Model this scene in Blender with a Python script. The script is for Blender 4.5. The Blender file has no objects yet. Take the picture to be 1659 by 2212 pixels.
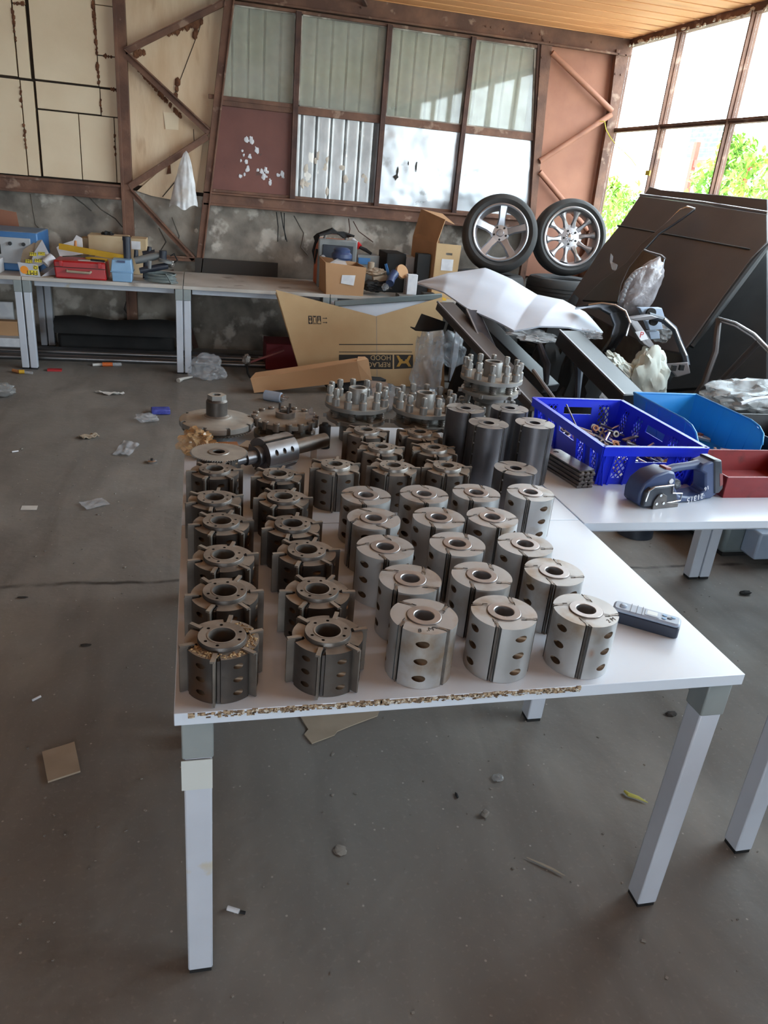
import bpy, bmesh, math, random
from mathutils import Vector, Matrix, noise
from math import pi, sin, cos, radians as R
random.seed(7)
sc = bpy.context.scene
COL = sc.collection

# ------------------------------------------------------------------ camera, sky, exposure
cam_d = bpy.data.cameras.new('camera'); cam = bpy.data.objects.new('camera', cam_d); COL.objects.link(cam)
RT = Vector((0.97182876, -0.21901817, 0.08706259)); UP = Vector((0.00969599, 0.40623726, 0.91371619)); FW = Vector((0.23548851, 0.88713152, -0.39691666))
m3 = Matrix((RT, UP, -FW)).transposed()
cam.matrix_world = Matrix.Translation((0, 0, 1.6712)) @ m3.to_4x4()
cam_d.sensor_fit = 'VERTICAL'; cam_d.sensor_height = 36.0; cam_d.lens = 36.0 * 1643.23 / 2212.0
cam_d.clip_start = 0.02; cam_d.clip_end = 200
sc.camera = cam
sc.view_settings.view_transform = 'Standard'; sc.view_settings.look = 'None'
sc.view_settings.gamma = 1.0; sc.view_settings.use_curve_mapping = False
sc.view_settings.exposure = 0.66

wd = bpy.data.worlds.new('sky'); sc.world = wd; wd.use_nodes = True
wn = wd.node_tree.nodes; wl = wd.node_tree.links
bg = wn['Background']; bg.inputs['Strength'].default_value = 9.6
tc = wn.new('ShaderNodeTexCoord'); sp = wn.new('ShaderNodeSeparateXYZ'); rp = wn.new('ShaderNodeValToRGB')
wl.new(tc.outputs['Generated'], sp.inputs[0]); wl.new(sp.outputs['Z'], rp.inputs[0]); wl.new(rp.outputs[0], bg.inputs[0])
rp.color_ramp.elements[0].position = 0.0; rp.color_ramp.elements[0].color = (0.80, 0.92, 1.0, 1)
rp.color_ramp.elements[1].position = 0.9; rp.color_ramp.elements[1].color = (0.68, 0.85, 1.0, 1)

# room extents
XL, XR, YB, YF, ZC = -4.2, 4.02, 7.76, -4.6, 3.10

def portal(loc, rot, sx, sy):
    l = bpy.data.lights.new('window_portal', 'AREA'); l.shape = 'RECTANGLE'; l.size = sx; l.size_y = sy
    l.cycles.is_portal = True
    o = bpy.data.objects.new('window_portal', l); COL.objects.link(o); o.location = loc; o.rotation_euler = rot
portal((XR + .10, 3.6, 2.2), (0, R(90), 0), 1.9, 8.2)        # daylight through the long window wall
portal((-.6, YF + .02, 1.2), (R(90), 0, 0), 2.0, 2.0)      # open gateway behind the camera

# ------------------------------------------------------------------ materials
MATS = {}
def mat(name, c1, c2=None, rough=.5, metal=0.0, scale=6.0, lo=.4, hi=.6, bump=0.0, bscale=None, stretch=(1, 1, 1),
        rust=None, rlo=.58, rhi=.68, rscale=4.0, dust_toplight=None, dust_toplight_amt=.8, alpha=1.0, trans=0.0, emit=None, coat=0.0, world=False, rvar=0.0, rnd=True, detail=6):
    if name in MATS: return MATS[name]
    m = bpy.data.materials.new(name); MATS[name] = m; m.use_nodes = True
    nt = m.node_tree; N = nt.nodes; L = nt.links; b = N['Principled BSDF']
    b.inputs['Roughness'].default_value = rough; b.inputs['Metallic'].default_value = metal
    b.inputs['Alpha'].default_value = alpha; b.inputs['Transmission Weight'].default_value = trans
    b.inputs['Coat Weight'].default_value = coat
    t = N.new('ShaderNodeTexCoord'); mp = N.new('ShaderNodeMapping'); mp.inputs['Scale'].default_value = stretch
    src = t.outputs['Object']
    if world:
        g = N.new('ShaderNodeNewGeometry'); src = g.outputs['Position']
    elif rnd:
        oi = N.new('ShaderNodeObjectInfo'); va = N.new('ShaderNodeVectorMath'); va.operation = 'ADD'
        ml = N.new('ShaderNodeMath'); ml.operation = 'MULTIPLY'; ml.inputs[1].default_value = 17.0
        L.new(oi.outputs['Random'], ml.inputs[0]); L.new(src, va.inputs[0]); L.new(ml.outputs[0], va.inputs[1]); src = va.outputs[0]
    L.new(src, mp.inputs['Vector'])
    def nz(s, d=detail):
        n = N.new('ShaderNodeTexNoise'); n.inputs['Scale'].default_value = s; n.inputs['Detail'].default_value = d
        L.new(mp.outputs[0], n.inputs['Vector']); return n
    def ramp(n, a, bb, ca=(0, 0, 0, 1), cb=(1, 1, 1, 1)):
        r = N.new('ShaderNodeValToRGB'); r.color_ramp.elements[0].position = a; r.color_ramp.elements[1].position = bb
        r.color_ramp.elements[0].color = ca; r.color_ramp.elements[1].color = cb; L.new(n, r.inputs[0]); return r
    out = None
    if c2 is not None:
        n1 = nz(scale); out = ramp(n1.outputs[0], lo, hi, (*c1, 1), (*c2, 1)).outputs[0]
    def mix(fac, a, bcol):
        x = N.new('ShaderNodeMix'); x.data_type = 'RGBA'; L.new(fac, x.inputs[0])
        if a is None: x.inputs[6].default_value = (*c1, 1)
        else: L.new(a, x.inputs[6])
        x.inputs[7].default_value = (*bcol, 1); return x.outputs[2]
    if rust is not None:
        out = mix(ramp(nz(rscale, 8).outputs[0], rlo, rhi).outputs[0], out, rust)
    if dust_toplight is not None:  # paler upward faces: settled dust, plus light from above put into the colour
        g2 = N.new('ShaderNodeNewGeometry'); s = N.new('ShaderNodeSeparateXYZ'); L.new(g2.outputs['Normal'], s.inputs[0])
        rr = ramp(s.outputs['Z'], .5, .95, (0, 0, 0, 1), (dust_toplight_amt,) * 3 + (1,))
        mm = N.new('ShaderNodeMath'); mm.operation = 'MULTIPLY'; L.new(rr.outputs[0], mm.inputs[0])
        L.new(ramp(nz(14).outputs[0], .3, .62, (.35, .35, .35, 1)).outputs[0], mm.inputs[1]); out = mix(mm.outputs[0], out, dust_toplight)
        if metal > 0:
            iv = N.new('ShaderNodeMath'); iv.operation = 'MULTIPLY_ADD'; iv.inputs[1].default_value = -metal * .8; iv.inputs[2].default_value = metal
            L.new(mm.outputs[0], iv.inputs[0]); L.new(iv.outputs[0], b.inputs['Metallic'])
    if out is None: b.inputs['Base Color'].default_value = (*c1, 1)
    else: L.new(out, b.inputs['Base Color'])
    if rvar:
        rr = ramp(nz(scale * 1.7).outputs[0], .3, .7, (max(.03, rough - rvar),) * 3 + (1,), (min(1, rough + rvar),) * 3 + (1,)); L.new(rr.outputs[0], b.inputs['Roughness'])
    if bump:
        bn = N.new('ShaderNodeBump'); bn.inputs['Strength'].default_value = bump; bn.inputs['Distance'].default_value = .01
        L.new(nz(bscale or scale * 3, 8).outputs[0], bn.inputs['Height']); L.new(bn.outputs[0], b.inputs['Normal'])
    if emit:
        b.inputs['Emission Color'].default_value = (*emit[0], 1); b.inputs['Emission Strength'].default_value = emit[1]
    return m

def S(r, g, b_):          # sRGB 0-255 to linear
    f = lambda v: (v / 255 / 12.92) if v <= 10 else ((v / 255 + .055) / 1.055) ** 2.4
    return (f(r), f(g), f(b_))

mat('rust_frame', S(92, 64, 53), S(126, 90, 72), .75, 0, 5, .35, .65, .35, 30, rust=S(150, 122, 105), rlo=.62, rhi=.70, rscale=9)
mat('rust_dark', S(66, 46, 42), S(94, 66, 56), .8, 0, 6, .35, .65, .35, 30)
mat('board', S(226, 204, 174), S(240, 222, 194), .8, 0, 2.2, .3, .7, .12, 18, rust=S(186, 160, 130), rlo=.66, rhi=.8, rscale=2.2)
mat('board_stained', S(228, 204, 174), S(208, 176, 142), .8, 0, 3.0, .35, .7, .2, 16, stretch=(2.2, 1, .6), rust=S(150, 98, 62), rlo=.62, rhi=.78, rscale=2.0)
mat('foam', S(92, 56, 38), S(122, 80, 54), .9, 0, 20, .35, .65, .6, 40)
mat('dark_gap', S(48, 38, 30), S(60, 46, 34), .9)
mat('plaster', S(104, 97, 90), S(158, 149, 138), .9, 0, 3.6, .36, .62, .5, 14, rust=S(190, 182, 172), rlo=.55, rhi=.62, rscale=4.2, world=True)
mat('plaster_dark', S(82, 76, 70), S(112, 106, 98), .95, 0, 3, .4, .6, .3, 18, world=True)
mat('red_plate', S(104, 60, 52), S(120, 72, 62), .55, 0, 3, .35, .65, .08, 20, rust=S(92, 60, 54), rlo=.66, rhi=.7, rscale=9)
mat('brown_panel', S(146, 96, 76), S(168, 116, 92), .7, 0, 2.4, .35, .65, .1, 18, rust=S(122, 80, 66), rlo=.6, rhi=.75, rscale=2)
mat('fibre_sheet', S(186, 188, 174), S(204, 204, 190), .7, 0, 2.5, .35, .65, .15, 30, rust=S(165, 162, 140), rlo=.62, rhi=.75, rscale=5)
mat('tin_corrugated', S(165, 165, 165), S(196, 196, 196), .42, .75, 7, .35, .65, .05, 30, rust=S(222, 218, 210), rlo=.66, rhi=.68, rscale=10, stretch=(1, 1, .6))
mat('tin_flat', S(190, 193, 198), S(215, 217, 222), .36, .8, 3.0, .3, .7, .12, 5, rvar=.1, rust=S(170, 170, 172), rlo=.62, rhi=.7, rscale=6)
mat('ceiling_board', S(222, 150, 96), S(238, 172, 118), .65, 0, 1.6, .3, .7, .1, 10, stretch=(.5, 3, 1), rust=S(165, 104, 64), rlo=.6, rhi=.8, rscale=1.5, world=True)
mat('ceiling_seam', S(120, 78, 48), S(140, 92, 60), .8)
mat('putty_white', S(214, 204, 190), S(190, 178, 165), .8, 0, 10)
mat('desk_top', S(212, 220, 232), S(205, 213, 226), .26, 0, 2, .3, .7, .02, 60, rust=S(196, 198, 204), rlo=.68, rhi=.8, rscale=3)
mat('desk_old', S(196, 190, 184), S(172, 164, 156), .5, 0, 3, .35, .65, .05, 40, rust=S(140, 128, 118), rlo=.6, rhi=.7, rscale=5)
mat('desk_metal', S(196, 201, 212), S(188, 193, 204), .42, 0, 4, .4, .6, 0, rust=S(190, 184, 172), rlo=.68, rhi=.72, rscale=6)
mat('desk_cap', S(146, 152, 152), S(138, 145, 146), .5, .15, 8)
mat('desk_tape', S(200, 203, 200), None, .5)
mat('black_foot', S(26, 26, 28), None, .6)
mat('chipboard', S(196, 172, 142), S(120, 96, 76), .95, 0, 160, .42, .58, 1.0, 180, rust=S(235, 228, 215), rlo=.56, rhi=.6, rscale=120)
mat('alu', S(172, 173, 174), S(190, 190, 191), .46, .7, 6, .3, .7, .03, 60, rust=S(150, 128, 104), rlo=.54, rhi=.72, rscale=9, rvar=.08)
mat('alu_bright', S(205, 204, 206), S(188, 186, 188), .26, .95, 9, .3, .7, .02, 80)
mat('steel_slot', S(96, 92, 92), S(128, 120, 116), .42, .85, 14, .35, .65, .05, 60)
mat('knife', S(150, 146, 142), S(118, 112, 108), .35, .9, 20)
mat('old_steel', S(74, 69, 67), S(100, 93, 88), .46, .75, 10, .35, .65, .12, 40, rust=S(92, 70, 56), rlo=.6, rhi=.72, rscale=8, dust_toplight=S(166, 156, 145), dust_toplight_amt=.75)
mat('old_steel_light', S(120, 115, 112), S(146, 140, 134), .42, .75, 10, .35, .65, .1, 40, rust=S(110, 90, 75), rlo=.62, rhi=.74, rscale=8, dust_toplight=S(172, 163, 152), dust_toplight_amt=.6)
mat('old_blade', S(110, 102, 96), S(136, 128, 120), .45, .7, 14, .35, .65, .1, 40, dust_toplight=S(168, 158, 146), dust_toplight_amt=.7)
mat('pocket', S(92, 76, 62), S(120, 98, 78), .5, .5, 20)
mat('sawdust', S(176, 150, 112), S(140, 112, 80), .95, 0, 90, .4, .6, .8, 120)
mat('graphite', S(96, 94, 98), S(112, 110, 113), .38, .8, 6, .35, .65, .04, 50, dust_toplight=S(168, 165, 160), dust_toplight_amt=.75)
mat('graphite_dark', S(52, 48, 46), S(80, 70, 62), .5, .6, 12)
mat('hole_black', S(20, 18, 18), None, .8)
mat('dusty_steel', S(126, 124, 122), S(150, 147, 143), .5, .55, 9, .35, .65, .1, 40, dust_toplight=S(176, 170, 160), dust_toplight_amt=.85)
mat('tyre', S(52, 50, 50), S(64, 62, 61), .8, 0, 6, .3, .7, .1, 60)
mat('wheel_silver', S(176, 178, 186), S(192, 194, 200), .3, .8, 3)
mat('wheel_grey', S(150, 146, 148), S(168, 164, 166), .38, .75, 4, rust=S(130, 120, 116), rlo=.6, rhi=.7)
mat('black_plastic', S(26, 26, 29), S(34, 34, 38), .35, 0, 6)
mat('black_matte', S(20, 19, 20), S(30, 28, 28), .75, 0, 6)
mat('primer_dark', S(58, 50, 49), S(68, 60, 58), .5, 0, 2.5, .3, .7, .04, 60)
mat('primer_edge', S(120, 116, 118), None, .35, .3)
mat('black_gloss', S(20, 20, 24), S(27, 27, 32), .24, 0, 3, coat=.2)
mat('carton', S(186, 154, 114), S(198, 168, 128), .85, 0, 3, .35, .7, .05, 60, rust=S(160, 130, 98), rlo=.62, rhi=.78, rscale=3)
mat('carton_orange', S(178, 136, 98), S(190, 148, 110), .85, 0, 3, .35, .7, .05, 60)
mat('carton_grey', S(150, 134, 116), S(164, 148, 130), .9, 0, 6)
mat('carton_beige', S(196, 174, 142), S(184, 160, 126), .85, 0, 4)
mat('print_black', S(50, 44, 40), None, .8)
mat('print_gold', S(176, 132, 60), None, .8)
mat('label_white', S(222, 222, 226), S(206, 206, 212), .7, 0, 12)
mat('blue_crate', S(22, 42, 205), S(26, 50, 216), .38, 0, 3, rust=S(60, 80, 190), rlo=.66, rhi=.8, rscale=6)
mat('cyan_bin', S(30, 130, 196), S(38, 142, 206), .35, 0, 3, rust=S(80, 150, 195), rlo=.64, rhi=.8, rscale=5)
mat('red_tray', S(138, 44, 46), S(122, 36, 40), .42, .1, 5, rust=S(80, 34, 34), rlo=.62, rhi=.74, rscale=8)
mat('black_tray', S(36, 34, 36), S(48, 46, 48), .45, .2, 5)
mat('tool_blue', S(52, 66, 102), S(60, 74, 110), .42, 0, 6)
mat('tool_dark', S(40, 44, 54), S(54, 58, 68), .4, .1, 8)
mat('tool_red', S(130, 70, 70), None, .5)
mat('laser_grey', S(150, 162, 182), S(160, 172, 190), .4, 0, 6)
mat('laser_dark', S(40, 46, 62), None, .45)
mat('screen_pale', S(214, 222, 222), None, .2)
mat('case_red', S(186, 34, 38), S(170, 28, 32), .4, 0, 5, rust=S(120, 30, 30), rlo=.66, rhi=.8)
mat('case_blue', S(126, 164, 200), S(136, 174, 208), .45, 0, 5)
mat('machine_blue', S(54, 104, 158), S(62, 114, 168), .4, 0, 5, dust_toplight=S(150, 150, 145), dust_toplight_amt=.6)
mat('machine_white', S(176, 178, 182), S(166, 168, 172), .5, 0, 5)
mat('yellow', S(216, 170, 50), S(200, 156, 44), .5, 0, 6)
mat('orange', S(210, 104, 46), S(196, 94, 40), .5, 0, 5, rust=S(120, 80, 60), rlo=.64, rhi=.76)
mat('grey_plastic', S(112, 114, 114), S(126, 128, 128), .5, 0, 6)
mat('grey_hose', S(96, 104, 104), S(110, 118, 116), .55, 0, 20)
mat('fmt_card', S(196, 198, 206), S(184, 186, 194), .6, 0, 6)
mat('fmt_yellow', S(228, 208, 60), None, .6)
mat('sticker_orange', S(245, 150, 40), None, .5)
mat('wood_handle', S(196, 132, 84), None, .6)
mat('bag_white', S(212, 214, 205), S(196, 200, 190), .7, 0, 6, .35, .65, .25, 14, rust=S(205, 160, 90), rlo=.7, rhi=.74, rscale=3)
mat('foam_white', S(205, 212, 226), S(216, 222, 234), .55, 0, 2, .3, .7, .06, 24)
mat('lamp_wrap', S(104, 96, 96), S(150, 146, 150), .28, .1, 9, .4, .65, .5, 30)
mat('steel_pipe', S(140, 140, 144), S(110, 108, 108), .35, .85, 5, stretch=(.4, 3, 3))
mat('red_box', S(120, 28, 40), None, .6)
mat('scrap_light', S(150, 145, 138), S(120, 112, 104), .8)
mat('blue_wrap', S(60, 66, 150), S(90, 96, 180), .3, 0, 30)
mat('paper_white', S(205, 202, 198), S(188, 184, 178), .8)
mat('leaf_yellow', S(190, 180, 90), S(150, 160, 70), .6)
mat('twig', S(150, 138, 122), None, .8)
mat('stone', S(110, 104, 98), S(140, 132, 124), .9, 0, 30, bump=.3)
mat('leaf_green', S(120, 170, 60), S(170, 205, 90), .6, 0, 2)
mat('leaf_dark', S(60, 92, 50), S(90, 120, 66), .6, 0, 2)
mat('ext_wall', S(232, 230, 224), S(240, 238, 232), .9)
mat('ext_red', S(190, 70, 56), None, .8)
mat('ext_dark', S(62, 82, 74), S(82, 104, 92), .6)
mat('ext_ground', S(196, 186, 168), S(176, 172, 150), .95, 0, 1.5)
mat('bronze_tape', S(180, 120, 76), S(160, 104, 64), .35, 0, 4)
mat('wire_yellow', S(220, 210, 60), None, .5)
mat('panel_grey_green', S(112, 122, 124), S(126, 134, 136), .45, .3, 4)

def bloom():
    m = bpy.data.materials.new('rust_bloom'); MATS['rust_bloom'] = m; m.use_nodes = True; N = m.node_tree.nodes; L = m.node_tree.links; b = N['Principled BSDF']
    b.inputs['Base Color'].default_value = (*S(176, 110, 60), 1); b.inputs['Roughness'].default_value = .7
    t = N.new('ShaderNodeTexCoord'); n = N.new('ShaderNodeTexNoise'); n.inputs['Scale'].default_value = 60; L.new(t.outputs['Object'], n.inputs['Vector'])
    g = N.new('ShaderNodeTexGradient'); g.gradient_type = 'QUADRATIC_SPHERE'; mp = N.new('ShaderNodeMapping'); mp.inputs['Scale'].default_value = (0, 0, 60); L.new(t.outputs['Generated'], mp.inputs[0])
    mp.inputs['Scale'].default_value = (2, 2, 2); mp.inputs['Location'].default_value = (-1, -1, -1); L.new(mp.outputs[0], g.inputs[0])
    x = N.new('ShaderNodeMath'); x.operation = 'MULTIPLY'; L.new(g.outputs[0], x.inputs[0]); L.new(n.outputs[0], x.inputs[1]); x2 = N.new('ShaderNodeMath'); x2.operation = 'MULTIPLY'; x2.inputs[1].default_value = 1.6; x2.use_clamp = True
    L.new(x.outputs[0], x2.inputs[0]); L.new(x2.outputs[0], b.inputs['Alpha'])
bloom()
mat('alu_ring', S(190, 189, 192), S(172, 170, 172), .34, .8, 9, .3, .7, .02, 80)
mat('wedge_steel', S(150, 146, 142), S(126, 120, 116), .38, .85, 14)
def film(name, col, op, rough=.25):
    m = bpy.data.materials.new(name); MATS[name] = m; m.use_nodes = True; N = m.node_tree.nodes; L = m.node_tree.links
    b = N['Principled BSDF']; b.inputs['Base Color'].default_value = (*col, 1); b.inputs['Roughness'].default_value = rough
    b.inputs['Specular IOR Level'].default_value = .7
    n = N.new('ShaderNodeTexNoise'); n.inputs['Scale'].default_value = 9; t = N.new('ShaderNodeTexCoord'); L.new(t.outputs['Object'], n.inputs['Vector'])
    r = N.new('ShaderNodeValToRGB'); r.color_ramp.elements[0].position = .35; r.color_ramp.elements[1].position = .7
    r.color_ramp.elements[0].color = (op * .55,) * 3 + (1,); r.color_ramp.elements[1].color = (min(1, op * 1.4),) * 3 + (1,)
    L.new(n.outputs[0], r.inputs[0]); L.new(r.outputs[0], b.inputs['Alpha']); return m
film('film_clear', S(205, 208, 214), .30, .18)
film('film_white', S(220, 220, 222), .75, .4)
film('film_brown', S(190, 150, 105), .6, .22)
film('film_grey', S(150, 150, 150), .6, .25)
def glass(name, tint, rough_mix):
    m = bpy.data.materials.new(name); MATS[name] = m; m.use_nodes = True; N = m.node_tree.nodes; L = m.node_tree.links
    N.remove(N['Principled BSDF']); o = N['Material Output']
    tr = N.new('ShaderNodeBsdfTransparent'); tr.inputs[0].default_value = (*tint, 1); gl = N.new('ShaderNodeBsdfGlossy'); gl.inputs['Roughness'].default_value = .03
    x1 = N.new('ShaderNodeMixShader'); x1.inputs[0].default_value = .05; L.new(tr.outputs[0], x1.inputs[1]); L.new(gl.outputs[0], x1.inputs[2])
    df = N.new('ShaderNodeBsdfDiffuse'); df.inputs[0].default_value = (.56, .56, .52, 1)
    n = N.new('ShaderNodeTexNoise'); n.inputs['Scale'].default_value = 3; n.inputs['Detail'].default_value = 6
    rr = N.new('ShaderNodeValToRGB'); rr.color_ramp.elements[0].position = .35; rr.color_ramp.elements[1].position = .75
    rr.color_ramp.elements[0].color = (rough_mix * .5,) * 3 + (1,); rr.color_ramp.elements[1].color = (rough_mix * 1.4,) * 3 + (1,)
    t = N.new('ShaderNodeTexCoord'); L.new(t.outputs['Object'], n.inputs['Vector']); L.new(n.outputs[0], rr.inputs[0])
    x2 = N.new('ShaderNodeMixShader'); L.new(rr.outputs[0], x2.inputs[0]); L.new(x1.outputs[0], x2.inputs[1]); L.new(df.outputs[0], x2.inputs[2])
    L.new(x2.outputs[0], o.inputs['Surface'])
glass('glass_clear', (.97, .98, .97), .03)
glass('glass_dirty', (.93, .94, .92), .26)

def concrete():
    m = bpy.data.materials.new('concrete_floor'); MATS['concrete'] = m; m.use_nodes = True; N = m.node_tree.nodes; L = m.node_tree.links
    b = N['Principled BSDF']; g = N.new('ShaderNodeNewGeometry')
    def nz(s, d=8, st=(1, 1, 1), dist=0):
        mp = N.new('ShaderNodeMapping'); mp.inputs['Scale'].default_value = st; L.new(g.outputs['Position'], mp.inputs[0])
        n = N.new('ShaderNodeTexNoise'); n.inputs['Scale'].default_value = s; n.inputs['Detail'].default_value = d; n.inputs['Distortion'].default_value = dist; L.new(mp.outputs[0], n.inputs['Vector']); return n.outputs[0]
    def rmp(x, a, c, ca, cb):
        r = N.new('ShaderNodeValToRGB'); r.color_ramp.elements[0].position = a; r.color_ramp.elements[1].position = c
        r.color_ramp.elements[0].color = (*ca, 1); r.color_ramp.elements[1].color = (*cb, 1); L.new(x, r.inputs[0]); return r.outputs[0]
    def mix(f, a, c, mode='MIX'):
        x = N.new('ShaderNodeMix'); x.data_type = 'RGBA'; x.blend_type = mode; L.new(f, x.inputs[0]); L.new(a, x.inputs[6])
        if isinstance(c, tuple): x.inputs[7].default_value = (*c, 1)
        else: L.new(c, x.inputs[7])
        return x.outputs[2]
    base = rmp(nz(1.1, 10, (1, .35, 1)), .3, .7, S(106, 101, 96), S(132, 127, 121))
    base = mix(rmp(nz(5, 10, (1, .5, 1), .5), .42, .72, (0, 0, 0), (.6, .6, .6)), base, S(102, 97, 92))
    base = mix(rmp(nz(2.2, 10, (1.6, .22, 1), 1.2), .50, .75, (0, 0, 0), (.7, .7, .7)), base, S(92, 86, 80))
    base = mix(rmp(nz(1.6, 8, (1, .6, 1), .3), .52, .72, (0, 0, 0), (.5, .5, .5)), base, S(158, 152, 145))
    base = mix(rmp(nz(70, 6), .58, .75, (0, 0, 0), (.22, .22, .22)), base, S(160, 154, 146))
    # pale stone chips in the screed
    vo = N.new('ShaderNodeTexVoronoi'); vo.inputs['Scale'].default_value = 42; L.new(g.outputs['Position'], vo.inputs['Vector'])
    chips = rmp(vo.outputs['Distance'], .10, .16, (1, 1, 1), (0, 0, 0))
    sel = rmp(vo.outputs['Color'], .80, .82, (0, 0, 0), (1, 1, 1))
    mu = N.new('ShaderNodeMath'); mu.operation = 'MULTIPLY'; L.new(chips, mu.inputs[0]); L.new(sel, mu.inputs[1])
    base = mix(mu.outputs[0], base, S(160, 154, 146))
    # slab joint across the floor at y=2.85
    s = N.new('ShaderNodeSeparateXYZ'); L.new(g.outputs['Position'], s.inputs[0])
    w = N.new('ShaderNodeMath'); w.operation = 'MULTIPLY_ADD'; w.inputs[1].default_value = .10; w.inputs[2].default_value = -.05; L.new(nz(3, 8), w.inputs[0])
    ad = N.new('ShaderNodeMath'); ad.operation = 'ADD'; L.new(s.outputs['Y'], ad.inputs[0]); L.new(w.outputs[0], ad.inputs[1])
    sb = N.new('ShaderNodeMath'); sb.operation = 'SUBTRACT'; L.new(ad.outputs[0], sb.inputs[0]); sb.inputs[1].default_value = 3.02
    ab = N.new('ShaderNodeMath'); ab.operation = 'ABSOLUTE'; L.new(sb.outputs[0], ab.inputs[0])
    jt = rmp(ab.outputs[0], .004, .02, (1, 1, 1), (0, 0, 0))
    gp = N.new('ShaderNodeMath'); gp.operation = 'MULTIPLY'; L.new(jt, gp.inputs[0]); L.new(rmp(nz(4, 5), .4, .55, (.1, .1, .1), (1, 1, 1)), gp.inputs[1])
    base = mix(gp.outputs[0], base, S(52, 46, 42))
    L.new(base, b.inputs['Base Color'])
    L.new(rmp(nz(3), .3, .7, (.55, .55, .55), (.85, .85, .85)), b.inputs['Roughness'])
    bn = N.new('ShaderNodeBump'); bn.inputs['Strength'].default_value = .5; bn.inputs['Distance'].default_value = .006
    L.new(nz(22, 10), bn.inputs['Height']); L.new(bn.outputs[0], b.inputs['Normal'])
concrete()

# ------------------------------------------------------------------ mesh helpers
def T(loc=(0, 0, 0), rz=0, rx=0, ry=0):
    return Matrix.Translation(loc) @ Matrix.Rotation(rz, 4, 'Z') @ Matrix.Rotation(ry, 4, 'Y') @ Matrix.Rotation(rx, 4, 'X')

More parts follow.
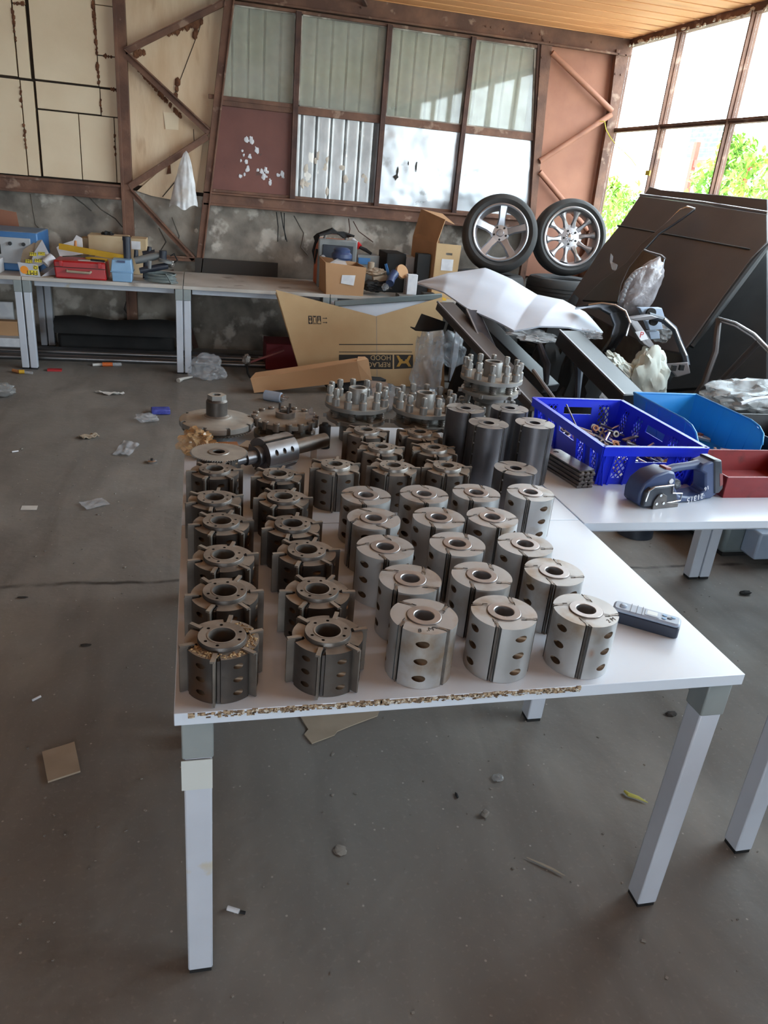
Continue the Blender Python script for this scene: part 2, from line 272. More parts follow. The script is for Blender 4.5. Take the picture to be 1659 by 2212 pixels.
class MB:
    def __init__(s): s.v = []; s.f = []
    def add(s, vs, fs, M=None):
        o = len(s.v)
        for p in vs: s.v.append((M @ Vector(p)) if M is not None else Vector(p))
        s.f += [tuple(i + o for i in f) for f in fs]; return s
    def box(s, c, d, M=None, rz=0, taper=1.0):
        x, y, z = d[0] / 2, d[1] / 2, d[2] / 2; t = taper
        vs = [(-x, -y, -z), (x, -y, -z), (x, y, -z), (-x, y, -z), (-x * t, -y * t, z), (x * t, -y * t, z), (x * t, y * t, z), (-x * t, y * t, z)]
        m = T(c, rz); m = M @ m if M is not None else m
        return s.add(vs, [(0, 3, 2, 1), (4, 5, 6, 7), (0, 1, 5, 4), (1, 2, 6, 5), (2, 3, 7, 6), (3, 0, 4, 7)], m)
    def bb(s, x0, x1, y0, y1, z0, z1): return s.box(((x0 + x1) / 2, (y0 + y1) / 2, (z0 + z1) / 2), (abs(x1 - x0), abs(y1 - y0), abs(z1 - z0)))
    def bar(s, p0, p1, w, h, up=(0, 0, 1)):
        p0, p1 = Vector(p0), Vector(p1); d = p1 - p0; L = d.length; d.normalize(); up = Vector(up)
        sd = d.cross(up)
        if sd.length < 1e-4: sd = d.cross(Vector((0, 1, 0)))
        sd.normalize(); u = sd.cross(d)
        M = Matrix((( sd.x, d.x, u.x, 0), (sd.y, d.y, u.y, 0), (sd.z, d.z, u.z, 0), (0, 0, 0, 1)))
        return s.box((0, 0, 0), (w, L, h), Matrix.Translation((p0 + p1) / 2) @ M)
    def cyl(s, p0, p1, r0, r1=None, n=24, caps=True):
        r1 = r0 if r1 is None else r1
        return s.tube([p0, p1], [r0, r1], n, caps)
    def tube(s, pts, r, n=8, caps=True):
        pts = [Vector(p) for p in pts]; k = len(pts); rr = r if isinstance(r, (list, tuple)) else [r] * k
        vs = []; prev = None
        for i, p in enumerate(pts):
            d = (pts[min(i + 1, k - 1)] - pts[max(i - 1, 0)]).normalized()
            if prev is None:
                a = Vector((0, 0, 1)) if abs(d.z) < .9 else Vector((1, 0, 0)); u = d.cross(a).normalized()
            else:
                u = (prev - d * prev.dot(d)).normalized()
            prev = u; w = d.cross(u)
            for j in range(n):
                t = 2 * pi * j / n; vs.append(p + (u * cos(t) + w * sin(t)) * rr[i])
        fs = []
        for i in range(k - 1):
            for j in range(n):
                a = i * n + j; b = i * n + (j + 1) % n; fs.append((a, b, b + n, a + n))
        if caps: fs.append(tuple(range(n))[::-1]); fs.append(tuple(range((k - 1) * n, k * n)))
        return s.add(vs, fs)
    def lathe(s, prof, n=32, M=None, closed=False):
        vs = []; k = len(prof)
        for (r, z) in prof:
            for j in range(n):
                t = 2 * pi * j / n; vs.append((r * cos(t), r * sin(t), z))
        fs = []
        for i in range(k if closed else k - 1):
            i2 = (i + 1) % k
            for j in range(n):
                j2 = (j + 1) % n; fs.append((i * n + j, i * n + j2, i2 * n + j2, i2 * n + j))
        if not closed:
            if prof[0][0] > 1e-5: fs.append(tuple(range(n))[::-1])
            if prof[-1][0] > 1e-5: fs.append(tuple(range((k - 1) * n, k * n)))
        return s.add(vs, fs, M)
    def ring_prism(s, outer, inner, z0, z1, M=None):
        n = len(outer); vs = []
        for z in (z0, z1):
            vs += [(x, y, z) for x, y in outer]; vs += [(x, y, z) for x, y in inner]
        fs = []
        for i in range(n):
            j = (i + 1) % n
            fs += [(i, j, n + j, n + i)[::-1], (2 * n + i, 2 * n + j, 3 * n + j, 3 * n + i), (i, j, 2 * n + j, 2 * n + i), (n + j, n + i, 3 * n + i, 3 * n + j)]
        return s.add(vs, fs, M)
    def prism(s, poly, z0, z1, M=None):
        n = len(poly); vs = [(x, y, z0) for x, y in poly] + [(x, y, z1) for x, y in poly]
        fs = [tuple(range(n))[::-1], tuple(range(n, 2 * n))] + [(i, (i + 1) % n, n + (i + 1) % n, n + i) for i in range(n)]
        return s.add(vs, fs, M)
    def slab(s, pts, th, n=None):        # outline of 3D points thickened along its normal
        pts = [Vector(p) for p in pts]; k = len(pts)
        if n is None:
            nn = Vector((0, 0, 0))
            for i in range(k): nn += pts[i].cross(pts[(i + 1) % k])
            n = nn.normalized()
        n = Vector(n); o = n * th / 2
        vs = [p - o for p in pts] + [p + o for p in pts]
        return s.add(vs, [tuple(range(k))[::-1], tuple(range(k, 2 * k))] + [(i, (i + 1) % k, k + (i + 1) % k, k + i) for i in range(k)])
    def grid(s, fn, nu, nv, th=0.0, cu=False):
        P = [[Vector(fn(i / nu, j / nv)) for j in range(nv + 1)] for i in range(nu + 1)]
        def idx(i, j): return i * (nv + 1) + j
        vs = [p for row in P for p in row]; fs = [(idx(i, j), idx(i + 1, j), idx(i + 1, j + 1), idx(i, j + 1)) for i in range(nu) for j in range(nv)]
        if th:
            nrm = [[None] * (nv + 1) for _ in range(nu + 1)]
            for i in range(nu + 1):
                for j in range(nv + 1):
                    a = P[min(i + 1, nu)][j] - P[max(i - 1, 0)][j]; b = P[i][min(j + 1, nv)] - P[i][max(j - 1, 0)]
                    c = a.cross(b); nrm[i][j] = c.normalized() if c.length > 1e-9 else Vector((0, 0, 1))
            o = len(vs); vs2 = [P[i][j] - nrm[i][j] * th for i in range(nu + 1) for j in range(nv + 1)]
            fs2 = [tuple(x + o for x in f[::-1]) for f in fs]
            ed = []
            for i in range(nu): ed += [(idx(i + 1, 0), idx(i, 0)), (idx(i, nv), idx(i + 1, nv))]
            for j in range(nv): ed += [(idx(0, j), idx(0, j + 1)), (idx(nu, j + 1), idx(nu, j))]
            fs = fs + fs2 + [(a, b, b + o, a + o) for a, b in ed]; vs = vs + vs2
        return s.add(vs, fs)
    def blob(s, c, rad, seed=0, amp=.3, freq=2.0, sub=3, M=None, floor=None):
        b = bmesh.new(); bmesh.ops.create_icosphere(b, subdivisions=sub, radius=1.0)
        vs = []
        for v in b.verts:
            d = v.co.copy(); n_ = noise.noise(d * freq + Vector((seed * 3.1, seed * 1.7, seed))) + .5 * noise.noise(d * freq * 2.7 + Vector((seed, 5, 1)))
            k = 1 + amp * n_; p = Vector((d.x * rad[0] * k, d.y * rad[1] * k, d.z * rad[2] * k))
            if floor is not None: p.z = max(p.z, floor)
            vs.append(p)
        fs = [tuple(v.index for v in f.verts) for f in b.faces]; b.free()
        m = Matrix.Translation(c) @ (M if M is not None else Matrix.Identity(4)); return s.add(vs, fs, m)
    def mesh(s, name, smooth=35):
        me = bpy.data.meshes.new(name); me.from_pydata([tuple(p) for p in s.v], [], s.f)
        b = bmesh.new(); b.from_mesh(me); bmesh.ops.recalc_face_normals(b, faces=b.faces); b.to_mesh(me); b.free()
        for p in me.polygons: p.use_smooth = True
        me.set_sharp_from_angle(angle=R(smooth)); return me
    def build(s, name, m, parent=None, bevel=0, smooth=35):
        if parent is not None:
            o = parent; off = Vector((0, 0, 0))
            while o is not None: off += o.location; o = o.parent
            s.v = [p - off for p in s.v]
        me = s.mesh(name, smooth); ob = bpy.data.objects.new(name, me); COL.objects.link(ob)
        me.materials.append(MATS[m]); ob.parent = parent
        if bevel:
            bv = ob.modifiers.new('bevel', 'BEVEL'); bv.width = bevel; bv.segments = 2; bv.limit_method = 'ANGLE'; bv.angle_limit = R(40)
        return ob

def tag(o, label=None, cat=None, group=None, kind=None):
    if label: o['label'] = label
    if cat: o['category'] = cat
    if group: o['group'] = group
    if kind: o['kind'] = kind
    return o
def thing(name, label, cat, loc=(0, 0, 0), rz=0, group=None, kind=None):
    o = bpy.data.objects.new(name, None); COL.objects.link(o); o.location = loc; o.rotation_euler = (0, 0, rz); o.empty_display_size = .05
    return tag(o, label, cat, group, kind)
def solo(mb, name, m, label, cat, group=None, kind=None, bevel=0, smooth=35):
    n = len(mb.v); c = Vector((sum(p.x for p in mb.v) / n, sum(p.y for p in mb.v) / n, min(p.z for p in mb.v)))
    mb.v = [p - c for p in mb.v]; o = mb.build(name, m, None, bevel, smooth); o.location = c
    return tag(o, label, cat, group, kind)
def dup(root, loc, rz=0, label=None, group=None):
    def cp(o, par):
        c = o.copy(); COL.objects.link(c); c.parent = par
        for ch in [q for q in bpy.data.objects if q.parent == o]: cp(ch, c)
        return c
    r = cp(root, None); r.location = loc; r.rotation_euler = (0, 0, rz)
    if label: r['label'] = label
    if group: r['group'] = group
    return r
def boolean(ob, cutter_mb, op='DIFFERENCE', m=None):
    cm = cutter_mb.mesh('cutter')
    if m: cm.materials.append(MATS[m])
    c = bpy.data.objects.new('cutter', cm); COL.objects.link(c)
    c.parent = ob.parent
    md = ob.modifiers.new('cut', 'BOOLEAN'); md.operation = op; md.object = c; md.solver = 'EXACT'; md.material_mode = 'TRANSFER'
    bpy.context.view_layer.update(); dg = bpy.context.evaluated_depsgraph_get()
    me = bpy.data.meshes.new_from_object(ob.evaluated_get(dg)); ob.modifiers.remove(md)
    if len(me.polygons) > 4:
        ob.data = me
        for p in me.polygons: p.use_smooth = True
        me.set_sharp_from_angle(angle=R(35))
    bpy.data.objects.remove(c)
    return ob
def text(body, size, M, m, parent, name='lettering', depth=.0006, align='CENTER', shear=0):
    cu = bpy.data.curves.new('t', 'FONT'); cu.body = body; cu.size = size; cu.extrude = depth; cu.align_x = align; cu.align_y = 'CENTER'; cu.shear = shear; cu.resolution_u = 3
    o = bpy.data.objects.new('t', cu); COL.objects.link(o); bpy.context.view_layer.update()
    me = bpy.data.meshes.new_from_object(o.evaluated_get(bpy.context.evaluated_depsgraph_get())); bpy.data.objects.remove(o)
    me.transform(M)
    if parent is not None:
        off = Vector((0, 0, 0)); q = parent
        while q is not None: off += q.location; q = q.parent
        me.transform(Matrix.Translation(-off))
    ob = bpy.data.objects.new(name, me); COL.objects.link(ob); me.materials.clear(); me.materials.append(MATS[m]); ob.parent = parent
    return ob
def circ(r, n, a0=0): return [(r * cos(a0 + 2 * pi * i / n), r * sin(a0 + 2 * pi * i / n)) for i in range(n)]

# ================================================================== THE ROOM
f = MB(); f.bb(XL - .2, XR + .05, YF - .5, YB + .15, -.08, 0); fl = f.build('floor', 'concrete'); MATS_c = fl
fl.data.materials.clear(); fl.data.materials.append(MATS['concrete']); tag(fl, 'worn grey concrete floor of the workshop', 'floor', kind='structure')

# ceiling boards run across, with a rib seam every 22 cm
ce = thing('ceiling', 'orange brown ribbed ceiling boards', 'ceiling', kind='structure')
b = MB(); b.bb(XL - .2, XR + .05, YF, YB + .15, ZC + .02, ZC + .10); b.build('ceiling_deck', 'ceiling_board', ce)
b = MB(); y = YF
while y < YB:
    b.bb(XL, XR, y, min(y + .185, YB), ZC, ZC + .021); y += .215
b.build('ceiling_strip', 'ceiling_board', ce, bevel=.004)
b = MB(); b.bb(XL, XR, YF + .01, YB - .02, ZC + .012, ZC + .0195); b.build('seam', 'ceiling_seam', ce)

wb = thing('wall_back', 'grey patchy plaster wall with cream boards above', 'wall', kind='structure')
b = MB(); b.bb(XL - .2, XR + .1, YB + .0, YB + .14, -.02, 1.40); b.build('plaster', 'plaster', wb)
b = MB(); b.bb(XL - .2, .25, YB + .03, YB + .12, 1.40, ZC + .1); b.build('backing', 'dark_gap', wb)
# cream boards between seams
boards = [(-4.2, -3.2, 1.45, 2.185), (-3.19, -2.3, 1.45, 2.185), (-2.29, -1.427, 1.45, 2.182), (-1.417, -1.322, 1.452, 2.180), (-1.300, -.982, 1.455, 1.972), (-.974, -.692, 1.455, 1.972),
          (-.685, -.60, 1.455, 1.972), (-1.300, -.797, 1.985, 2.186), (-.789, -.60, 1.980, 2.183), (-1.303, -.803, 2.203, 3.1), (-.795, -.60, 2.200, 2.428), (-.795, -.60, 2.436, 2.79), (-.795, -.60, 2.796, 3.1),
          (-1.425, -1.335, 2.200, 2.72), (-2.6, -1.437, 2.205, 3.1), (-1.425, -1.335, 2.728, 3.1), (-4.2, -2.61, 2.2, 3.1)]
for (x0, x1, z0, z1) in boards:
    b = MB(); b.bb(x0, x1, YB - .012, YB + .04, z0, z1); b.build('board_panel', 'board', wb, bevel=.002)
# stained sheets behind the left bracing
b = MB(); b.slab([(-.60, YB + .02, 1.47), (-.57, YB + .02, 1.45), (.12, YB + .02, 1.43), (.30, YB + .02, 3.08), (-.60, YB + .02, 3.08)], .05); b.build('board_panel', 'board_stained', wb)
b = MB(); b.slab([(-.52, YB - .02, 1.40), (-.40, YB - .02, 1.37), (-.02, YB - .03, 1.33), (.06, YB - .02, 1.85), (-.1, YB - .01, 1.78)], .012); b.build('board_panel', 'board_stained', wb)
# foam squeezed out of the seams
b = MB(); rnd = random.Random(3)
def foam(p0, p1, n, r):
    for i in range(n):
        t = (i + rnd.random() * .8) / n; k = r * (.5 + rnd.random())
        b.blob((p0[0] + (p1[0] - p0[0]) * t + rnd.uniform(-.004, .004), YB - .016, p0[1] + (p1[1] - p0[1]) * t), (k, .010, k * 1.5), rnd.random() * 50, .4, 2, 1)
foam((-.80, 2.44), (-.815, 2.95), 26, .012); foam((-.797, 2.21), (-.80, 2.38), 8, .012); foam((-.62, 2.2), (-.60, 2.40), 7, .012); foam((-1.425, 2.45), (-1.43, 2.70), 9, .010); foam((-1.42, 2.72), (-1.33, 2.73), 6, .008)
foam((-.75, 2.43), (-.68, 2.43), 5, .010); foam((-1.42, 1.98), (-1.422, 2.15), 6, .010); foam((-1.42, 1.65), (-1.42, 1.85), 6, .010); foam((-.692, 1.68), (-.690, 1.86), 6, .008); foam((-.79, 1.99), (-.79, 2.12), 5, .007); foam((-.70, 2.19), (-.64, 2.18), 4, .012)
foam((-.53, 2.42), (-.12, 2.03), 26, .014); foam((-.50, 2.47), (-.42, 2.50), 6, .02); foam((-.22, 2.66), (.06, 2.78), 12, .024); foam((.0, 2.66), (.02, 2.72), 3, .02); foam((-.17, 2.18), (-.14, 2.32), 4, .02)
b.build('foam_residue', 'foam', wb)
# seam lines scored in the stained sheet
b = MB(); b.bar((-.53, YB - .006, 2.50), (.03, YB - .006, 2.79), .012, .004, (0, 1, 0)); b.bar((.03, YB - .006, 2.70), (-.2, YB - .006, 2.15), .006, .004, (0, 1, 0)); b.bar((.08, YB - .006, 2.85), (.03, YB - .006, 2.7), .006, .004, (0, 1, 0))
b.bar((-.02, YB - .006, 1.95), (-.01, YB - .006, 1.68), .006, .004, (0, 1, 0)); b.bar((-.30, YB - .03, 1.37), (-.09, YB - .03, 1.62), .008, .004, (0, 1, 0)); b.build('seam', 'dark_gap', wb)
b = MB(); b.slab([(-.275, YB - .008, 2.06), (-.145, YB - .008, 2.06), (-.150, YB - .012, 1.93), (-.26, YB - .012, 1.925)], .004); b.build('paper_scrap', 'board', wb)
b = MB(); b.slab([(-.23, YB - .02, 1.72), (-.22, YB - .03, 1.57), (-.26, YB - .03, 1.56)], .004); b.build('paper_scrap', 'foam', wb)
# cracks and scars in the plaster
b = MB()
for pts in ([(-.95, 1.33), (-.84, 1.22), (-.72, 1.15), (-.66, 1.08)], [(-1.1, 1.33), (-.98, 1.25), (-.92, 1.2)], [(-1.42, 1.3), (-1.40, 1.05), (-1.3, .95)], [(.9, 1.3), (1.0, 1.15), (.98, 1.02), (1.05, .95)], [(-.34, 1.1), (-.28, .98), (-.33, .9)], [(-.22, 1.2), (-.16, 1.04), (-.18, .95)]):
    b.tube([(x, YB - .001, z) for x, z in pts], .005, 5)
b.build('crack', 'plaster_dark', wb)
b = MB(); b.slab([(-1.72, YB - .006, 1.16), (-1.55, YB - .006, 1.14), (-1.53, YB - .006, .95), (-1.6, YB - .006, .88), (-1.75, YB - .006, .9)], .01); b.build('bare_brick_patch', 'brown_panel', wb)
b = MB()
for i in range(14): b.blob((-1.75 + .03 * i * .5 + rnd.uniform(-.02, .02), YB - .004, .86 - .1 * rnd.random()), (.02, .006, .014), i, .5, 2, 1)
b.blob((-.005, YB - .004, 1.1), (.02, .006, .02), 5, .3, 2, 1)
b.build('plaster_chip', 'putty_white', wb)

# steel members on the back wall
YM = YB - .055
def trim(n, mb, m, lab, bevel=.003):
    o = mb.build('trim_%d' % n, m, None, bevel); return tag(o, lab, 'steel frame', kind='structure')
b = MB(); b.bb(XL, -.625, YM - .03, YB, 1.315, 1.44); b.bb(XL, -.625, YM - .05, YM - .03, 1.315, 1.335); b.bb(XL, -.625, YM - .05, YM - .03, 1.42, 1.44); trim(1, b, 'rust_frame', 'rusted horizontal channel rail under the cream boards')
b = MB(); b.bb(-.628, -.555, YM - .04, YB, 0, ZC); b.bb(-.650, -.625, YM - .06, YM, 0, ZC); trim(2, b, 'rust_frame', 'rusted upright post right of the cream boards')
b = MB(); b.slab([(-.045, YM - .02, .55), (.02, YM - .02, .55), (.345, YM - .02, 3.1), (.262, YM - .02, 3.1)], .07, (0, 1, 0)); b.slab([(.005, YM - .06, .55), (.02, YM - .06, .55), (.345, YM - .06, 3.1), (.33, YM - .06, 3.1)], .03, (0, 1, 0)); trim(3, b, 'rust_frame', 'rusted slanted post left of the back window')
YR = YM - .03
for i, (p, q, w_) in enumerate([((-.57, 2.475), (.25, 2.93), .05), ((-.57, 2.46), (.12, 1.93), .06), ((.10, 1.90), (-.58, 1.43), .055), ((-.565, 1.39), (-.03, .85), .05), ((-.30, .85), (.0, .85), .04)]):
    b = MB(); b.bar((p[0], YR, p[1]), (q[0], YR, q[1]), w_, .03, (0, -1, 0)); b.bar((p[0], YR - .02, p[1] + w_ * .45), (q[0], YR - .02, q[1] + w_ * .45), .008, .04, (0, -1, 0))
    trim(4 + i, b, 'rust_frame', ['rusted diagonal brace rising to the right under the ceiling', 'rusted diagonal brace falling to the right beside the slanted post', 'rusted diagonal brace where the plastic bag hangs', 'rusted diagonal brace crossing the grey plaster', 'short rusted rail low on the plaster wall'][i], 0)
b = MB(); b.bar((-.24, YR, .74), (-.02, YR, .02), .05, .03, (0, -1, 0)); trim(9, b, 'rust_dark', 'dark rusted brace below the bench against the plaster', 0)
b = MB(); b.bb(.06, 3.32, YM - .03, YB, 1.335, 1.45); b.bb(.06, 3.32, YM - .055, YM - .03, 1.335, 1.355); b.bb(.06, 3.32, YM - .055, YM - .03, 1.432, 1.45); trim(10, b, 'rust_frame', 'rusted sill beam under the back window')
b = MB(); b.bb(-.6, XR, YM - .04, YB + .02, 2.962, 3.10); b.bb(-.6, XR, YM - .07, YM - .04, 2.955, 2.972)
for x in (.70, .78, 2.55, 2.6, 2.72, 3.0, 3.08, 3.6, 1.4): b.cyl((x, YM - .04, 3.03), (x, YM - .05, 3.03), .009, n=8)
trim(11, b, 'rust_frame', 'rusted top beam between the back window and the ceiling')
b = MB(); b.bar((1.37, YM - .2, 3.08), (1.44, YM - .05, 3.05), .03, .02); trim(12, b, 'rust_dark', 'small rusted bracket hanging from the ceiling edge', 0)

# back window: frame, dirty panes, corrugated sheets behind
w1 = thing('window_1', 'wide steel framed back window with corrugated sheets behind dirty glass', 'window', kind='structure')
b = MB(); b.slab([(.27, YM, 2.95), (3.12, YM, 2.95), (3.12, YM, 2.925), (.27, YM, 2.925)], .05, (0, 1, 0)); b.bb(.2, 3.2, YM - .02, YM + .03, 2.158, 2.222)
b.bb(.11, .87, YM - .028, YM - .01, 2.20, 2.235)
b.bb(.11, 3.25, YM - .01, YM + .03, 1.45, 1.475); b.build('frame', 'rust_frame', w1, bevel=.003)
for x in (.872, 1.676, 2.46):
    b = MB(); b.bb(x - .022, x + .022, YM - .03, YM + .03, 1.45, 2.94); b.bb(x - .030, x - .020, YM - .05, YM - .02, 1.45, 2.94); b.build('mullion', 'rust_dark', w1, bevel=.003)
b = MB(); b.slab([(3.075, YM, 2.96), (3.11, YM, 2.96), (3.30, YM, 1.45), (3.265, YM, 1.45)], .06, (0, 1, 0)); b.build('mullion', 'rust_dark', w1, bevel=.003)
lx = lambda z: .105 + (z - 1.45) * (.325 - .105) / 1.5
rx = lambda z: 3.27 - (z - 1.45) * .135
def rib(t):
    f_ = t % 1.0
    return 1 - 1.6 * max(0, 1 - abs(f_ - .5) / .09) + .25 * sin(2 * pi * f_)
cells = [(None, .85), (.894, 1.654), (1.698, 2.438), (2.482, None)]
for i, (a, c) in enumerate(cells):
    def q(z0, z1, yy, th, ins=.0):
        return [(lx(z0) if a is None else a - ins, yy, z0), (rx(z0) if c is None else c + ins, yy, z0), (rx(z1) if c is None else c + ins, yy, z1), (lx(z1) if a is None else a - ins, yy, z1)]
    b = MB(); b.slab(q(2.222, 2.925, YM + .005, .004), .004, (0, 1, 0)); b.build('pane', 'glass_dirty', w1)
    b = MB()                                  # putty rim
    Q = q(2.222, 2.925, YM - .002, 0)
    for k in range(4): b.bar(Q[k], Q[(k + 1) % 4], .022, .008, (0, -1, 0))
    b.build('putty', 'plaster', w1)
    x0, x1 = (.12 if a is None else a), (3.26 if c is None else c)
    if i == 0:
        b = MB(); b.slab(q(1.475, 2.158, YM + .01, .01), .01, (0, 1, 0)); o = b.build('blind_panel', 'red_plate', w1); o['label'] = 'red brown plate spotted with white paint'
        b = MB(); rr = random.Random(5)
        for k in range(30):
            t = rr.random(); cx, cz = rr.choice([(.47, 1.93), (.53, 1.88), (.42, 1.76), (.45, 1.72), (.57, 1.66), (.65, 1.62), (.75, 1.62), (.40, 1.60)])
            b.blob((cx + rr.gauss(0, .022), YM + .002, cz + rr.gauss(0, .022)), (.006 + .014 * t, .003, .008 + .02 * t), k, .8, 1.6, 2)
        b.build('paint_spot', 'label_white', w1)
    elif i == 1:
        b = MB(); b.grid(lambda u, v: (x0 + (x1 - x0) * u, YM + .03 - .016 * rib(u * 5.6 + .2), 1.475 + .69 * v), 220, 1, .002); o = b.build('corrugated_panel', 'tin_corrugated', w1)
        b = MB(); rr = random.Random(8)
        for k in range(12): b.blob((rr.uniform(.95, 1.6), YM + .012, rr.uniform(1.5, 1.85)), (.012 + .02 * rr.random(), .004, .02 + .02 * rr.random()), k, .6, 1.6, 2)
        b.build('paint_spot', 'putty_white', w1)
    else:
        b = MB(); Q2 = q(1.475, 2.158, YM + .012, .0)
        def fn(u, v, Q2=Q2, i=i):
            p = Vector(Q2[0]).lerp(Vector(Q2[1]), u).lerp(Vector(Q2[3]).lerp(Vector(Q2[2]), u), v)
            p.y += .008 * noise.noise(Vector((u * 3 + i * 5, v * 3, 2))) + .003 * noise.noise(Vector((u * 9 + i * 5, v * 9, 2))); return p
        b.grid(fn, 30, 30, .002); b.build('tin_panel', 'tin_flat', w1)
        if i == 2:
            b = MB()
            for (x, z, w_, h_) in ((1.86, 1.77, .02, .09), (1.85, 1.72, .05, .04), (2.04, 1.83, .012, .09), (1.96, 1.85, .01, .03)): b.blob((x, YM + .002, z), (w_ * .5, .003, h_ * .5), x * 9, .7, 2, 2)
            b.build('torn_sticker', 'print_black', w1)
    if i != 0 or True:
        b = MB(); b.grid(lambda u, v: (x0 - .02 + (x1 - x0 + .04) * u, YB + .02 - .02 * rib(u * (x1 - x0) / .132 + i * .3), 2.16 + .85 * v), 220, 1, .002); b.build('corrugated_panel', 'fibre_sheet', w1)
b = MB(); b.bb(.1, XR, YB + .06, YB + .12, 1.4, ZC); b.build('backing', 'fibre_sheet', w1)

# right triangular column: brown plate, slanted posts and round pipes
b = MB(); b.slab([(3.17, YB - .01, 3.0), (3.98, YB - .01, 3.0), (3.98, YB - .01, .9), (3.30, YB - .01, .9)], .04, (0, 1, 0)); o = b.build('trim_13', 'brown_panel'); tag(o, 'flat brown plate in the corner beside the right windows', 'panel', kind='structure')
b = MB(); b.slab([(3.10, YM - .02, 3.02), (3.21, YM - .02, 3.02), (3.235, YM - .02, 2.6), (3.31, YM - .02, 1.5), (3.30, YM - .02, .6), (3.24, YM - .02, .6), (3.25, YM - .02, 1.5)], .05, (0, 1, 0))
for x, z in ((3.12, 2.99), (3.19, 2.98), (3.13, 2.85), (3.14, 2.7)): b.cyl((x, YM - .04, z), (x, YM - .055, z), .009, n=8)
trim(14, b, 'rust_frame', 'rusted slanted post right of the back window', 0)
b = MB(); b.slab([(3.86, YM - .03, 3.0), (3.99, YM - .03, 3.0), (3.985, YM - .03, 2.5), (3.985, YM - .03, .7), (3.93, YM - .03, .7), (3.90, YM - .03, 2.5)], .06, (0, 1, 0))
for x, z in ((3.88, 2.96), (3.96, 2.96), (3.89, 2.8), (3.95, 2.8)): b.cyl((x, YM - .06, z), (x, YM - .07, z), .009, n=8)
trim(15, b, 'rust_frame', 'corner post with bolt plate between back wall and right windows', 0)
for i, (p, q_) in enumerate([((3.22, 2.90), (3.93, 2.49)), ((3.26, 1.985), (3.93, 2.46)), ((3.28, 1.89), (3.9, 1.40))]):
    b = MB(); b.cyl((p[0], YM - .05, p[1]), (q_[0], YM - .05, q_[1]), .026, n=16); o = b.build('trim_%d' % (16 + i), 'brown_panel')
    tag(o, ['upper round pipe brace on the brown corner plate', 'middle round pipe brace on the brown corner plate', 'lower round pipe brace behind the alloy wheels'][i], 'pipe brace', kind='structure')

# right wall with its run of windows
wr = MB(); wr.bb(XR, XR + .12, YF, YB, -.02, 1.22); wr.bb(XR, XR + .12, YF, -.45, 1.22, ZC); o = wr.build('wall_right', 'plaster_dark'); tag(o, 'dark low wall under the right windows', 'wall', kind='structure')
w2 = thing('window_2', 'tall steel framed windows along the right wall', 'window', kind='structure')
ys = [YB - .03, 6.835, 5.86, 4.885, 3.91, 2.935, 1.96, .985, .01, -.45]
b = MB(); b.bb(XR - .02, XR + .04, -.45, YB, 2.310, 2.345); b.bb(XR - .035, XR - .02, -.45, YB, 2.330, 2.345); b.bb(XR - .03, XR + .05, -.45, YB, 3.045, 3.10); b.bb(XR - .03, XR + .05, -.45, YB, 1.20, 1.25); b.build('frame', 'rust_frame', w2, bevel=.003)
for y in ys:
    b = MB(); b.bb(XR - .01, XR + .04, y - .016, y + .016, 1.22, 3.06); b.bb(XR - .04, XR - .008, y - .008, y + .008, 1.22, 3.06); b.build('mullion', 'rust_frame', w2, bevel=.003)
for k in range(len(ys) - 1):
    for z0, z1 in ((1.25, 2.31), (2.345, 3.045)):
        b = MB(); b.bb(XR + .012, XR + .016, ys[k + 1] + .017, ys[k] - .017, z0, z1); b.build('pane', 'glass_clear', w2)
b = MB(); rnd = random.Random(4)
for k in range(44):
    y = rnd.uniform(4.6, 7.7); b.blob((XR - .034, y, 3.045 + rnd.uniform(-.01, .02)), (.01, .03 * rnd.random() + .01, .014), k, .6, 2, 1)
b.build('putty', 'putty_white', w2)

o = MB().bb(XL - .12, XL, YF, YB, -.02, ZC + .1).build('wall_left', 'plaster'); tag(o, 'plain wall on the left', 'wall', kind='structure')
b = MB(); b.bb(XL, -1.6, YF - .12, YF, 0, ZC); b.bb(.4, XR, YF - .12, YF, 0, ZC); b.bb(-1.6, .4, YF - .12, YF, 2.1, ZC); o = b.build('wall_front', 'plaster'); tag(o, 'wall with the open gateway behind the viewer', 'wall', kind='structure')

# outside the right windows
b = MB(); b.bb(XR + .12, 60, -40, 60, -.12, -.04); o = b.build('ground', 'ext_ground'); tag(o, 'pale ground outside the windows', 'ground', kind='structure')
def leafmass(name, centers, n, size, m, label, cat, seed):
    r_ = random.Random(seed); mb = MB()
    for k in range(n):
        c, rad = r_.choice(centers); d = Vector((r_.gauss(0, 1), r_.gauss(0, 1), r_.gauss(0, 1))).normalized() * (rad * (.45 + .55 * r_.random())); p = Vector(c) + d
        s_ = size * r_.uniform(.6, 1.3); M = Matrix.Translation(p) @ Matrix.Rotation(r_.uniform(0, 6.3), 4, 'Z') @ Matrix.Rotation(r_.uniform(-1.2, 1.2), 4, 'X')
        mb.add([(0, -s_, 0), (s_ * .45, -s_ * .2, s_ * .08), (s_ * .3, s_ * .5, 0), (0, s_, -.1 * s_), (-s_ * .3, s_ * .5, 0), (-s_ * .45, -s_ * .2, s_ * .08)], [(0, 1, 2, 3, 4, 5)], M)
    return tag(mb.build(name, m, None), label, cat)
leafmass('bush', [((5.000, 9.199, 1.671), .34), ((5.000, 9.407, 1.742), .24), ((5.000, 8.987, 1.576), .3), ((5.0, 9.4, 1.0), .5), ((5.0, 9.3, .5), .5), ((5.000, 9.416, 1.849), .12)], 2600, .042, 'leaf_green', 'green leafy bush outside the lower corner pane', 'bush', 2)
bd = thing('building', 'pale building with dark louvred shutter beyond the right windows', 'building', (14.0, 12.0, 0))
b = MB(); b.bb(14, 20, 5.0, 26, 0, 3.3); b.build('facade', 'ext_wall', bd)
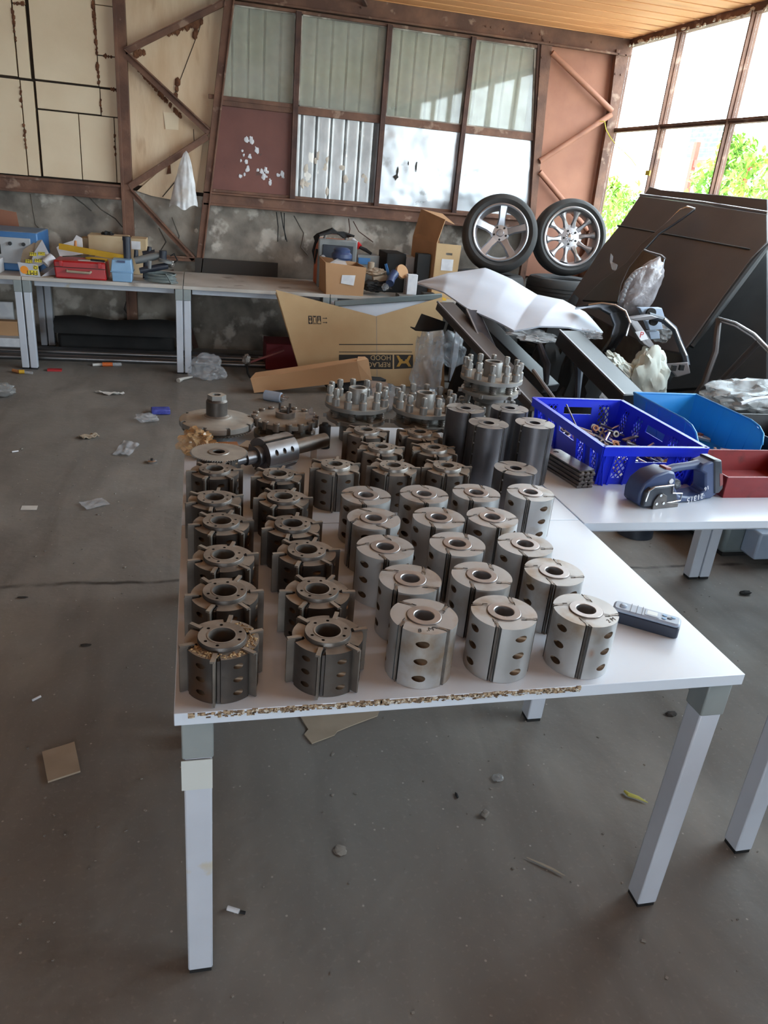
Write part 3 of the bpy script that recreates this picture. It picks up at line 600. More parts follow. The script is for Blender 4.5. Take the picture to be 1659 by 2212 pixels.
pa, pb_ = (13.950, 22.037, 3.867), (13.950, 20.516, 3.136)
b = MB(); z = pb_[2]
while z < pa[2] - .05:
    b.box((13.95, (pa[1] + pb_[1]) / 2, z), (.05, abs(pa[1] - pb_[1]), .10)); z += .13
b.build('shutter', 'ext_dark', bd)
# ivy and a red trellis
tr = thing('trellis', 'red wooden trellis with climbing leaves beyond the right windows', 'trellis', (9.0, 11.0, 0))
pa, pb_ = (9.000, 13.961, 2.490), (9.000, 11.805, 2.351)
b = MB(); b.bb(8.98, 9.02, pb_[1] - 3, pa[1], pa[2] - .08, pa[2] + .05); b.bb(8.98, 9.02, pb_[1] - 3, pa[1], pa[2] - .7, pa[2] - .6); b.build('rail', 'ext_red', tr)
y = pa[1]
while y > pb_[1] - 3:
    b = MB(); b.bb(8.96, 9.04, y - .05, y + .05, 0, pa[2] + .35); b.build('post', 'ext_red', tr); y -= .8
q1, q2, q3, q4 = (8.600, 12.188, 2.605), (8.600, 11.575, 2.264), (8.600, 12.603, 2.105), (8.600, 11.527, 2.793)
leafmass('climbing_plant', [(q1, .32), (q2, .45), (q3, .45), ((8.6, q2[1] - .9, q2[2] - .1), .55), ((8.6, q3[1], q3[2] - .8), .8)], 2600, .075, 'leaf_green', 'pale green climbing plant on the red trellis outside', 'plant', 9)
leafmass('tree', [((12.5, 4.5, 1.2), 1.0), ((13, 2.5, 1.6), 1.3), ((12.5, 6.3, .9), .9)], 2200, .14, 'leaf_dark', 'darker green tree farther off outside the rightmost pane', 'tree', 19)
# yellow wire hanging from the corner
b = MB(); b.tube([(3.788, 7.660, 2.387), (3.845, 7.600, 2.390), (3.876, 7.600, 2.321), (3.908, 7.550, 2.257), (3.968, 7.500, 2.185), (4.016, 7.400, 2.127), (4.048, 7.300, 2.068), (4.076, 7.250, 2.018)], .004, 6); solo(b, 'wire', 'wire_yellow', 'thin yellow green wire dangling from the corner post across the pane', 'wire')
b = MB(); b.bb(XR - .05, XR - .04, 6.80, 6.87, 1.93, 1.97); solo(b, 'tape_knot', 'wire_yellow', 'small yellow tape wrapped on the first window mullion', 'tape')

# ================================================================== DESKS
def desk(x0, y0, w, d, label, group, top='desk_top', legs=(1, 1, 1, 1), legin=.012, lean=0, gap_beam=True):
    t = thing('desk', label, 'desk', (x0 + w / 2, y0 + d / 2, 0), 0, group)
    b = MB(); b.bb(x0, x0 + w, y0, y0 + d, .712, .74); o = b.build('desk_top', top, t, bevel=.0015)
    b = MB(); b.bb(x0 + .07, x0 + w - .07, y0 + .10, y0 + .14, .66, .711); b.build('support_beam', 'desk_metal', t, bevel=.002)
    b = MB(); b.bb(x0 + .07, x0 + w - .07, y0 + d - .14, y0 + d - .10, .66, .711); b.build('support_beam', 'desk_metal', t, bevel=.002)
    for k, (sx, sy) in enumerate(((0, 0), (1, 0), (0, 1), (1, 1))):
        if not legs[k]: continue
        lx_ = x0 + legin + .03 if sx == 0 else x0 + w - legin - .03
        ly = y0 + legin + .03 if sy == 0 else y0 + d - legin - .03
        dx = -lean if sx else 0
        b = MB(); b.slab([(lx_ - .028, ly - .028, .622), (lx_ + .028, ly - .028, .622), (lx_ + .028, ly + .028, .622), (lx_ - .028, ly + .028, .622)], .001)
        b = MB(); z1, z0 = .622, .012; h_ = .027
        vs = [(lx_ + dx + a * h_, ly + c * h_, z0) for a, c in ((-1, -1), (1, -1), (1, 1), (-1, 1))] + [(lx_ + a * h_, ly + c * h_, z1) for a, c in ((-1, -1), (1, -1), (1, 1), (-1, 1))]
        b.add(vs, [(0, 3, 2, 1), (4, 5, 6, 7), (0, 1, 5, 4), (1, 2, 6, 5), (2, 3, 7, 6), (3, 0, 4, 7)]); lg = b.build('leg', 'desk_metal', t, bevel=.004)
        b = MB(); b.bb(lx_ + dx - .024, lx_ + dx + .024, ly - .024, ly + .024, 0, .0125); b.build('foot', 'black_foot', lg)
        b = MB(); b.bb(lx_ - .030, lx_ + .030, ly - .030, ly + .030, .620, .7115); sgn = 1 if sy == 0 else -1; b.slab([(lx_, ly + sgn * .03, .711), (lx_, ly + sgn * .10, .711), (lx_, ly + sgn * .085, .68), (lx_, ly + sgn * .03, .64)], .05, (1, 0, 0)); b.build('leg_cap', 'desk_cap', lg, bevel=.003)
    return t
GA = 'white office desks pushed together in the middle'
d1 = desk(-.050, 1.178, 1.226, .826, 'front white desk carrying the cutter heads, its front edge chipped', GA, lean=.012)
# chipped laminate along the front edge
b = MB(); rnd = random.Random(11); x = -.025
while x < .77:
    w_ = rnd.uniform(.006, .02); h0 = rnd.uniform(.004, .010); b.bb(x, x + w_, 1.1755, 1.179, .7405 - h0 - rnd.uniform(0, .004), .7402 - rnd.uniform(0, .002)); x += w_ * rnd.uniform(.8, 1.1 if x > .08 else 2.0)
for k in range(320):
    x = rnd.uniform(.0, .77); z = .7385 - rnd.random() * .011; b.box((x, 1.1758, z), (rnd.uniform(.003, .010), .0022, .0012), Matrix.Identity(4))
o = b.build('chipped_edge', 'chipboard', d1)
b = MB(); b.bb(-.0395, .0195, 1.1877, 1.1895, .545, .618); b.build('tape_strip', 'desk_tape', d1)
desk(-.050, 2.008, 1.226, .93, 'rear white desk under the dark flanged spindle parts', GA, legs=(1, 0, 1, 1))
desk(1.181, 1.978, 1.225, .955, 'white side desk carrying the blue crate and strapping tool', GA, legs=(0, 0, 0, 1), legin=0)
desk(2.408, 1.978, 1.21, .955, 'white side desk at the right edge beyond the red tray', GA, legs=(0, 0, 1, 1), legin=0)
desk(1.46, .50, 1.21, .88, 'white desk of which only one leg shows at the right edge', GA, legs=(0, 0, 1, 0))
GB = 'white office desks in a row along the back wall'
desk(-3.81, 6.69, 1.226, .93, 'white bench desk at the far left by the wall', GB, 'desk_old', legin=.0)
desk(-2.578, 6.69, 1.226, .93, 'white bench desk under the blue device by the wall', GB, 'desk_old', legin=.0)
desk(-1.346, 6.69, 1.226, .93, 'white bench desk under the red tool case by the wall', GB, 'desk_old', legin=.0)
desk(-.114, 6.69, 1.226, .93, 'white bench desk with the bare dusty top by the wall', GB, 'desk_old', legin=.0)
desk(1.118, 6.69, 1.226, .93, 'white bench desk under the open cartons by the wall', GB, 'desk_old', legin=.0)

# ================================================================== CUTTER HEADS
ZT = .7405
def head_outline(Rr, slots, half, depth, n_arc, slant=0.0):
    out, inn = [], []
    k = len(slots); slots = sorted(s % (2 * pi) for s in slots)
    for i, s in enumerate(slots):
        nx = slots[(i + 1) % k] + (2 * pi if i == k - 1 else 0)
        a0, a1 = s - half, s + half
        pts = [(a0, Rr), (a0 + slant + half * .15, Rr - depth), (a1 + slant - half * .15, Rr - depth), (a1, Rr)]
        for a, r in pts: out.append((a, r))
        b0, b1 = s + half, nx - half
        for j in range(1, n_arc): out.append((b0 + (b1 - b0) * j / n_arc, Rr))
    return out
def head_body(name, Rr, h, rb, slots, half, depth, m, parent, slant=.0, n_arc=14, holes=True, hole_r=.0078, hz=None, tilt=.95, hshift=0.0):
    o = head_outline(Rr, slots, half, depth, n_arc, slant)
    outer = [(r * cos(a), r * sin(a)) for a, r in o]; inner = [(rb * cos(a), rb * sin(a)) for a, r in o]
    mb = MB(); mb.ring_prism(outer, inner, 0, h); ob = mb.build(name, m, parent)
    if holes:
        hz = hz or [h * .2, h * .5, h * .8]; k = len(slots); ss = sorted(s % (2 * pi) for s in slots); c = MB()
        for i, s in enumerate(ss):
            nx = ss[(i + 1) % k] + (2 * pi if i == k - 1 else 0); mid = (s + nx) / 2 + hshift
            for z in hz:
                p = Vector((Rr * cos(mid), Rr * sin(mid), z)); d = Vector((cos(mid + tilt), sin(mid + tilt), 0)); c.cyl(p - d * .024, p + d * .02, hole_r, n=16)
        boolean(ob, c, m='pocket')
    return ob

def make_alu(label, h=.13, Rr=.0695):
    t = thing('milling_cutter', label, 'cutter head'); sl = [pi / 4 + i * pi / 2 for i in range(4)]
    head_body('body', Rr, h, .0225, sl, .098, .0235, 'alu', t, slant=-.27, hz=[h * .19, h * .5, h * .81])
    b = MB(); b.lathe([(.0355, h - .004), (.0355, h + .0016), (.0347, h + .0022), (.0218, h + .0022), (.0206, h + .0010), (.0206, .004), (.0212, .002), (.0225, .004), (.0225, h - .004)], 48, None, True); b.build('hub_ring', 'alu_ring', t, smooth=20)
    b = MB(); b.lathe([(.0372, h - .002), (.0372, h + .0003), (.0357, h + .0003), (.0357, h - .002)], 48, None, True); b.build('groove', 'steel_slot', t)
    for s in sl:
        M = T((0, 0, 0), s) @ T((Rr, 0, 0), R(24)) @ T((-Rr, 0, 0))
        b = MB(); b.box((Rr - .0125, -.0052, h / 2), (.027, .0017, h + .001), M @ T((0, 0, 0), .10)); b.build('knife', 'knife', t)
        b = MB(); b.prism([(Rr - .0225, -.0030), (Rr - .0125, -.0012), (Rr - .003, -.0036), (Rr - .0035, .0010), (Rr - .0125, .0044), (Rr - .0225, .0030)], .001, h + .0006, M); b.build('clamp_wedge', 'wedge_steel', t)
        b = MB(); b.box((Rr - .0295, -.0012, h + .0002), (.011, .0012, .0009), M @ T((0, 0, 0), -.06)); b.build('slot_end', 'hole_black', t)
    return t
GS = 'bright aluminium cutter heads on the front desk'
alu0 = make_alu('x')
sx = [.4445, .619, .798]
alu_pos = [
 (.442, 1.270, -59, 'bright aluminium cutter head with handwriting on its top, front row'),
 (.617, 1.272, -120, 'bright aluminium cutter head in the middle of the three at the front edge'),
 (.802, 1.266, -111, 'bright aluminium cutter head with an orange rust spot, nearest the handheld meter'),
 (.453, 1.425, -42, 'bright aluminium cutter head directly behind the one with handwriting'),
 (.623, 1.429, -125, 'bright aluminium cutter head in the second row, centre of its row'),
 (.806, 1.438, -115, 'bright aluminium cutter head in the second row, right end of its row'),
 (.432, 1.584, -100, 'bright aluminium cutter head in the third row, left end of its row'),
 (.617, 1.593, -125, 'bright aluminium cutter head in the third row, centre of its row'),
 (.793, 1.583, -112, 'bright aluminium cutter head in the third row, right end of its row'),
 (.439, 1.750, -70, 'bright aluminium cutter head in the fourth row, left end of its row'),
 (.616, 1.751, -118, 'bright aluminium cutter head in the fourth row, centre of its row'),
 (.766, 1.748, -95, 'bright aluminium cutter head in the fourth row, right end of its row'),
 (.450, 1.905, -105, 'bright aluminium cutter head in the rearmost bright row, left end'),
 (.620, 1.912, -100, 'bright aluminium cutter head in the rearmost bright row, second from left'),
 (.780, 1.920, -120, 'bright aluminium cutter head in the rearmost bright row, third from left'),
 (.950, 1.921, -118, 'bright aluminium cutter head in the rearmost bright row, right end')]
for i, (x, y, a, lab) in enumerate(alu_pos):
    rz = R(a) - pi / 4
    if i == 0: continue
    o = dup(alu0, (x, y, ZT), rz, lab, GS)
    if i == 2:
        b = MB(); M = T((0, 0, 0), R(-97) - rz)       # rust bloom on the metal
        b.grid(lambda u, v: M @ Vector((.0697 * cos((u - .5) * .5), .0697 * sin((u - .5) * .5), (v - .5) * .036)), 10, 4, 0)
        q = b.build('rust_spot', 'rust_bloom', None); q.location.z = .066; q.parent = o
alu0.location = (.442, 1.270, ZT); alu0.rotation_euler = (0, 0, R(-59) - pi / 4); tag(alu0, alu_pos[0][3], None, GS)
M0 = T((.442, 1.270, ZT + .1302)); mk = Matrix.Rotation(-(R(-59) - pi / 4), 4, 'Z') 
q = text('8  .M', .017, Matrix.Rotation(-(R(-59) - pi / 4), 4, 'Z') @ Matrix.Translation((-.012, -.052, .1303)) @ Matrix.Rotation(R(8), 4, 'Z'), 'print_black', None, 'handwriting', .0002, 'CENTER', .3); q.parent = alu0
q3 = [o for o in bpy.data.objects if o.get('label') == alu_pos[2][3]][0]
q = text('2 M', .016, Matrix.Rotation(-(R(-111) - pi / 4), 4, 'Z') @ Matrix.Translation((.035, -.045, .1303)) @ Matrix.Rotation(R(25), 4, 'Z'), 'print_black', None, 'handwriting', .0002, 'CENTER', .3); q.parent = q3

def make_dark(label, h=.099, Rr=.0705, nb=6, out=.0095, m='old_steel', screws=6, rc=.0465, ch=.009, rb=.026, blade='old_blade'):
    t = thing('milling_cutter', label, 'cutter head'); sl = [i * 2 * pi / nb for i in range(nb)]
    hz = [h * .2, h * .5, h * .8]
    head_body('body', Rr, h, rb, sl, .115, .022, m, t, slant=-.05, n_arc=10, hz=hz, hole_r=.0058, hshift=.08)
    b = MB(); b.lathe([(rb, h - .01), (rb, h + ch), (rc - .001, h + ch), (rc, h + ch - .0015), (rc, h - .01)], 40, None, True); o = b.build('collar', m, t)
    c = MB()
    for j in range(screws):
        a = j * 2 * pi / screws + (.18 if j % 2 else -.1); c.cyl((.0362 * cos(a), .0362 * sin(a), h + ch - .008), (.0362 * cos(a), .0362 * sin(a), h + ch + .01), .0034, n=12)
    boolean(o, c)
    b = MB(); b.lathe([(rb - .0005, .002), (rb - .0005, h + ch + .0006), (rb + .0025, h + ch + .0006), (rb + .0025, .002)], 40, None, True); b.build('bore_sleeve', 'old_steel_light', t)
    for i, s in enumerate(sl):
        M = T((0, 0, 0), s)
        b = MB(); b.box((Rr - .004 + out / 2, -.003, h / 2 + .0012), (out + .016, .0042, h - .0005), M); b.box((Rr - .007 + out / 2, -.0012, h + .0018), (.019 + out, .0085, .0044), M @ T((0, 0, 0), -.06)); b.build('blade', blade, t)
        b = MB(); b.prism([(Rr - .021, .0016), (Rr - .001, .0010), (Rr - .003, .0062), (Rr - .021, .0072)], .001, h - .004, M); b.build('clamp_wedge', 'steel_slot', t)
        b = MB(); b.box((Rr - .011, -.0066, h + .0004), (.019, .0016, .001), M @ T((0, 0, 0), .05)); b.box((Rr - .011, .0098, h + .0004), (.016, .0014, .001), M @ T((0, 0, 0), -.1)); b.build('slot_line', 'hole_black', t)
    return t
GD = 'dark dusty cutter heads with protruding blades on the front desk'
dark0 = make_dark('x')
dz = .1
dark_pos = [
 (.0395, 1.268, 20, 'dark cutter head caked with sawdust at the front left corner of the desk'),
 (.245, 1.267, 12, 'dark cutter head at the front edge, left of the handwritten bright one'),
 (.050, 1.440, 8, 'dark cutter head in the second row at the left desk edge'),
 (.248, 1.434, 0, 'dark cutter head in the second row, inner column'),
 (.053, 1.607, 15, 'dark cutter head in the third row at the left desk edge'),
 (.249, 1.625, 10, 'dark cutter head in the third row, inner column'),
 (.053, 1.797, 12, 'dark cutter head in the fourth row at the left desk edge'),
 (.232, 1.775, 18, 'dark cutter head in the fourth row, inner column'),
 (.040, 1.950, 25, 'dark cutter head in the fifth row at the left desk edge'),
 (.227, 1.955, 5, 'dark cutter head in the fifth row, inner column'),
 (.045, 2.170, 10, 'dark cutter head just in front of the saw blade'),
 (.229, 2.130, 16, 'dark cutter head just in front of the lying shaft cutter')]
for i, (x, y, a, lab) in enumerate(dark_pos):
    if i == 0: continue
    dup(dark0, (x, y, ZT), R(a), lab, GD)
dark0.location = (.0395, 1.268, ZT); dark0.rotation_euler = (0, 0, R(20)); tag(dark0, dark_pos[0][3], None, GD)
# sawdust heaped round the collar of the corner head
b = MB(); rnd = random.Random(21)
for k in range(150):
    a = rnd.uniform(-2.8, 1.3); r_ = rnd.uniform(.052, .067) if k % 3 else rnd.uniform(.052, .057); b.blob((r_ * cos(a), r_ * sin(a), .0990), (rnd.uniform(.001, .0045), rnd.uniform(.001, .0045), .0018), k, .6, 2, 1)
q = b.build('sawdust', 'sawdust', None); q.parent = dark0; q.rotation_euler = (0, 0, -R(20))

GE = 'taller dusty brown cutter heads behind the bright ones'
tall0 = make_dark('x', h=.119, Rr=.0725, nb=6, out=.010, m='old_steel_light', rc=.045, ch=.010, rb=.022, screws=6)
tall_pos = [(.406, 2.158, 20, 'tall brown stained cutter head left of two like it, one row behind the bright heads'), (.588, 2.149, 0, 'tall dusty cutter head in the middle of the row behind the bright heads'), (.762, 2.149, 8, 'tall dusty cutter head at the right of the row behind the bright heads'),
 (.587, 2.325, 14, 'tall dusty cutter head in the second row back, left one'), (.769, 2.323, 22, 'tall dusty cutter head in the second row back, beside the long cylinders'), (.574, 2.505, 10, 'tall dusty cutter head at the foot of the left bolt ringed spindle head'), (.765, 2.490, 30, 'shaded cutter head at the foot of the middle bolt ringed spindle head')]
for i, (x, y, a, lab) in enumerate(tall_pos):
    if i: dup(tall0, (x, y, ZT), R(a), lab, GE)
tall0.location = (*tall_pos[0][:2], ZT); tall0.rotation_euler = (0, 0, R(20)); tag(tall0, tall_pos[0][3], None, GE)

def make_long(label, h):
    t = thing('milling_cylinder', label, 'cutter head'); Rr = .0685; sl = [pi / 4 + i * pi / 2 for i in range(4)]
    head_body('body', Rr, h, .019, sl, .075, .018, 'graphite', t, slant=-.1, holes=False)
    b = MB(); b.lathe([(.019, h - .003), (.019, h + .001), (.034, h + .001), (.0345, h - .003)], 40, None, True); b.build('hub_ring', 'graphite', t)
    for s in sl:
        M = T((0, 0, 0), s); b = MB(); b.box((Rr - .008, -.0028, h / 2), (.018, .002, h - .001), M); b.build('knife', 'knife', t)
        b = MB(); b.prism([(Rr - .017, -.0016), (Rr - .004, -.0014), (Rr - .005, .0022), (Rr - .017, .0036)], .001, h - .002, M); w_ = b.build('clamp_wedge', 'graphite_dark', t)
        b = MB()
        for z in (.03, .07, .11, .15, .19):
            if z < h - .01: b.cyl(M @ Vector((Rr - .006, .001, z)), M @ Vector((Rr - .002, .001, z)), .003, n=8)
        b.build('set_screw', 'alu_bright', t)
    return t
GL = 'long graphite grey cutter cylinders'
l0 = make_long('long graphite cylinder at the front left of the group of four', .21)
dup(l0, (1.135, 2.355, ZT), R(-20), 'long graphite cylinder at the front right of the four, next to the blue crate', GL)
dup(l0, (.935, 2.52, ZT), R(-50), 'long graphite cylinder at the rear left of the group of four', GL)
dup(l0, (1.112, 2.535, ZT), R(-8), 'long graphite cylinder at the rear right of the group of four', GL)
l0.location = (.960, 2.345, ZT); l0.rotation_euler = (0, 0, R(-15)); tag(l0, None, None, GL)
l1 = make_long('shorter graphite cylinder standing before the long ones', .135); l1.location = (.977, 2.108, ZT); l1.rotation_euler = (0, 0, R(-12))

# bolt ringed spindle heads
def make_spindle(label, lift=0.0, rad=.123):
    t = thing('spindle_tool', label, 'spindle head'); z0 = lift
    b = MB(); b.lathe([(.062, 0), (.062, z0 + .03), (rad * .93, z0 + .032), (rad * .93, z0 + .046), (.060, z0 + .048), (.060, z0 + .085)], 40); b.build('lower_plate', 'dusty_steel', t)
    b = MB(); b.lathe([(.02, z0 + .084), (rad, z0 + .085), (rad, z0 + .099), (rad - .002, z0 + .100), (.02, z0 + .1005)], 48); b.build('upper_plate', 'dusty_steel', t)
    b = MB(); b.lathe([(.026, z0 + .10), (.026, z0 + .158), (.034, z0 + .158), (.036, z0 + .155), (.036, z0 + .10)], 36, None, True); b.box((.031, 0, z0 + .156), (.014, .006, .007)); b.build('collar', 'dusty_steel', t)
    b = MB(); b.cyl((0, 0, z0 + .1005), (0, 0, z0 + .102), .0262, n=24); b.build('bore', 'hole_black', t)
    for j in range(12):
        a = j * 2 * pi / 12; M = T((rad * .87 * cos(a), rad * .87 * sin(a), z0), a)
        b = MB(); b.lathe([(.0145, .10), (.0145, .126), (.012, .129), (.0095, .130), (.0095, .142)], 16, M); b.prism(circ(.0122, 6), .140, .162, M); b.lathe([(.009, .162), (.008, .1645)], 12, M); b.build('bolt', 'dusty_steel', t)
    for j in range(8):
        a = (j + .5) * 2 * pi / 8; M = T((rad * .75 * cos(a), rad * .75 * sin(a), z0), a); pr_ = []
        for q_ in range(5): pr_ += [(.011, .048 + q_ * .0075), (.0155, .051 + q_ * .0075)]
        pr_ += [(.011, .0855)]; b = MB(); b.lathe(pr_, 14, M); b.build('spring', 'old_steel_light', t)
    for j in range(12):
        a = (j + .5) * 2 * pi / 12; M = T((rad * .93 * cos(a), rad * .93 * sin(a), z0 + .039), a); b = MB(); b.box((.004, 0, 0), (.018, .012, .014), M)
        if j % 2: b.build('stop_block', 'dusty_steel', t)
    return t
GP = 'bolt ringed spindle heads at the rear of the desks'
sp0 = make_spindle('bolt ringed spindle head at the left, behind the dusty brown cutter heads', .048)
dup(sp0, (.848, 2.740, ZT), R(12), 'bolt ringed spindle head in the middle, draped with clear film', GP)
sp1 = make_spindle('bolt ringed spindle head at the bottom of the stack behind the long cylinders'); tag(sp1, None, None, GP); sp1.location = (1.13, 2.80, ZT)
dup(sp1, (1.13, 2.80, ZT + .1645), R(9), 'bolt ringed spindle head on top of the stack, highest on the desk', GP)
sp0.location = (.592, 2.785, ZT); tag(sp0, None, None, GP)

# flanged hub
t = thing('flanged_hub', 'dusty flanged hub with a tall stepped boss, rear left corner of the desk', 'hub', (.065, 2.775, ZT))
b = MB(); b.lathe([(.048, 0), (.048, .040), (.060, .046), (.130, .050), (.135, .054), (.135, .072), (.130, .0745), (.105, .076), (.060, .079), (.052, .084), (.050, .086)], 56); b.build('flange', 'dusty_steel', t) if False else None
bb_ = MB(); bb_.lathe([(.048, 0), (.048, .040), (.060, .046), (.130, .050), (.135, .054), (.135, .072), (.130, .0745), (.105, .076), (.060, .079), (.052, .084), (.050, .086)], 56, T((.065, 2.775, ZT)))
o = bb_.build('flange', 'dusty_steel', t)
c = MB()
for a in (.3, 1.5, 2.6, 3.5, 4.35, 5.0, 5.75): c.box((.135 * cos(a), .135 * sin(a), .06), (.030, .014, .06), None, a)
boolean(o, c)
b = MB(); b.lathe([(.050, .084), (.0405, .090), (.0385, .092), (.0385, .142), (.034, .148), (.033, .150)], 40, T((.065, 2.775, ZT))); b.build('boss', 'old_steel', t)
b = MB(); b.ring_prism(circ(.034, 6), circ(.016, 6), .148, .166, T((.065, 2.775, ZT))); b.build('nut_ring', 'dusty_steel', t)
b = MB(); b.lathe([(.110, .040), (.122, .040), (.122, .0445), (.110, .0445)], 60, T((.065, 2.775, ZT)), True)
for k in range(60):
    a = 2 * pi * k / 60; b.box((.124 * cos(a), .124 * sin(a), .0422), (.008, .006, .003), T((.065, 2.775, ZT)), a)
b.build('saw_ring', 'old_blade', t)

# chain disc
C0 = (.322, 2.81, ZT)
t = thing('sprocket_disc', 'dusty sprocket disc with a ring of studs, behind the lying shaft cutter', 'sprocket', C0)
for nm, z0, z1, r_ in (('lower_plate', .0, .018, .118), ('upper_plate', .058, .074, .122)):
    b = MB(); b.lathe([(.02, z0), (r_, z0), (r_, z1), (.09, z1 + .003), (.02, z1 + .003)], 48, T(C0)); b.build(nm, 'dusty_steel', t)
b = MB(); b.lathe([(.026, .07), (.026, .098), (.038, .098), (.038, .07)], 32, T(C0), True); b.build('collar', 'old_steel_light', t)
b = MB(); b.lathe([(.05, .018), (.05, .058)], 24, T(C0)); b.build('core', 'old_steel', t)
for k in range(16):
    a = 2 * pi * k / 16; M = T(C0) @ T((.117 * cos(a), .117 * sin(a), .052), a); b = MB(); b.lathe([(.012, 0), (.012, .030), (.0105, .032)], 16, M); b.lathe([(.0035, .0322), (.0035, .0335)], 8, M); b.build('stud', 'old_blade', t)
for k in range(8):
    a = 2 * pi * (k + .5) / 8; M = T(C0) @ T((.095 * cos(a), .095 * sin(a), .018)); pr_ = []
    for q_ in range(6): pr_ += [(.010, q_ * .0066), (.0145, .003 + q_ * .0066)]
    b = MB(); b.lathe(pr_, 12, M); b.build('spring', 'old_steel_light', t)
for a in (.9, 2.3, 4.9):
    M = T(C0) @ T((.030 * cos(a), .030 * sin(a), .098)); b = MB(); b.cyl(M @ Vector((0, 0, -.01)), M @ Vector((0, 0, .026)), .0045, n=12); b.build('pin', 'old_steel', t)

# saw blade lying on a worn head
dk = make_dark('dark cutter head hidden under the round saw blade', h=.078, Rr=.062, nb=6, out=.004, rc=.045, ch=.010); dk.location = (.062, 2.362, ZT); tag(dk, None, None, GD)
t = thing('saw_blade', 'round toothed saw blade lying flat on a cutter head', 'saw blade', (.062, 2.355, ZT + .0905))
o_ = []; 
for k in range(72):
    a = 2 * pi * k / 72; o_.append((.091 * cos(a), .091 * sin(a))); a2 = a + .06; o_.append((.0845 * cos(a2), .0845 * sin(a2)))
inn = [(.031 * cos(math.atan2(y, x)), .031 * sin(math.atan2(y, x))) for x, y in o_]
b = MB(); b.ring_prism(o_, inn, 0, .003, T((.062, 2.355, ZT + .0905))); b.build('disc', 'dusty_steel', t)
b = MB(); b.lathe([(.0195, .0005), (.0195, .005), (.032, .005), (.034, .001)], 32, T((.062, 2.355, ZT + .0905)), True); b.build('bore_ring', 'old_steel_light', t)

# cutter on a shaft, lying down
A, B = Vector((.150, 2.385, ZT + .060)), Vector((.345, 2.520, ZT + .060)); d = (B - A).normalized()
t = thing('shaft_cutter', 'grey cutter block on a long shaft lying on its side', 'cutter head', (A.x, A.y, ZT))
Mx = Matrix.Translation(A) @ d.to_track_quat('Z', 'Y').to_matrix().to_4x4() @ Matrix.Rotation(R(35), 4, 'Z'); L_ = (B - A).length * .62
A2 = A + d * .055
Mx = Matrix.Translation(A2) @ d.to_track_quat('Z', 'Y').to_matrix().to_4x4()
o = head_outline(.0595, [i * pi / 2 + .45 for i in range(4)], .09, .016, 14, -.1); outer = [(r * cos(a), r * sin(a)) for a, r in o]; inner = [(.015 * cos(a), .015 * sin(a)) for a, r in o]
mb = MB(); mb.ring_prism(outer, inner, 0, .125, Mx); ob = mb.build('body', 'alu_bright', t)
ob.data.materials[0] = MATS['old_steel_light'] if False else MATS['graphite']
c = MB()
for i in range(4):
    mid = i * pi / 2 + .45 + pi / 4
    for z in (.028, .062, .096):
        p = Mx @ Vector((.0595 * cos(mid), .0595 * sin(mid), z)); dd = (Mx.to_3x3() @ Vector((cos(mid + .8), sin(mid + .8), 0))); c.cyl(p - dd * .015 - Vector(t.location), p + dd * .02 - Vector(t.location), .0075, n=14)
boolean(ob, c)
for i in range(4):
    s = i * pi / 2 + .45; M = Mx @ T((0, 0, 0), s); b = MB(); b.box((.052, -.003, .0625), (.018, .003, .126), M); b.build('knife', 'knife', t)
b = MB(); b.cyl(A2 - d * .02, A2, .034, n=24); b.cyl(A2 - d * .06, A2 - d * .02, .022, n=20); b.cyl(A2 - d * .155, A2 - d * .06, .0155, n=20); b.build('shaft', 'graphite', t)
b = MB(); b.cyl(A2 + d * .125, A2 + d * .30, .026, n=24); b.build('shaft_end', 'old_steel', t)

# brown wrapped bag, copper tape box and black box by the left edge
t = MB(); t.blob((-.005, 2.60, ZT + .040), (.060, .075, .042), 4, .55, 2.4, 4, None, -.0395); solo(t, 'plastic_bag', 'film_brown', 'crumpled brown plastic bag on the left edge below the flanged hub', 'bag')
b = MB(); b.box((.085, 2.60, ZT + .018), (.10, .05, .035), None, .1); b.box((.085, 2.60, ZT + .0358), (.03, .0502, .0006), None, .1); solo(b, 'small_carton', 'bronze_tape', 'copper coloured small box in front of the flanged hub', 'box', bevel=.002)
b = MB(); b.box((.19, 2.61, ZT + .016), (.09, .07, .03), None, -.5); solo(b, 'small_carton', 'carton_grey', 'dull brown flattened carton beside the copper coloured box', 'box', bevel=.002)
b = MB(); b.cyl((.455, 2.68, ZT + .0), (.455, 2.68, ZT + .085), .022, n=20); b.cyl((.455, 2.68, ZT + .085), (.455, 2.68, ZT + .095), .012, n=16); solo(b, 'spray_can', 'black_matte', 'small black can between the sprocket disc and the spindle head', 'can')
b = MB(); b.blob((.415, 2.78, ZT + .06), (.02, .02, .06), 8, .4, 3, 3, None, -.0595); solo(b, 'film_scrap', 'film_clear', 'scrap of clear film standing beside the black can', 'film')
b = MB(); b.box((.400, 2.56, ZT + .055), (.014, .012, .03)); b.box((.400, 2.565, ZT + .02), (.02, .02, .041)); solo(b, 'bracket', 'label_white', 'small white bracket beside the shaft cutter', 'bracket')

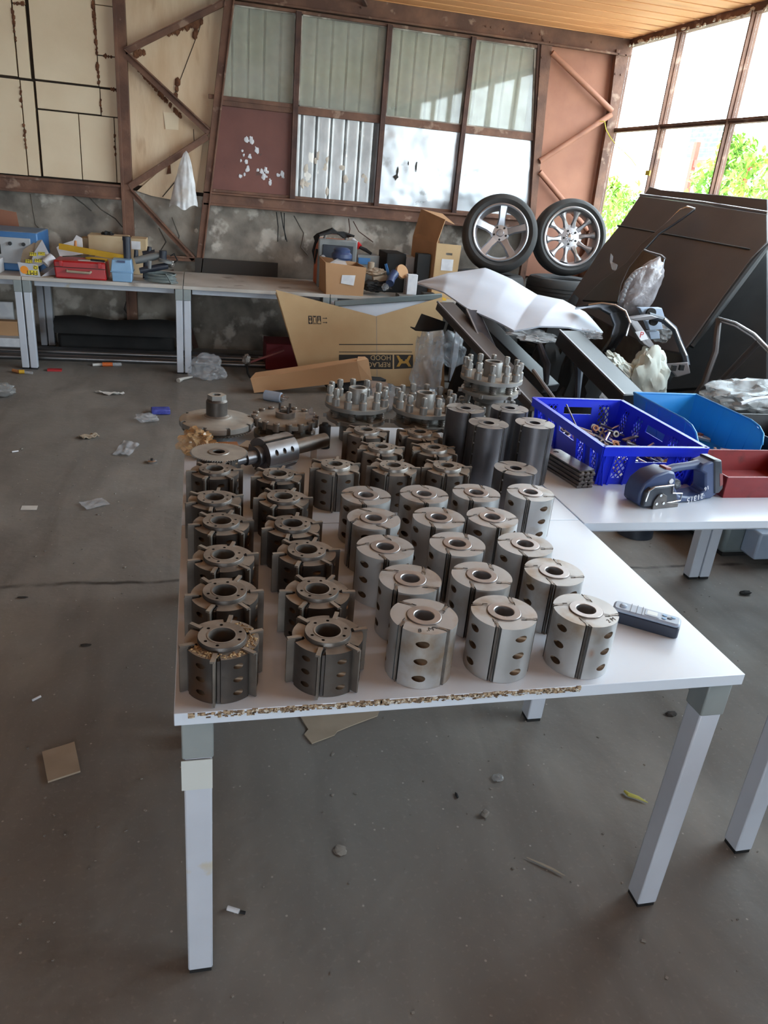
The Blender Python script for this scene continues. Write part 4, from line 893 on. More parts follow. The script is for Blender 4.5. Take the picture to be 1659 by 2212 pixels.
# handheld meter
t = thing('handheld_meter', 'grey and black handheld measuring meter lying on the white desk', 'meter', (1.045, 1.395, ZT), 0)
a = math.atan2(1.348 - 1.441, 1.098 - .975); Mm = T((1.045, 1.388, ZT), a)
def rr_poly(l, w, r_, n=6):
    P = []
    for (cx, cy, a0) in ((l / 2 - r_, w / 2 - r_, 0), (-l / 2 + r_, w / 2 - r_, 90), (-l / 2 + r_, -w / 2 + r_, 180), (l / 2 - r_, -w / 2 + r_, 270)):
        for j in range(n + 1): q_ = R(a0 + 90 * j / n); P.append((cx + r_ * cos(q_), cy + r_ * sin(q_)))
    return P
b = MB(); b.prism(rr_poly(.158, .046, .012), 0, .028, Mm); b.build('lower_shell', 'laser_dark', t, bevel=.002)
b = MB(); b.prism(rr_poly(.158, .046, .013), .028, .038, Mm); b.build('upper_shell', 'laser_grey', t, bevel=.005)
b = MB(); b.prism(rr_poly(.034, .030, .004), .038, .0392, Mm @ T((.012, 0, 0))); b.build('display_frame', 'laser_grey', t, bevel=.0005)
b = MB(); b.prism(rr_poly(.024, .019, .002), .0392, .0396, Mm @ T((.012, 0, 0))); b.build('display', 'screen_pale', t)
b = MB(); b.lathe([(.0085, .038), (.0085, .0405), (.006, .042), (.0, .042)], 24, Mm @ T((-.056, 0, 0))); b.build('power_button', 'laser_grey', t)
for x, y in ((.040, .008), (.040, -.008), (.052, .0), (.060, .008)):
    b = MB(); b.prism([(.0055 * cos(q_), .004 * sin(q_)) for q_ in [2 * pi * j / 16 for j in range(16)]], .038, .0398, Mm @ T((x, y, 0))); b.build('button', 'case_blue' if y else 'laser_dark', t)
for x in (-.038, -.024, -.011): b = MB(); b.box((x, 0, .0383), (.0012, .044, .0008), Mm); b.build('rib', 'laser_dark', t)

# ================================================================== SIDE DESK THINGS
# blue crate
cx0, cx1, cy0, cy1, cz = 1.385, 1.785, 2.290, 2.905, .150
t = thing('plastic_crate', 'deep blue perforated crate full of metal bits on the side desk', 'crate', ((cx0 + cx1) / 2, (cy0 + cy1) / 2, ZT))
b = MB(); b.bb(cx0 + .02, cx1 - .02, cy0 + .02, cy1 - .02, ZT, ZT + .006); b.build('bottom', 'blue_crate', t)
def crate_side(p0, p1, outn, hand, parent, name):
    p0, p1, outn = Vector(p0), Vector(p1), Vector(outn); L = (p1 - p0).length; d = (p1 - p0) / L; mb = MB(); th = .004
    def at(s, z, o_=0): return p0 + d * s + outn * (o_ - .020 * (1 - z / cz)) + Vector((0, 0, z))
    def panel(s0, s1, z0, z1, o_=0, thick=th): mb.slab([at(s0, z0, o_), at(s1, z0, o_), at(s1, z1, o_), at(s0, z1, o_)], thick, outn)
    panel(0, L, 0, .026); panel(0, L, .128, .15)
    hw = .065 if hand else 0
    lat = [(.045, .095), (L / 2 - .16, L / 2 - .10), (L / 2 + .10, L / 2 + .16), (L - .095, L - .045)] if L > .5 else [(.045, .105), (L - .105, L - .045)]
    xs = [0]
    for a, c in lat: xs += [a, c]
    xs.append(L)
    for k in range(0, len(xs), 2):
        s0, s1 = xs[k], xs[k + 1]
        if s0 < L / 2 < s1:
            m0, m1 = L / 2 - .065, L / 2 + .065; panel(s0, m0, .026, .128); panel(m1, s1, .026, .128); panel(m0, m1, .026, .088); panel(m0, m1, .118, .128)
        else: panel(s0, s1, .026, .128)
    for a, c in lat:
        st = .0145; n_ = 12
        for sg in (1, -1):
            for k in range(-8, 9):
                P = []
                for q_ in range(2):
                    pass
                # diagonal strip clipped to the lattice window
                z0, z1 = .026, .128; s_at = lambda z: (a + c) / 2 + k * st * 1.35 + sg * (z - .077) * .75
                za, zb = z0, z1; sa, sb_ = s_at(za), s_at(zb)
                def clip(v, z_, oth, zo):
                    if v < a: return a, z_ + (zo - z_) * (a - v) / (oth - v)
                    if v > c: return c, z_ + (zo - z_) * (c - v) / (oth - v)
                    return v, z_
                if max(sa, sb_) <= a or min(sa, sb_) >= c: continue
                A1 = clip(sa, za, sb_, zb); B1 = clip(sb_, zb, sa, za)
                mb.bar(at(A1[0], A1[1]), at(B1[0], B1[1]), .0035, .0035, outn)
    for s_ in [x for ac in lat for x in ac] + [.012, L - .012]:
        mb.bar(at(s_, .0, .004), at(s_, .15, .004), .006, .010, outn)
    mb.bar(at(-.008, .149, .006), at(L + .008, .149, .006), .018, .006, (0, 0, 1)); mb.bar(at(-.008, .132, .013), at(L + .008, .132, .013), .003, .030, (0, 0, 1))
    return mb.build(name, 'blue_crate', parent)
crate_side((cx0, cy0, ZT), (cx1, cy0, ZT), (0, -1, 0), 1, t, 'side_wall'); crate_side((cx1, cy1, ZT), (cx0, cy1, ZT), (0, 1, 0), 1, t, 'side_wall')
crate_side((cx0, cy1, ZT), (cx0, cy0, ZT), (-1, 0, 0), 1, t, 'side_wall'); crate_side((cx1, cy0, ZT), (cx1, cy1, ZT), (1, 0, 0), 1, t, 'side_wall')
rnd = random.Random(33); k_ = 0
for k in range(110):
    x, y = rnd.uniform(cx0 + .05, cx1 - .05), rnd.uniform(cy0 + .05, cy1 - .06); z = ZT + .012 + rnd.random() * .05; b = MB(); a = rnd.uniform(0, pi); l_ = rnd.uniform(.02, .042)
    dx, dy, dz_ = l_ * cos(a), l_ * sin(a), rnd.uniform(-.008, .012)
    x = min(max(x, cx0 + .07), cx1 - .07); y = min(max(y, cy0 + .07), cy1 - .07)
    if k % 3 == 0: b.cyl((x - dx, y - dy, z), (x + dx, y + dy, z + dz_ + .01), .006, n=10); nm, mt = 'metal_pin', 'alu_bright'
    elif k % 3 == 1: b.bar((x - dx, y - dy, z), (x + dx, y + dy, z + dz_ + .01), .018, .006); nm, mt = 'metal_bar', 'knife'
    else: b.lathe([(.007, 0), (.007, .010), (.014, .010), (.014, 0)], 14, Matrix.Translation((x, y, z)) @ Matrix.Rotation(rnd.uniform(.2, 1.2), 4, 'X'), True); nm, mt = 'metal_ring', 'bronze_tape' if k % 15 == 2 else 'knife'
    solo(b, nm, mt, {'metal_pin': 'small round metal pin lying loose in the deep blue crate', 'metal_bar': 'small flat metal bar lying loose in the deep blue crate', 'metal_ring': 'small metal ring lying loose in the deep blue crate'}[nm], 'metal piece', {'metal_pin': 'loose pins in the blue crate', 'metal_bar': 'loose flat bars in the blue crate', 'metal_ring': 'loose rings in the blue crate'}[nm])
b = MB(); b.cyl((1.50, 2.60, ZT + .02), (1.475, 2.80, ZT + .155), .0035, n=8); solo(b, 'rod', 'old_steel', 'thin dark rod leaning inside the deep blue crate', 'rod')

# cyan bin
P0 = [(1.905, 3.01), (2.225, 3.01), (2.225, 2.50), (1.885, 2.50)]
t = thing('storage_bin', 'light blue open fronted storage bin on the side desk', 'bin', (2.06, 2.76, ZT)); H_ = .16
b = MB(); b.bb(1.93, 2.20, 2.50, 2.985, ZT, ZT + .005); b.build('bottom', 'cyan_bin', t)
b = MB(); b.slab([(1.93, 2.985, ZT), (2.20, 2.985, ZT), (2.225, 3.01, ZT + H_), (1.905, 3.01, ZT + H_)], .004); b.build('back_wall', 'cyan_bin', t)
for s, xb, xt in ((-1, 1.93, 1.905), (1, 2.20, 2.225)):
    b = MB(); b.slab([(xb, 2.985, ZT), (xt, 3.01, ZT + H_), (xt, 2.62, ZT + H_), (xt - s * .004, 2.53, ZT + .135), (xt - s * .012, 2.505, ZT + .09), (xb, 2.50, ZT)], .004); 
    b.tube([(xt, 3.01, ZT + H_), (xt, 2.62, ZT + H_), (xt - s * .002, 2.56, ZT + .15), (xt - s * .004, 2.525, ZT + .13), (xt - s * .012, 2.505, ZT + .09)], .005, 8)
    for y in (2.90, 2.80, 2.70, 2.60): b.bar((xb, y, ZT + .004), (xt, y, ZT + .15), .008, .008, (s, 0, 0))
    b.build('side_wall', 'cyan_bin', t)
b = MB(); b.slab([(1.93, 2.50, ZT), (2.20, 2.50, ZT), (2.213, 2.502, ZT + .06), (1.918, 2.502, ZT + .06)], .004); b.tube([(1.918, 2.502, ZT + .06), (2.213, 2.502, ZT + .06)], .005, 8); b.build('front_lip', 'cyan_bin', t)
b = MB(); b.tube([(1.905, 3.01, ZT + H_), (2.225, 3.01, ZT + H_)], .005, 8); b.build('rim', 'cyan_bin', t)
for k in range(22):
    x, y = rnd.uniform(1.96, 2.17), rnd.uniform(2.55, 2.90); z = ZT + .008 + rnd.random() * .03; b = MB(); b.box((x, y, z + .012), (rnd.uniform(.02, .05), rnd.uniform(.012, .03), rnd.uniform(.008, .02)), None, rnd.uniform(0, 3), .9)
    solo(b, 'metal_piece', ['old_steel_light', 'label_white', 'brown_panel', 'old_blade'][k % 4], 'small %s scrap piece lying in the light blue bin' % ['grey metal', 'whitish', 'rusty brown', 'dark metal'][k % 4], 'metal piece', 'scrap in the light blue bin, ' + ['grey', 'white', 'brown', 'dark'][k % 4], bevel=.002)

def open_tray(name, x0, x1, y0, y1, h, m, label, cat, flare=.02):
    t = thing(name, label, cat, ((x0 + x1) / 2, (y0 + y1) / 2, ZT)); f_ = flare
    b = MB(); b.bb(x0 + f_, x1 - f_, y0 + f_, y1 - f_, ZT, ZT + .003); b.build('bottom', m, t)
    B_ = [(x0 + f_, y0 + f_), (x1 - f_, y0 + f_), (x1 - f_, y1 - f_), (x0 + f_, y1 - f_)]; U_ = [(x0, y0), (x1, y0), (x1, y1), (x0, y1)]
    for k in range(4):
        j = (k + 1) % 4; b = MB(); b.slab([(*B_[k], ZT), (*B_[j], ZT), (*U_[j], ZT + h), (*U_[k], ZT + h)], .003); b.tube([(*U_[k], ZT + h), (*U_[j], ZT + h)], .003, 6); b.build('side_wall', m, t)
    return t
open_tray('metal_tray', 1.812, 2.24, 2.165, 2.46, .082, 'red_tray', 'dark red metal tray at the right end of the side desk', 'tray', .012)
open_tray('metal_tray', 2.262, 2.60, 2.46, 2.88, .11, 'black_tray', 'black deep tray right of the light blue bin', 'tray', .015)
open_tray('metal_tray', 2.255, 2.60, 2.19, 2.44, .05, 'black_tray', 'low black tray behind the red tray at the frame edge', 'tray', .01)
for k in range(10):
    x, y = rnd.uniform(2.29, 2.5), rnd.uniform(2.22, 2.40); b = MB(); b.bar((x - .03, y, ZT + .012 + k * .002), (x + .03, y + rnd.uniform(-.03, .03), ZT + .014 + k * .002), .014, .008); solo(b, 'metal_bar', 'alu_bright', 'small flat metal bar lying in the low black tray', 'metal piece', 'bars in the low black tray')
for k in range(6):
    x, y = rnd.uniform(2.32, 2.5), rnd.uniform(2.52, 2.80); b = MB(); b.cyl((x, y, ZT + .01), (x + .05, y + .02, ZT + .02), .008, n=10); solo(b, 'metal_pin', 'old_blade', 'short metal pin lying in the black deep tray', 'metal piece', 'pins in the black deep tray')

# stack of clamp bars, four columns by three rows
p0 = Vector((1.315, 2.268, 0)); dv = Vector((-.035, .21, 0)).normalized(); sv = Vector((dv.y, -dv.x, 0)); k_ = 0
for lv in range(4):
    for cidx in range(3):
        b = MB(); c = p0 + sv * (cidx * .0215 - .010) + Vector((0, 0, ZT + .0005 + lv * .0152)); Mb = Matrix.Translation(c + dv * .105) @ Matrix.Rotation(math.atan2(dv.y, dv.x), 4, 'Z')
        L2 = .205 + (lv * 7 + cidx * 5) % 4 * .004
        b.prism([(-L2 / 2, -.0102), (L2 / 2, -.0102), (L2 / 2, .0102), (-L2 / 2, .0102)], 0, .0095, Mb)
        b.prism([(-L2 / 2, -.007), (L2 / 2, -.007), (L2 / 2, .004), (-L2 / 2, .004)], .0095, .0148, Mb)
        solo(b, 'steel_bar', 'steel_slot', 'ribbed steel bar, %s layer, %s column of the stack left of the blue crate' % (['bottom', 'second', 'third', 'top'][lv], ['left', 'middle', 'right'][cidx]), 'steel bar', 'stacked steel bars beside the blue crate', bevel=.001)
b = MB(); Mb = Matrix.Translation(p0 + sv * .012 + dv * .115 + Vector((0, 0, ZT + .0618))) @ Matrix.Rotation(math.atan2(dv.y, dv.x), 4, 'Z')
b.prism([(-.11, -.033), (.105, -.033), (.115, -.02), (.115, .02), (.105, .033), (-.11, .033)], 0, .004, Mb); o = solo(b, 'steel_plate', 'knife', 'flat steel plate with a round hole, on top of the stack of bars', 'steel plate')
c = MB(); c.lathe([(.010, -.01), (.010, .02)], 20, Matrix.Translation(p0 + sv * .012 + dv * .200 + Vector((0, 0, ZT + .0618)))); boolean(o, c)

# strapping tool
TO = Vector((1.60, 2.165, ZT)); ax = math.atan2(.09, .37)
t = thing('strapping_tool', 'blue and black battery strapping tool with white handwritten number', 'power tool', tuple(TO)); Mt = T(tuple(TO), R(10))
def V3(x, y, z): return Mt @ Vector((x, y, z))
b = MB(); Md = Mt @ Matrix.Rotation(R(90), 4, 'X')
body = [(-.175, .012), (-.178, .05), (-.165, .085), (-.13, .112), (-.075, .125), (-.045, .118), (-.035, .10), (-.030, .065), (.0, .030), (.05, .022), (.10, .022), (.12, .028), (.13, .012), (.12, .002), (-.04, .002), (-.16, .002)]
b.prism(body, -.04, .04, Md); b.build('housing', 'tool_blue', t, bevel=.007)
b = MB(); b.tube([V3(-.06, 0, .108), V3(-.02, 0, .118), V3(.04, 0, .122), (V3(.09, 0, .125))], [.016, .015, .014, .017], 16); b.build('handle', 'tool_blue', t)
b = MB(); b.prism([(.080, .135), (.135, .150), (.185, .02), (.16, .002), (.10, .002), (.105, .028), (.125, .035), (.105, .10), (.078, .112)], -.032, .032, Md); b.build('grip_shell', 'tool_blue', t, bevel=.007)
b = MB(); b.prism([(.122, .152), (.160, .150), (.205, .04), (.19, .022), (.168, .02)], -.036, .036, Md); bt = b.build('battery', 'tool_dark', t, bevel=.006)
b = MB(); b.prism([(.165, .10), (.18, .098), (.196, .055), (.184, .05)], .0362, .037, Md); b.build('battery_label', 'tool_red', bt)
b = MB(); b.prism([(-.168, .008), (-.168, .06), (-.15, .075), (-.06, .078), (-.05, .062), (-.035, .05), (-.02, .02), (-.03, .008)], .04, .058, Md); b.build('gear_cover', 'tool_dark', t, bevel=.004)
b = MB(); b.tube([V3(-.165, -.06, .03), V3(-.160, -.06, .068), V3(-.14, -.06, .08), V3(-.06, -.06, .082), V3(-.055, -.06, .052), V3(-.012, -.06, .048), V3(-.012, -.06, .022), V3(-.10, -.06, .015)], .003, 8); b.build('metal_guard', 'alu_bright', t)
b = MB(); b.prism([(-.13, .0), (-.13, .03), (-.118, .05), (-.10, .055), (-.08, .045), (-.075, .02), (-.02, .015), (-.02, 0)], .058, .064, Md); b.build('tension_plate', 'steel_slot', t, bevel=.001)
for x, z in ((-.11, .05), (-.09, .02), (-.12, .02)): b = MB(); b.cyl(V3(x, -.063, z), V3(x, -.067, z), .005, n=12); b.build('screw', 'alu_bright', t)
b = MB(); b.prism([(-.07, .120), (-.045, .118), (-.045, .128), (-.07, .130)], -.015, .02, Md); b.build('trigger_button', 'tool_red', t, bevel=.002)
b = MB(); b.cyl(V3(-.055, -.04, .088), V3(-.055, -.043, .088), .009, n=20); b.build('dial', 'label_white', t)
b = MB(); b.prism([(-.085, .058), (-.048, .060), (-.048, .072), (-.085, .070)], .0402, .0412, Md); b.build('label_plate', 'label_white', t)
b = MB(); b.blob(V3(-.01, 0, .06), (.035, .028, .02), 3, .2, 2, 3); b.build('motor_cap', 'tool_dark', t)
text('21315', .030, Mt @ Matrix.Translation((.075, -.0412, .016)) @ Matrix.Rotation(R(90), 4, 'X') @ Matrix.Rotation(R(12), 4, 'Z') @ Matrix.Rotation(R(180), 4, 'Z'), 'label_white', t, 'handwritten_number', .0004)
text('16', .022, Mt @ Matrix.Translation((.118, -.0405, .050)) @ Matrix.Rotation(R(90), 4, 'X') @ Matrix.Rotation(R(205), 4, 'Z'), 'label_white', t, 'handwritten_number', .0004)

# ================================================================== BENCH ROW CLUTTER
ZB = .7405
def wbox(p0, p1, y0, y1, z0=None):      # box from its front lower left and upper right corners
    mb = MB(); mb.bb(p0[0], p1[0], y0, y1, z0 if z0 is not None else ZB, p1[2]); return mb
# blue device
t = thing('bench_device', 'blue cased bench device with pale front and dark display', 'machine', (-1.66, 7.2, ZB))
b = MB(); b.bb(-2.05, -1.255, 6.98, 7.50, ZB, 1.045); b.build('case', 'machine_blue', t, bevel=.012)
b = MB(); b.bb(-2.03, -1.31, 6.965, 6.985, .80, 1.0); b.build('front_plate', 'machine_white', t, bevel=.004)
b = MB(); b.bb(-1.72, -1.535, 6.955, 6.966, .87, .945); b.build('display', 'hole_black', t)
for x in (-1.46, -1.36): b = MB(); b.cyl((x, 6.965, .955), (x, 6.945, .955), .014, n=16); b.build('knob', 'black_plastic', t)
b = MB(); b.bb(-1.95, -1.52, 6.78, 6.95, ZB, .845); solo(b, 'box', 'label_white', 'plain whitish box before the blue bench device', 'box', bevel=.004)
# open FMT carton
fx, fy = -1.33, 6.80
t = thing('printed_carton', 'grey white open carton printed in black on yellow, with an orange dot', 'carton', (fx, fy, ZB))
F = [(-1.370, 6.720, 0.834), (-1.215, 6.720, 0.830), (-1.213, 6.720, 0.742), (-1.359, 6.720, 0.736)]
x0, x1, zt = F[0][0], F[1][0], F[0][2]
b = MB(); b.slab([(x0 + .015, 6.72, ZB), (x1 + .005, 6.72, ZB), (x1 - .01, 6.72, zt), (x0, 6.72, zt + .01)], .003); b.build('front_flap', 'fmt_card', t)
b = MB(); b.slab([(x1 + .005, 6.72, ZB), (x1 + .12, 6.90, ZB), (x1 + .13, 6.90, zt), (x1 + .03, 6.76, ZB + .02)], .003); b.build('side_flap', 'fmt_card', t)
b = MB(); b.slab([(-1.299, 6.800, 0.815), (-1.234, 6.800, 0.809), (-1.139, 6.860, 0.865), (-1.192, 6.900, 0.971), (-1.216, 6.950, 1.001), (-1.270, 6.880, 0.908)], .003, (.1, -1, .1)); pf = b.build('side_panel', 'fmt_card', t)
b = MB(); b.slab([(-1.373, 6.840, 0.831), (-1.306, 6.840, 0.810), (-1.274, 6.900, 0.906), (-1.217, 6.960, 1.000), (-1.271, 7.000, 0.982), (-1.356, 6.900, 0.918)], .004); b.build('inner_panel', 'carton_grey', t)
b = MB(); b.bb(x0 + .015, x1 + .10, 6.725, 6.93, ZB, ZB + .004); b.build('bottom', 'carton_grey', t)
b = MB(); b.cyl((-1.184, 6.800, 0.833), (-1.131, 6.840, 0.889), .034, n=20); b.build('paper_roll', 'label_white', t)
cz_ = (ZB + zt) / 2; cxm = (x0 + x1) / 2
b = MB(); b.bb(cxm - .025, cxm + .065, 6.7165, 6.718, ZB + .012, ZB + .048); b.bb(cxm + .035, cxm + .07, 6.7165, 6.718, ZB + .055, ZB + .085); b.build('yellow_print', 'fmt_yellow', t)
text('FMT', .048, Matrix.Translation((cxm + .02, 6.7155, ZB + .030)) @ Matrix.Rotation(R(90), 4, 'X') @ Matrix.Rotation(pi, 4, 'Z'), 'print_black', t, 'lettering', .0006)
text('Q', .036, Matrix.Translation((cxm + .052, 6.7155, ZB + .070)) @ Matrix.Rotation(R(90), 4, 'X') @ Matrix.Rotation(pi, 4, 'Z'), 'print_black', t, 'lettering', .0006)
b = MB(); b.cyl((x0 + .045, 6.718, zt - .045), (x0 + .045, 6.716, zt - .045), .030, n=24); b.build('dot_sticker', 'sticker_orange', t)
for (px, s_) in (((-1.294, 6.790, 0.852), .032), ((-1.227, 6.800, 0.859), .032), ((-1.266, 6.830, 0.902), .030), ((-1.205, 6.840, 0.909), .030)):
    c = Vector(px) + Vector((0, -.035, 0)); b = MB(); b.box(c, (.052, .001, .026)); b.build('yellow_print', 'fmt_yellow', t)
    text('FMT', s_, Matrix.Translation(c + Vector((0, -.0015, 0))) @ Matrix.Rotation(R(90), 4, 'X'), 'print_black', t, 'lettering', .0005)
# red tool case
t = thing('tool_case', 'red plastic tool case lying on the bench with a dark handle', 'tool case', (-.84, 6.84, ZB))
q0, q1 = (-1.111, 6.720, 0.726), (-0.712, 6.720, 0.743); zt_ = (-1.099, 6.720, 0.876)[2]
b = MB(); b.add([(q0[0] + .01, 6.72, ZB), (q1[0], 6.72, ZB), (q1[0], 7.02, ZB), (q0[0] + .01, 7.02, ZB), (q0[0], 6.735, zt_), (q1[0] - .01, 6.735, zt_), (q1[0] - .01, 7.02, zt_), (q0[0], 7.02, zt_)], [(0, 3, 2, 1), (4, 5, 6, 7), (0, 1, 5, 4), (1, 2, 6, 5), (2, 3, 7, 6), (3, 0, 4, 7)]); b.build('case', 'case_red', t, bevel=.012)
b = MB(); b.bb(q0[0] + .005, q1[0] - .005, 6.716, 6.724, ZB + .085, ZB + .089); b.build('seam', 'print_black', t)
xm = (q0[0] + q1[0]) / 2
b = MB(); b.tube([(xm - .10, 6.72, ZB + .062), (xm - .095, 6.69, ZB + .060), (xm + .075, 6.69, ZB + .056), (xm + .08, 6.72, ZB + .062)], .010, 10); b.build('handle', 'carton_grey', t)
for x in (xm - .14, xm + .15): b = MB(); b.bb(x - .012, x + .012, 6.708, 6.722, ZB + .095, ZB + .135); b.build('latch', 'case_red', t, bevel=.002)
b = MB(); b.slab([(-0.935, 6.800, 0.878), (-0.859, 6.740, 0.854), (-0.721, 6.780, 0.876), (-0.833, 6.900, 0.881)], .002, (0, 0, 1)); solo(b, 'paper', 'label_white', 'white folded paper lying on the red tool case', 'paper')
t = thing('cutter_tool', 'yellow and black hand tool on the red tool case', 'hand tool', (-0.793, 6.860, 0.881))
b = MB(); b.tube([(-0.880, 6.880, 0.891), (-0.808, 6.840, 0.893), (-0.710, 6.820, 0.890)], .011, 10); b.build('frame', 'yellow', t)
b = MB(); b.bar((-0.836, 6.800, 0.888), (-0.729, 6.790, 0.885), .02, .012); b.build('grip', 'hole_black', t)
b = MB(); b.bar((-1.094, 6.980, 0.957), (-0.580, 6.860, 0.913), .022, .045); solo(b, 'spirit_level', 'yellow', 'long brass yellow level bar lying across the bench clutter', 'level')
b = MB(); b.bar((-1.057, 6.860, 0.892), (-0.812, 6.880, 0.910), .04, .006); solo(b, 'file_tool', 'graphite_dark', 'dark flat blade under the brass yellow bar', 'tool')
# papers and dark clutter behind
b = MB(); b.slab([(-1.136, 7.100, 0.932), (-1.105, 7.150, 0.955), (-1.016, 7.200, 0.987), (-0.989, 7.220, 1.031), (-0.941, 7.200, 1.010), (-0.928, 7.100, 0.898), (-1.097, 7.000, 0.868)], .004); solo(b, 'paper_stack', 'label_white', 'creased grey papers leaning behind the brass yellow bar', 'paper')
b = MB(); b.cyl((-0.976, 7.020, 0.950), (-0.978, 7.060, 0.997), .012, .010, 14); solo(b, 'wooden_stick', 'wood_handle', 'light wooden tool handle sticking up behind the brass yellow bar', 'tool handle')
# two cardboard parcels behind
g0, g1 = (-0.907, 7.250, 0.884), (-0.556, 7.250, 1.041)
b = MB(); b.bb(g0[0], g1[0] - .02, 7.25, 7.48, ZB, g1[2]); o = solo(b, 'parcel', 'carton_beige', 'long beige wrapped parcel against the wall on the bench', 'parcel', bevel=.01)
g0, g1 = (-0.970, 7.300, 0.875), (-0.909, 7.300, 1.008); b = MB(); b.bb(g0[0], g1[0], 7.3, 7.45, ZB, g1[2]); solo(b, 'parcel', 'carton_beige', 'narrow beige parcel just left of the long one', 'parcel', bevel=.006)
g0, g1 = (-0.557, 7.200, 0.924), (-0.423, 7.200, 1.040); t = thing('parcel', 'beige parcel with white label beside the black torch', 'parcel', (g0[0], 7.3, ZB)); b = MB(); b.bb(g0[0], g1[0], 7.2, 7.42, ZB, g1[2]); b.build('carton', 'carton_beige', t, bevel=.005)
g0, g1 = (-0.548, 7.195, 0.952), (-0.473, 7.195, 1.018); b = MB(); b.bb(g0[0], g1[0], 7.194, 7.199, g0[2], g1[2]); b.build('label', 'label_white', t)
b = MB(); b.blob(Vector((-0.754, 7.350, 1.038)), (.055, .04, .03), 4, .5, 3, 3); solo(b, 'black_rag', 'black_matte', 'black crumpled thing on top of the long beige parcel', 'cloth')
b = MB(); a_, c_ = (-0.558, 6.860, 0.918), (-0.551, 6.860, 1.080); b.cyl((a_[0], 6.86, ZB), (a_[0], 6.86, c_[2] - .01), .030, n=24); b.cyl((a_[0], 6.86, c_[2] - .03), (a_[0], 6.86, c_[2]), .033, n=24); solo(b, 'canister', 'tool_dark', 'upright black cylinder behind the pale blue case', 'canister')
# pale blue case
q0, q1 = (-0.678, 6.700, 0.748), (-0.510, 6.700, 0.754); zt_ = (-0.592, 6.700, 0.911)[2]
t = thing('plastic_case', 'pale blue plastic case beside the red tool case', 'case', ((q0[0] + q1[0]) / 2, 6.80, ZB))
b = MB(); b.box(((q0[0] + q1[0]) / 2, 6.80, ZB + .038), (q1[0] - q0[0] - .02, .19, .075), None, 0, 1.06); b.build('lower_half', 'case_blue', t, bevel=.006)
b = MB(); b.box(((q0[0] + q1[0]) / 2, 6.80, (ZB + .078 + zt_) / 2), (q1[0] - q0[0], .20, zt_ - ZB - .078), None, 0, .86); b.build('lid', 'case_blue', t, bevel=.006)
b = MB(); b.bb(q0[0] - .003, q1[0] + .003, 6.695, 6.905, ZB + .073, ZB + .080); b.build('rim', 'case_blue', t, bevel=.002)
b = MB(); b.bb((q0[0] + q1[0]) / 2 - .03, (q0[0] + q1[0]) / 2 + .03, 6.70, 6.72, zt_ - .02, zt_ - .004); b.build('handle_recess', 'tool_blue', t)
# power tools heap
def cluster(name, label, cat, parts):
    t = None
    for i, (nm, m, fn) in enumerate(parts):
        if t is None:
            t = thing(name, label, cat, (0, 0, 0))
        b = MB(); fn(b); b.build(nm, m, t)
    return t
cluster('angle_grinder', 'dusty black angle grinder lying on the bench behind the hose coil', 'angle grinder', [
 ('body', 'grey_plastic', lambda b: b.tube([(-0.497, 6.860, 0.896), (-0.357, 6.860, 0.935), (-0.282, 6.860, 0.958)], [.028, .032, .026], 14)),
 ('head', 'tool_dark', lambda b: b.cyl((-0.275, 6.840, 0.924), (-0.273, 6.840, 0.993), .030, n=18)),
 ('knob', 'tool_dark', lambda b: b.cyl((-0.492, 6.900, 0.911), (-0.489, 6.900, 0.977), .020, .016, 16)),
 ('guard', 'grey_plastic', lambda b: b.cyl((-0.256, 6.800, 0.904), (-0.252, 6.800, 0.926), .055, n=24))])
cluster('angle_grinder', 'second dusty grinder lying lower, in front of the first one', 'angle grinder', [
 ('body', 'tool_dark', lambda b: b.tube([(-0.458, 6.780, 0.828), (-0.319, 6.780, 0.862), (-0.238, 6.800, 0.879)], [.024, .028, .024], 14)),
 ('handle', 'grey_plastic', lambda b: b.tube([(-0.380, 6.760, 0.853), (-0.378, 6.760, 0.915)], [.014, .018], 14)),
 ('gear_case', 'old_steel_light', lambda b: b.blob((-0.216, 6.820, 0.893), (.035, .03, .03), 2, .25, 2, 3))])
cluster('power_drill', 'small dusty drill standing among the grinders', 'drill', [
 ('body', 'tool_dark', lambda b: (b.tube([(-0.445, 7.000, 0.940), (-0.344, 7.000, 0.955)], [.022, .026], 14), b.tube([(-0.419, 7.000, 0.942), ((-0.428, 7.000, 0.897)[0], 7.0, .742)], [.018, .024], 12))),
 ('chuck', 'old_steel_light', lambda b: b.cyl((-0.344, 7.000, 0.955), (-0.303, 7.000, 0.961), .018, .010, 14)),
 ('grip', 'tool_dark', lambda b: b.tube([(-0.392, 7.000, 0.963), (-0.387, 7.000, 1.000)], [.02, .017], 12))])
b = MB(); b.tube([(-0.214, 6.800, 0.958), (-0.184, 6.800, 0.978), (-0.159, 6.780, 0.931), (-0.185, 6.780, 0.907)], .006, 8); solo(b, 'cable_loop', 'hole_black', 'thin black cable loop right of the grinders', 'cable')
# coil of grey hose
b = MB(); c0 = Vector((-0.301, 6.760, 0.799)); rr = random.Random(2)
for k in range(7):
    P = []
    for j in range(41):
        a = 2 * pi * j / 40; r0 = .125 - .006 * (k % 3) + .004 * sin(a * 3 + k); P.append((c0.x + r0 * cos(a), 6.83 + .7 * r0 * sin(a), ZB + .009 + .009 * k + .010 * (1 - cos(a + k * .2)) * .5))
    b.tube(P, .0075, 8, False)
b.tube([(c0.x + .1, 6.76, ZB + .075), (c0.x + .05, 6.73, ZB + .08), (c0.x + .09, 6.72, ZB + .0085), (c0.x + .14, 6.8, ZB + .0085)], .007, 8)
solo(b, 'hose_coil', 'grey_hose', 'coil of grey hose lying at the bench edge', 'hose')
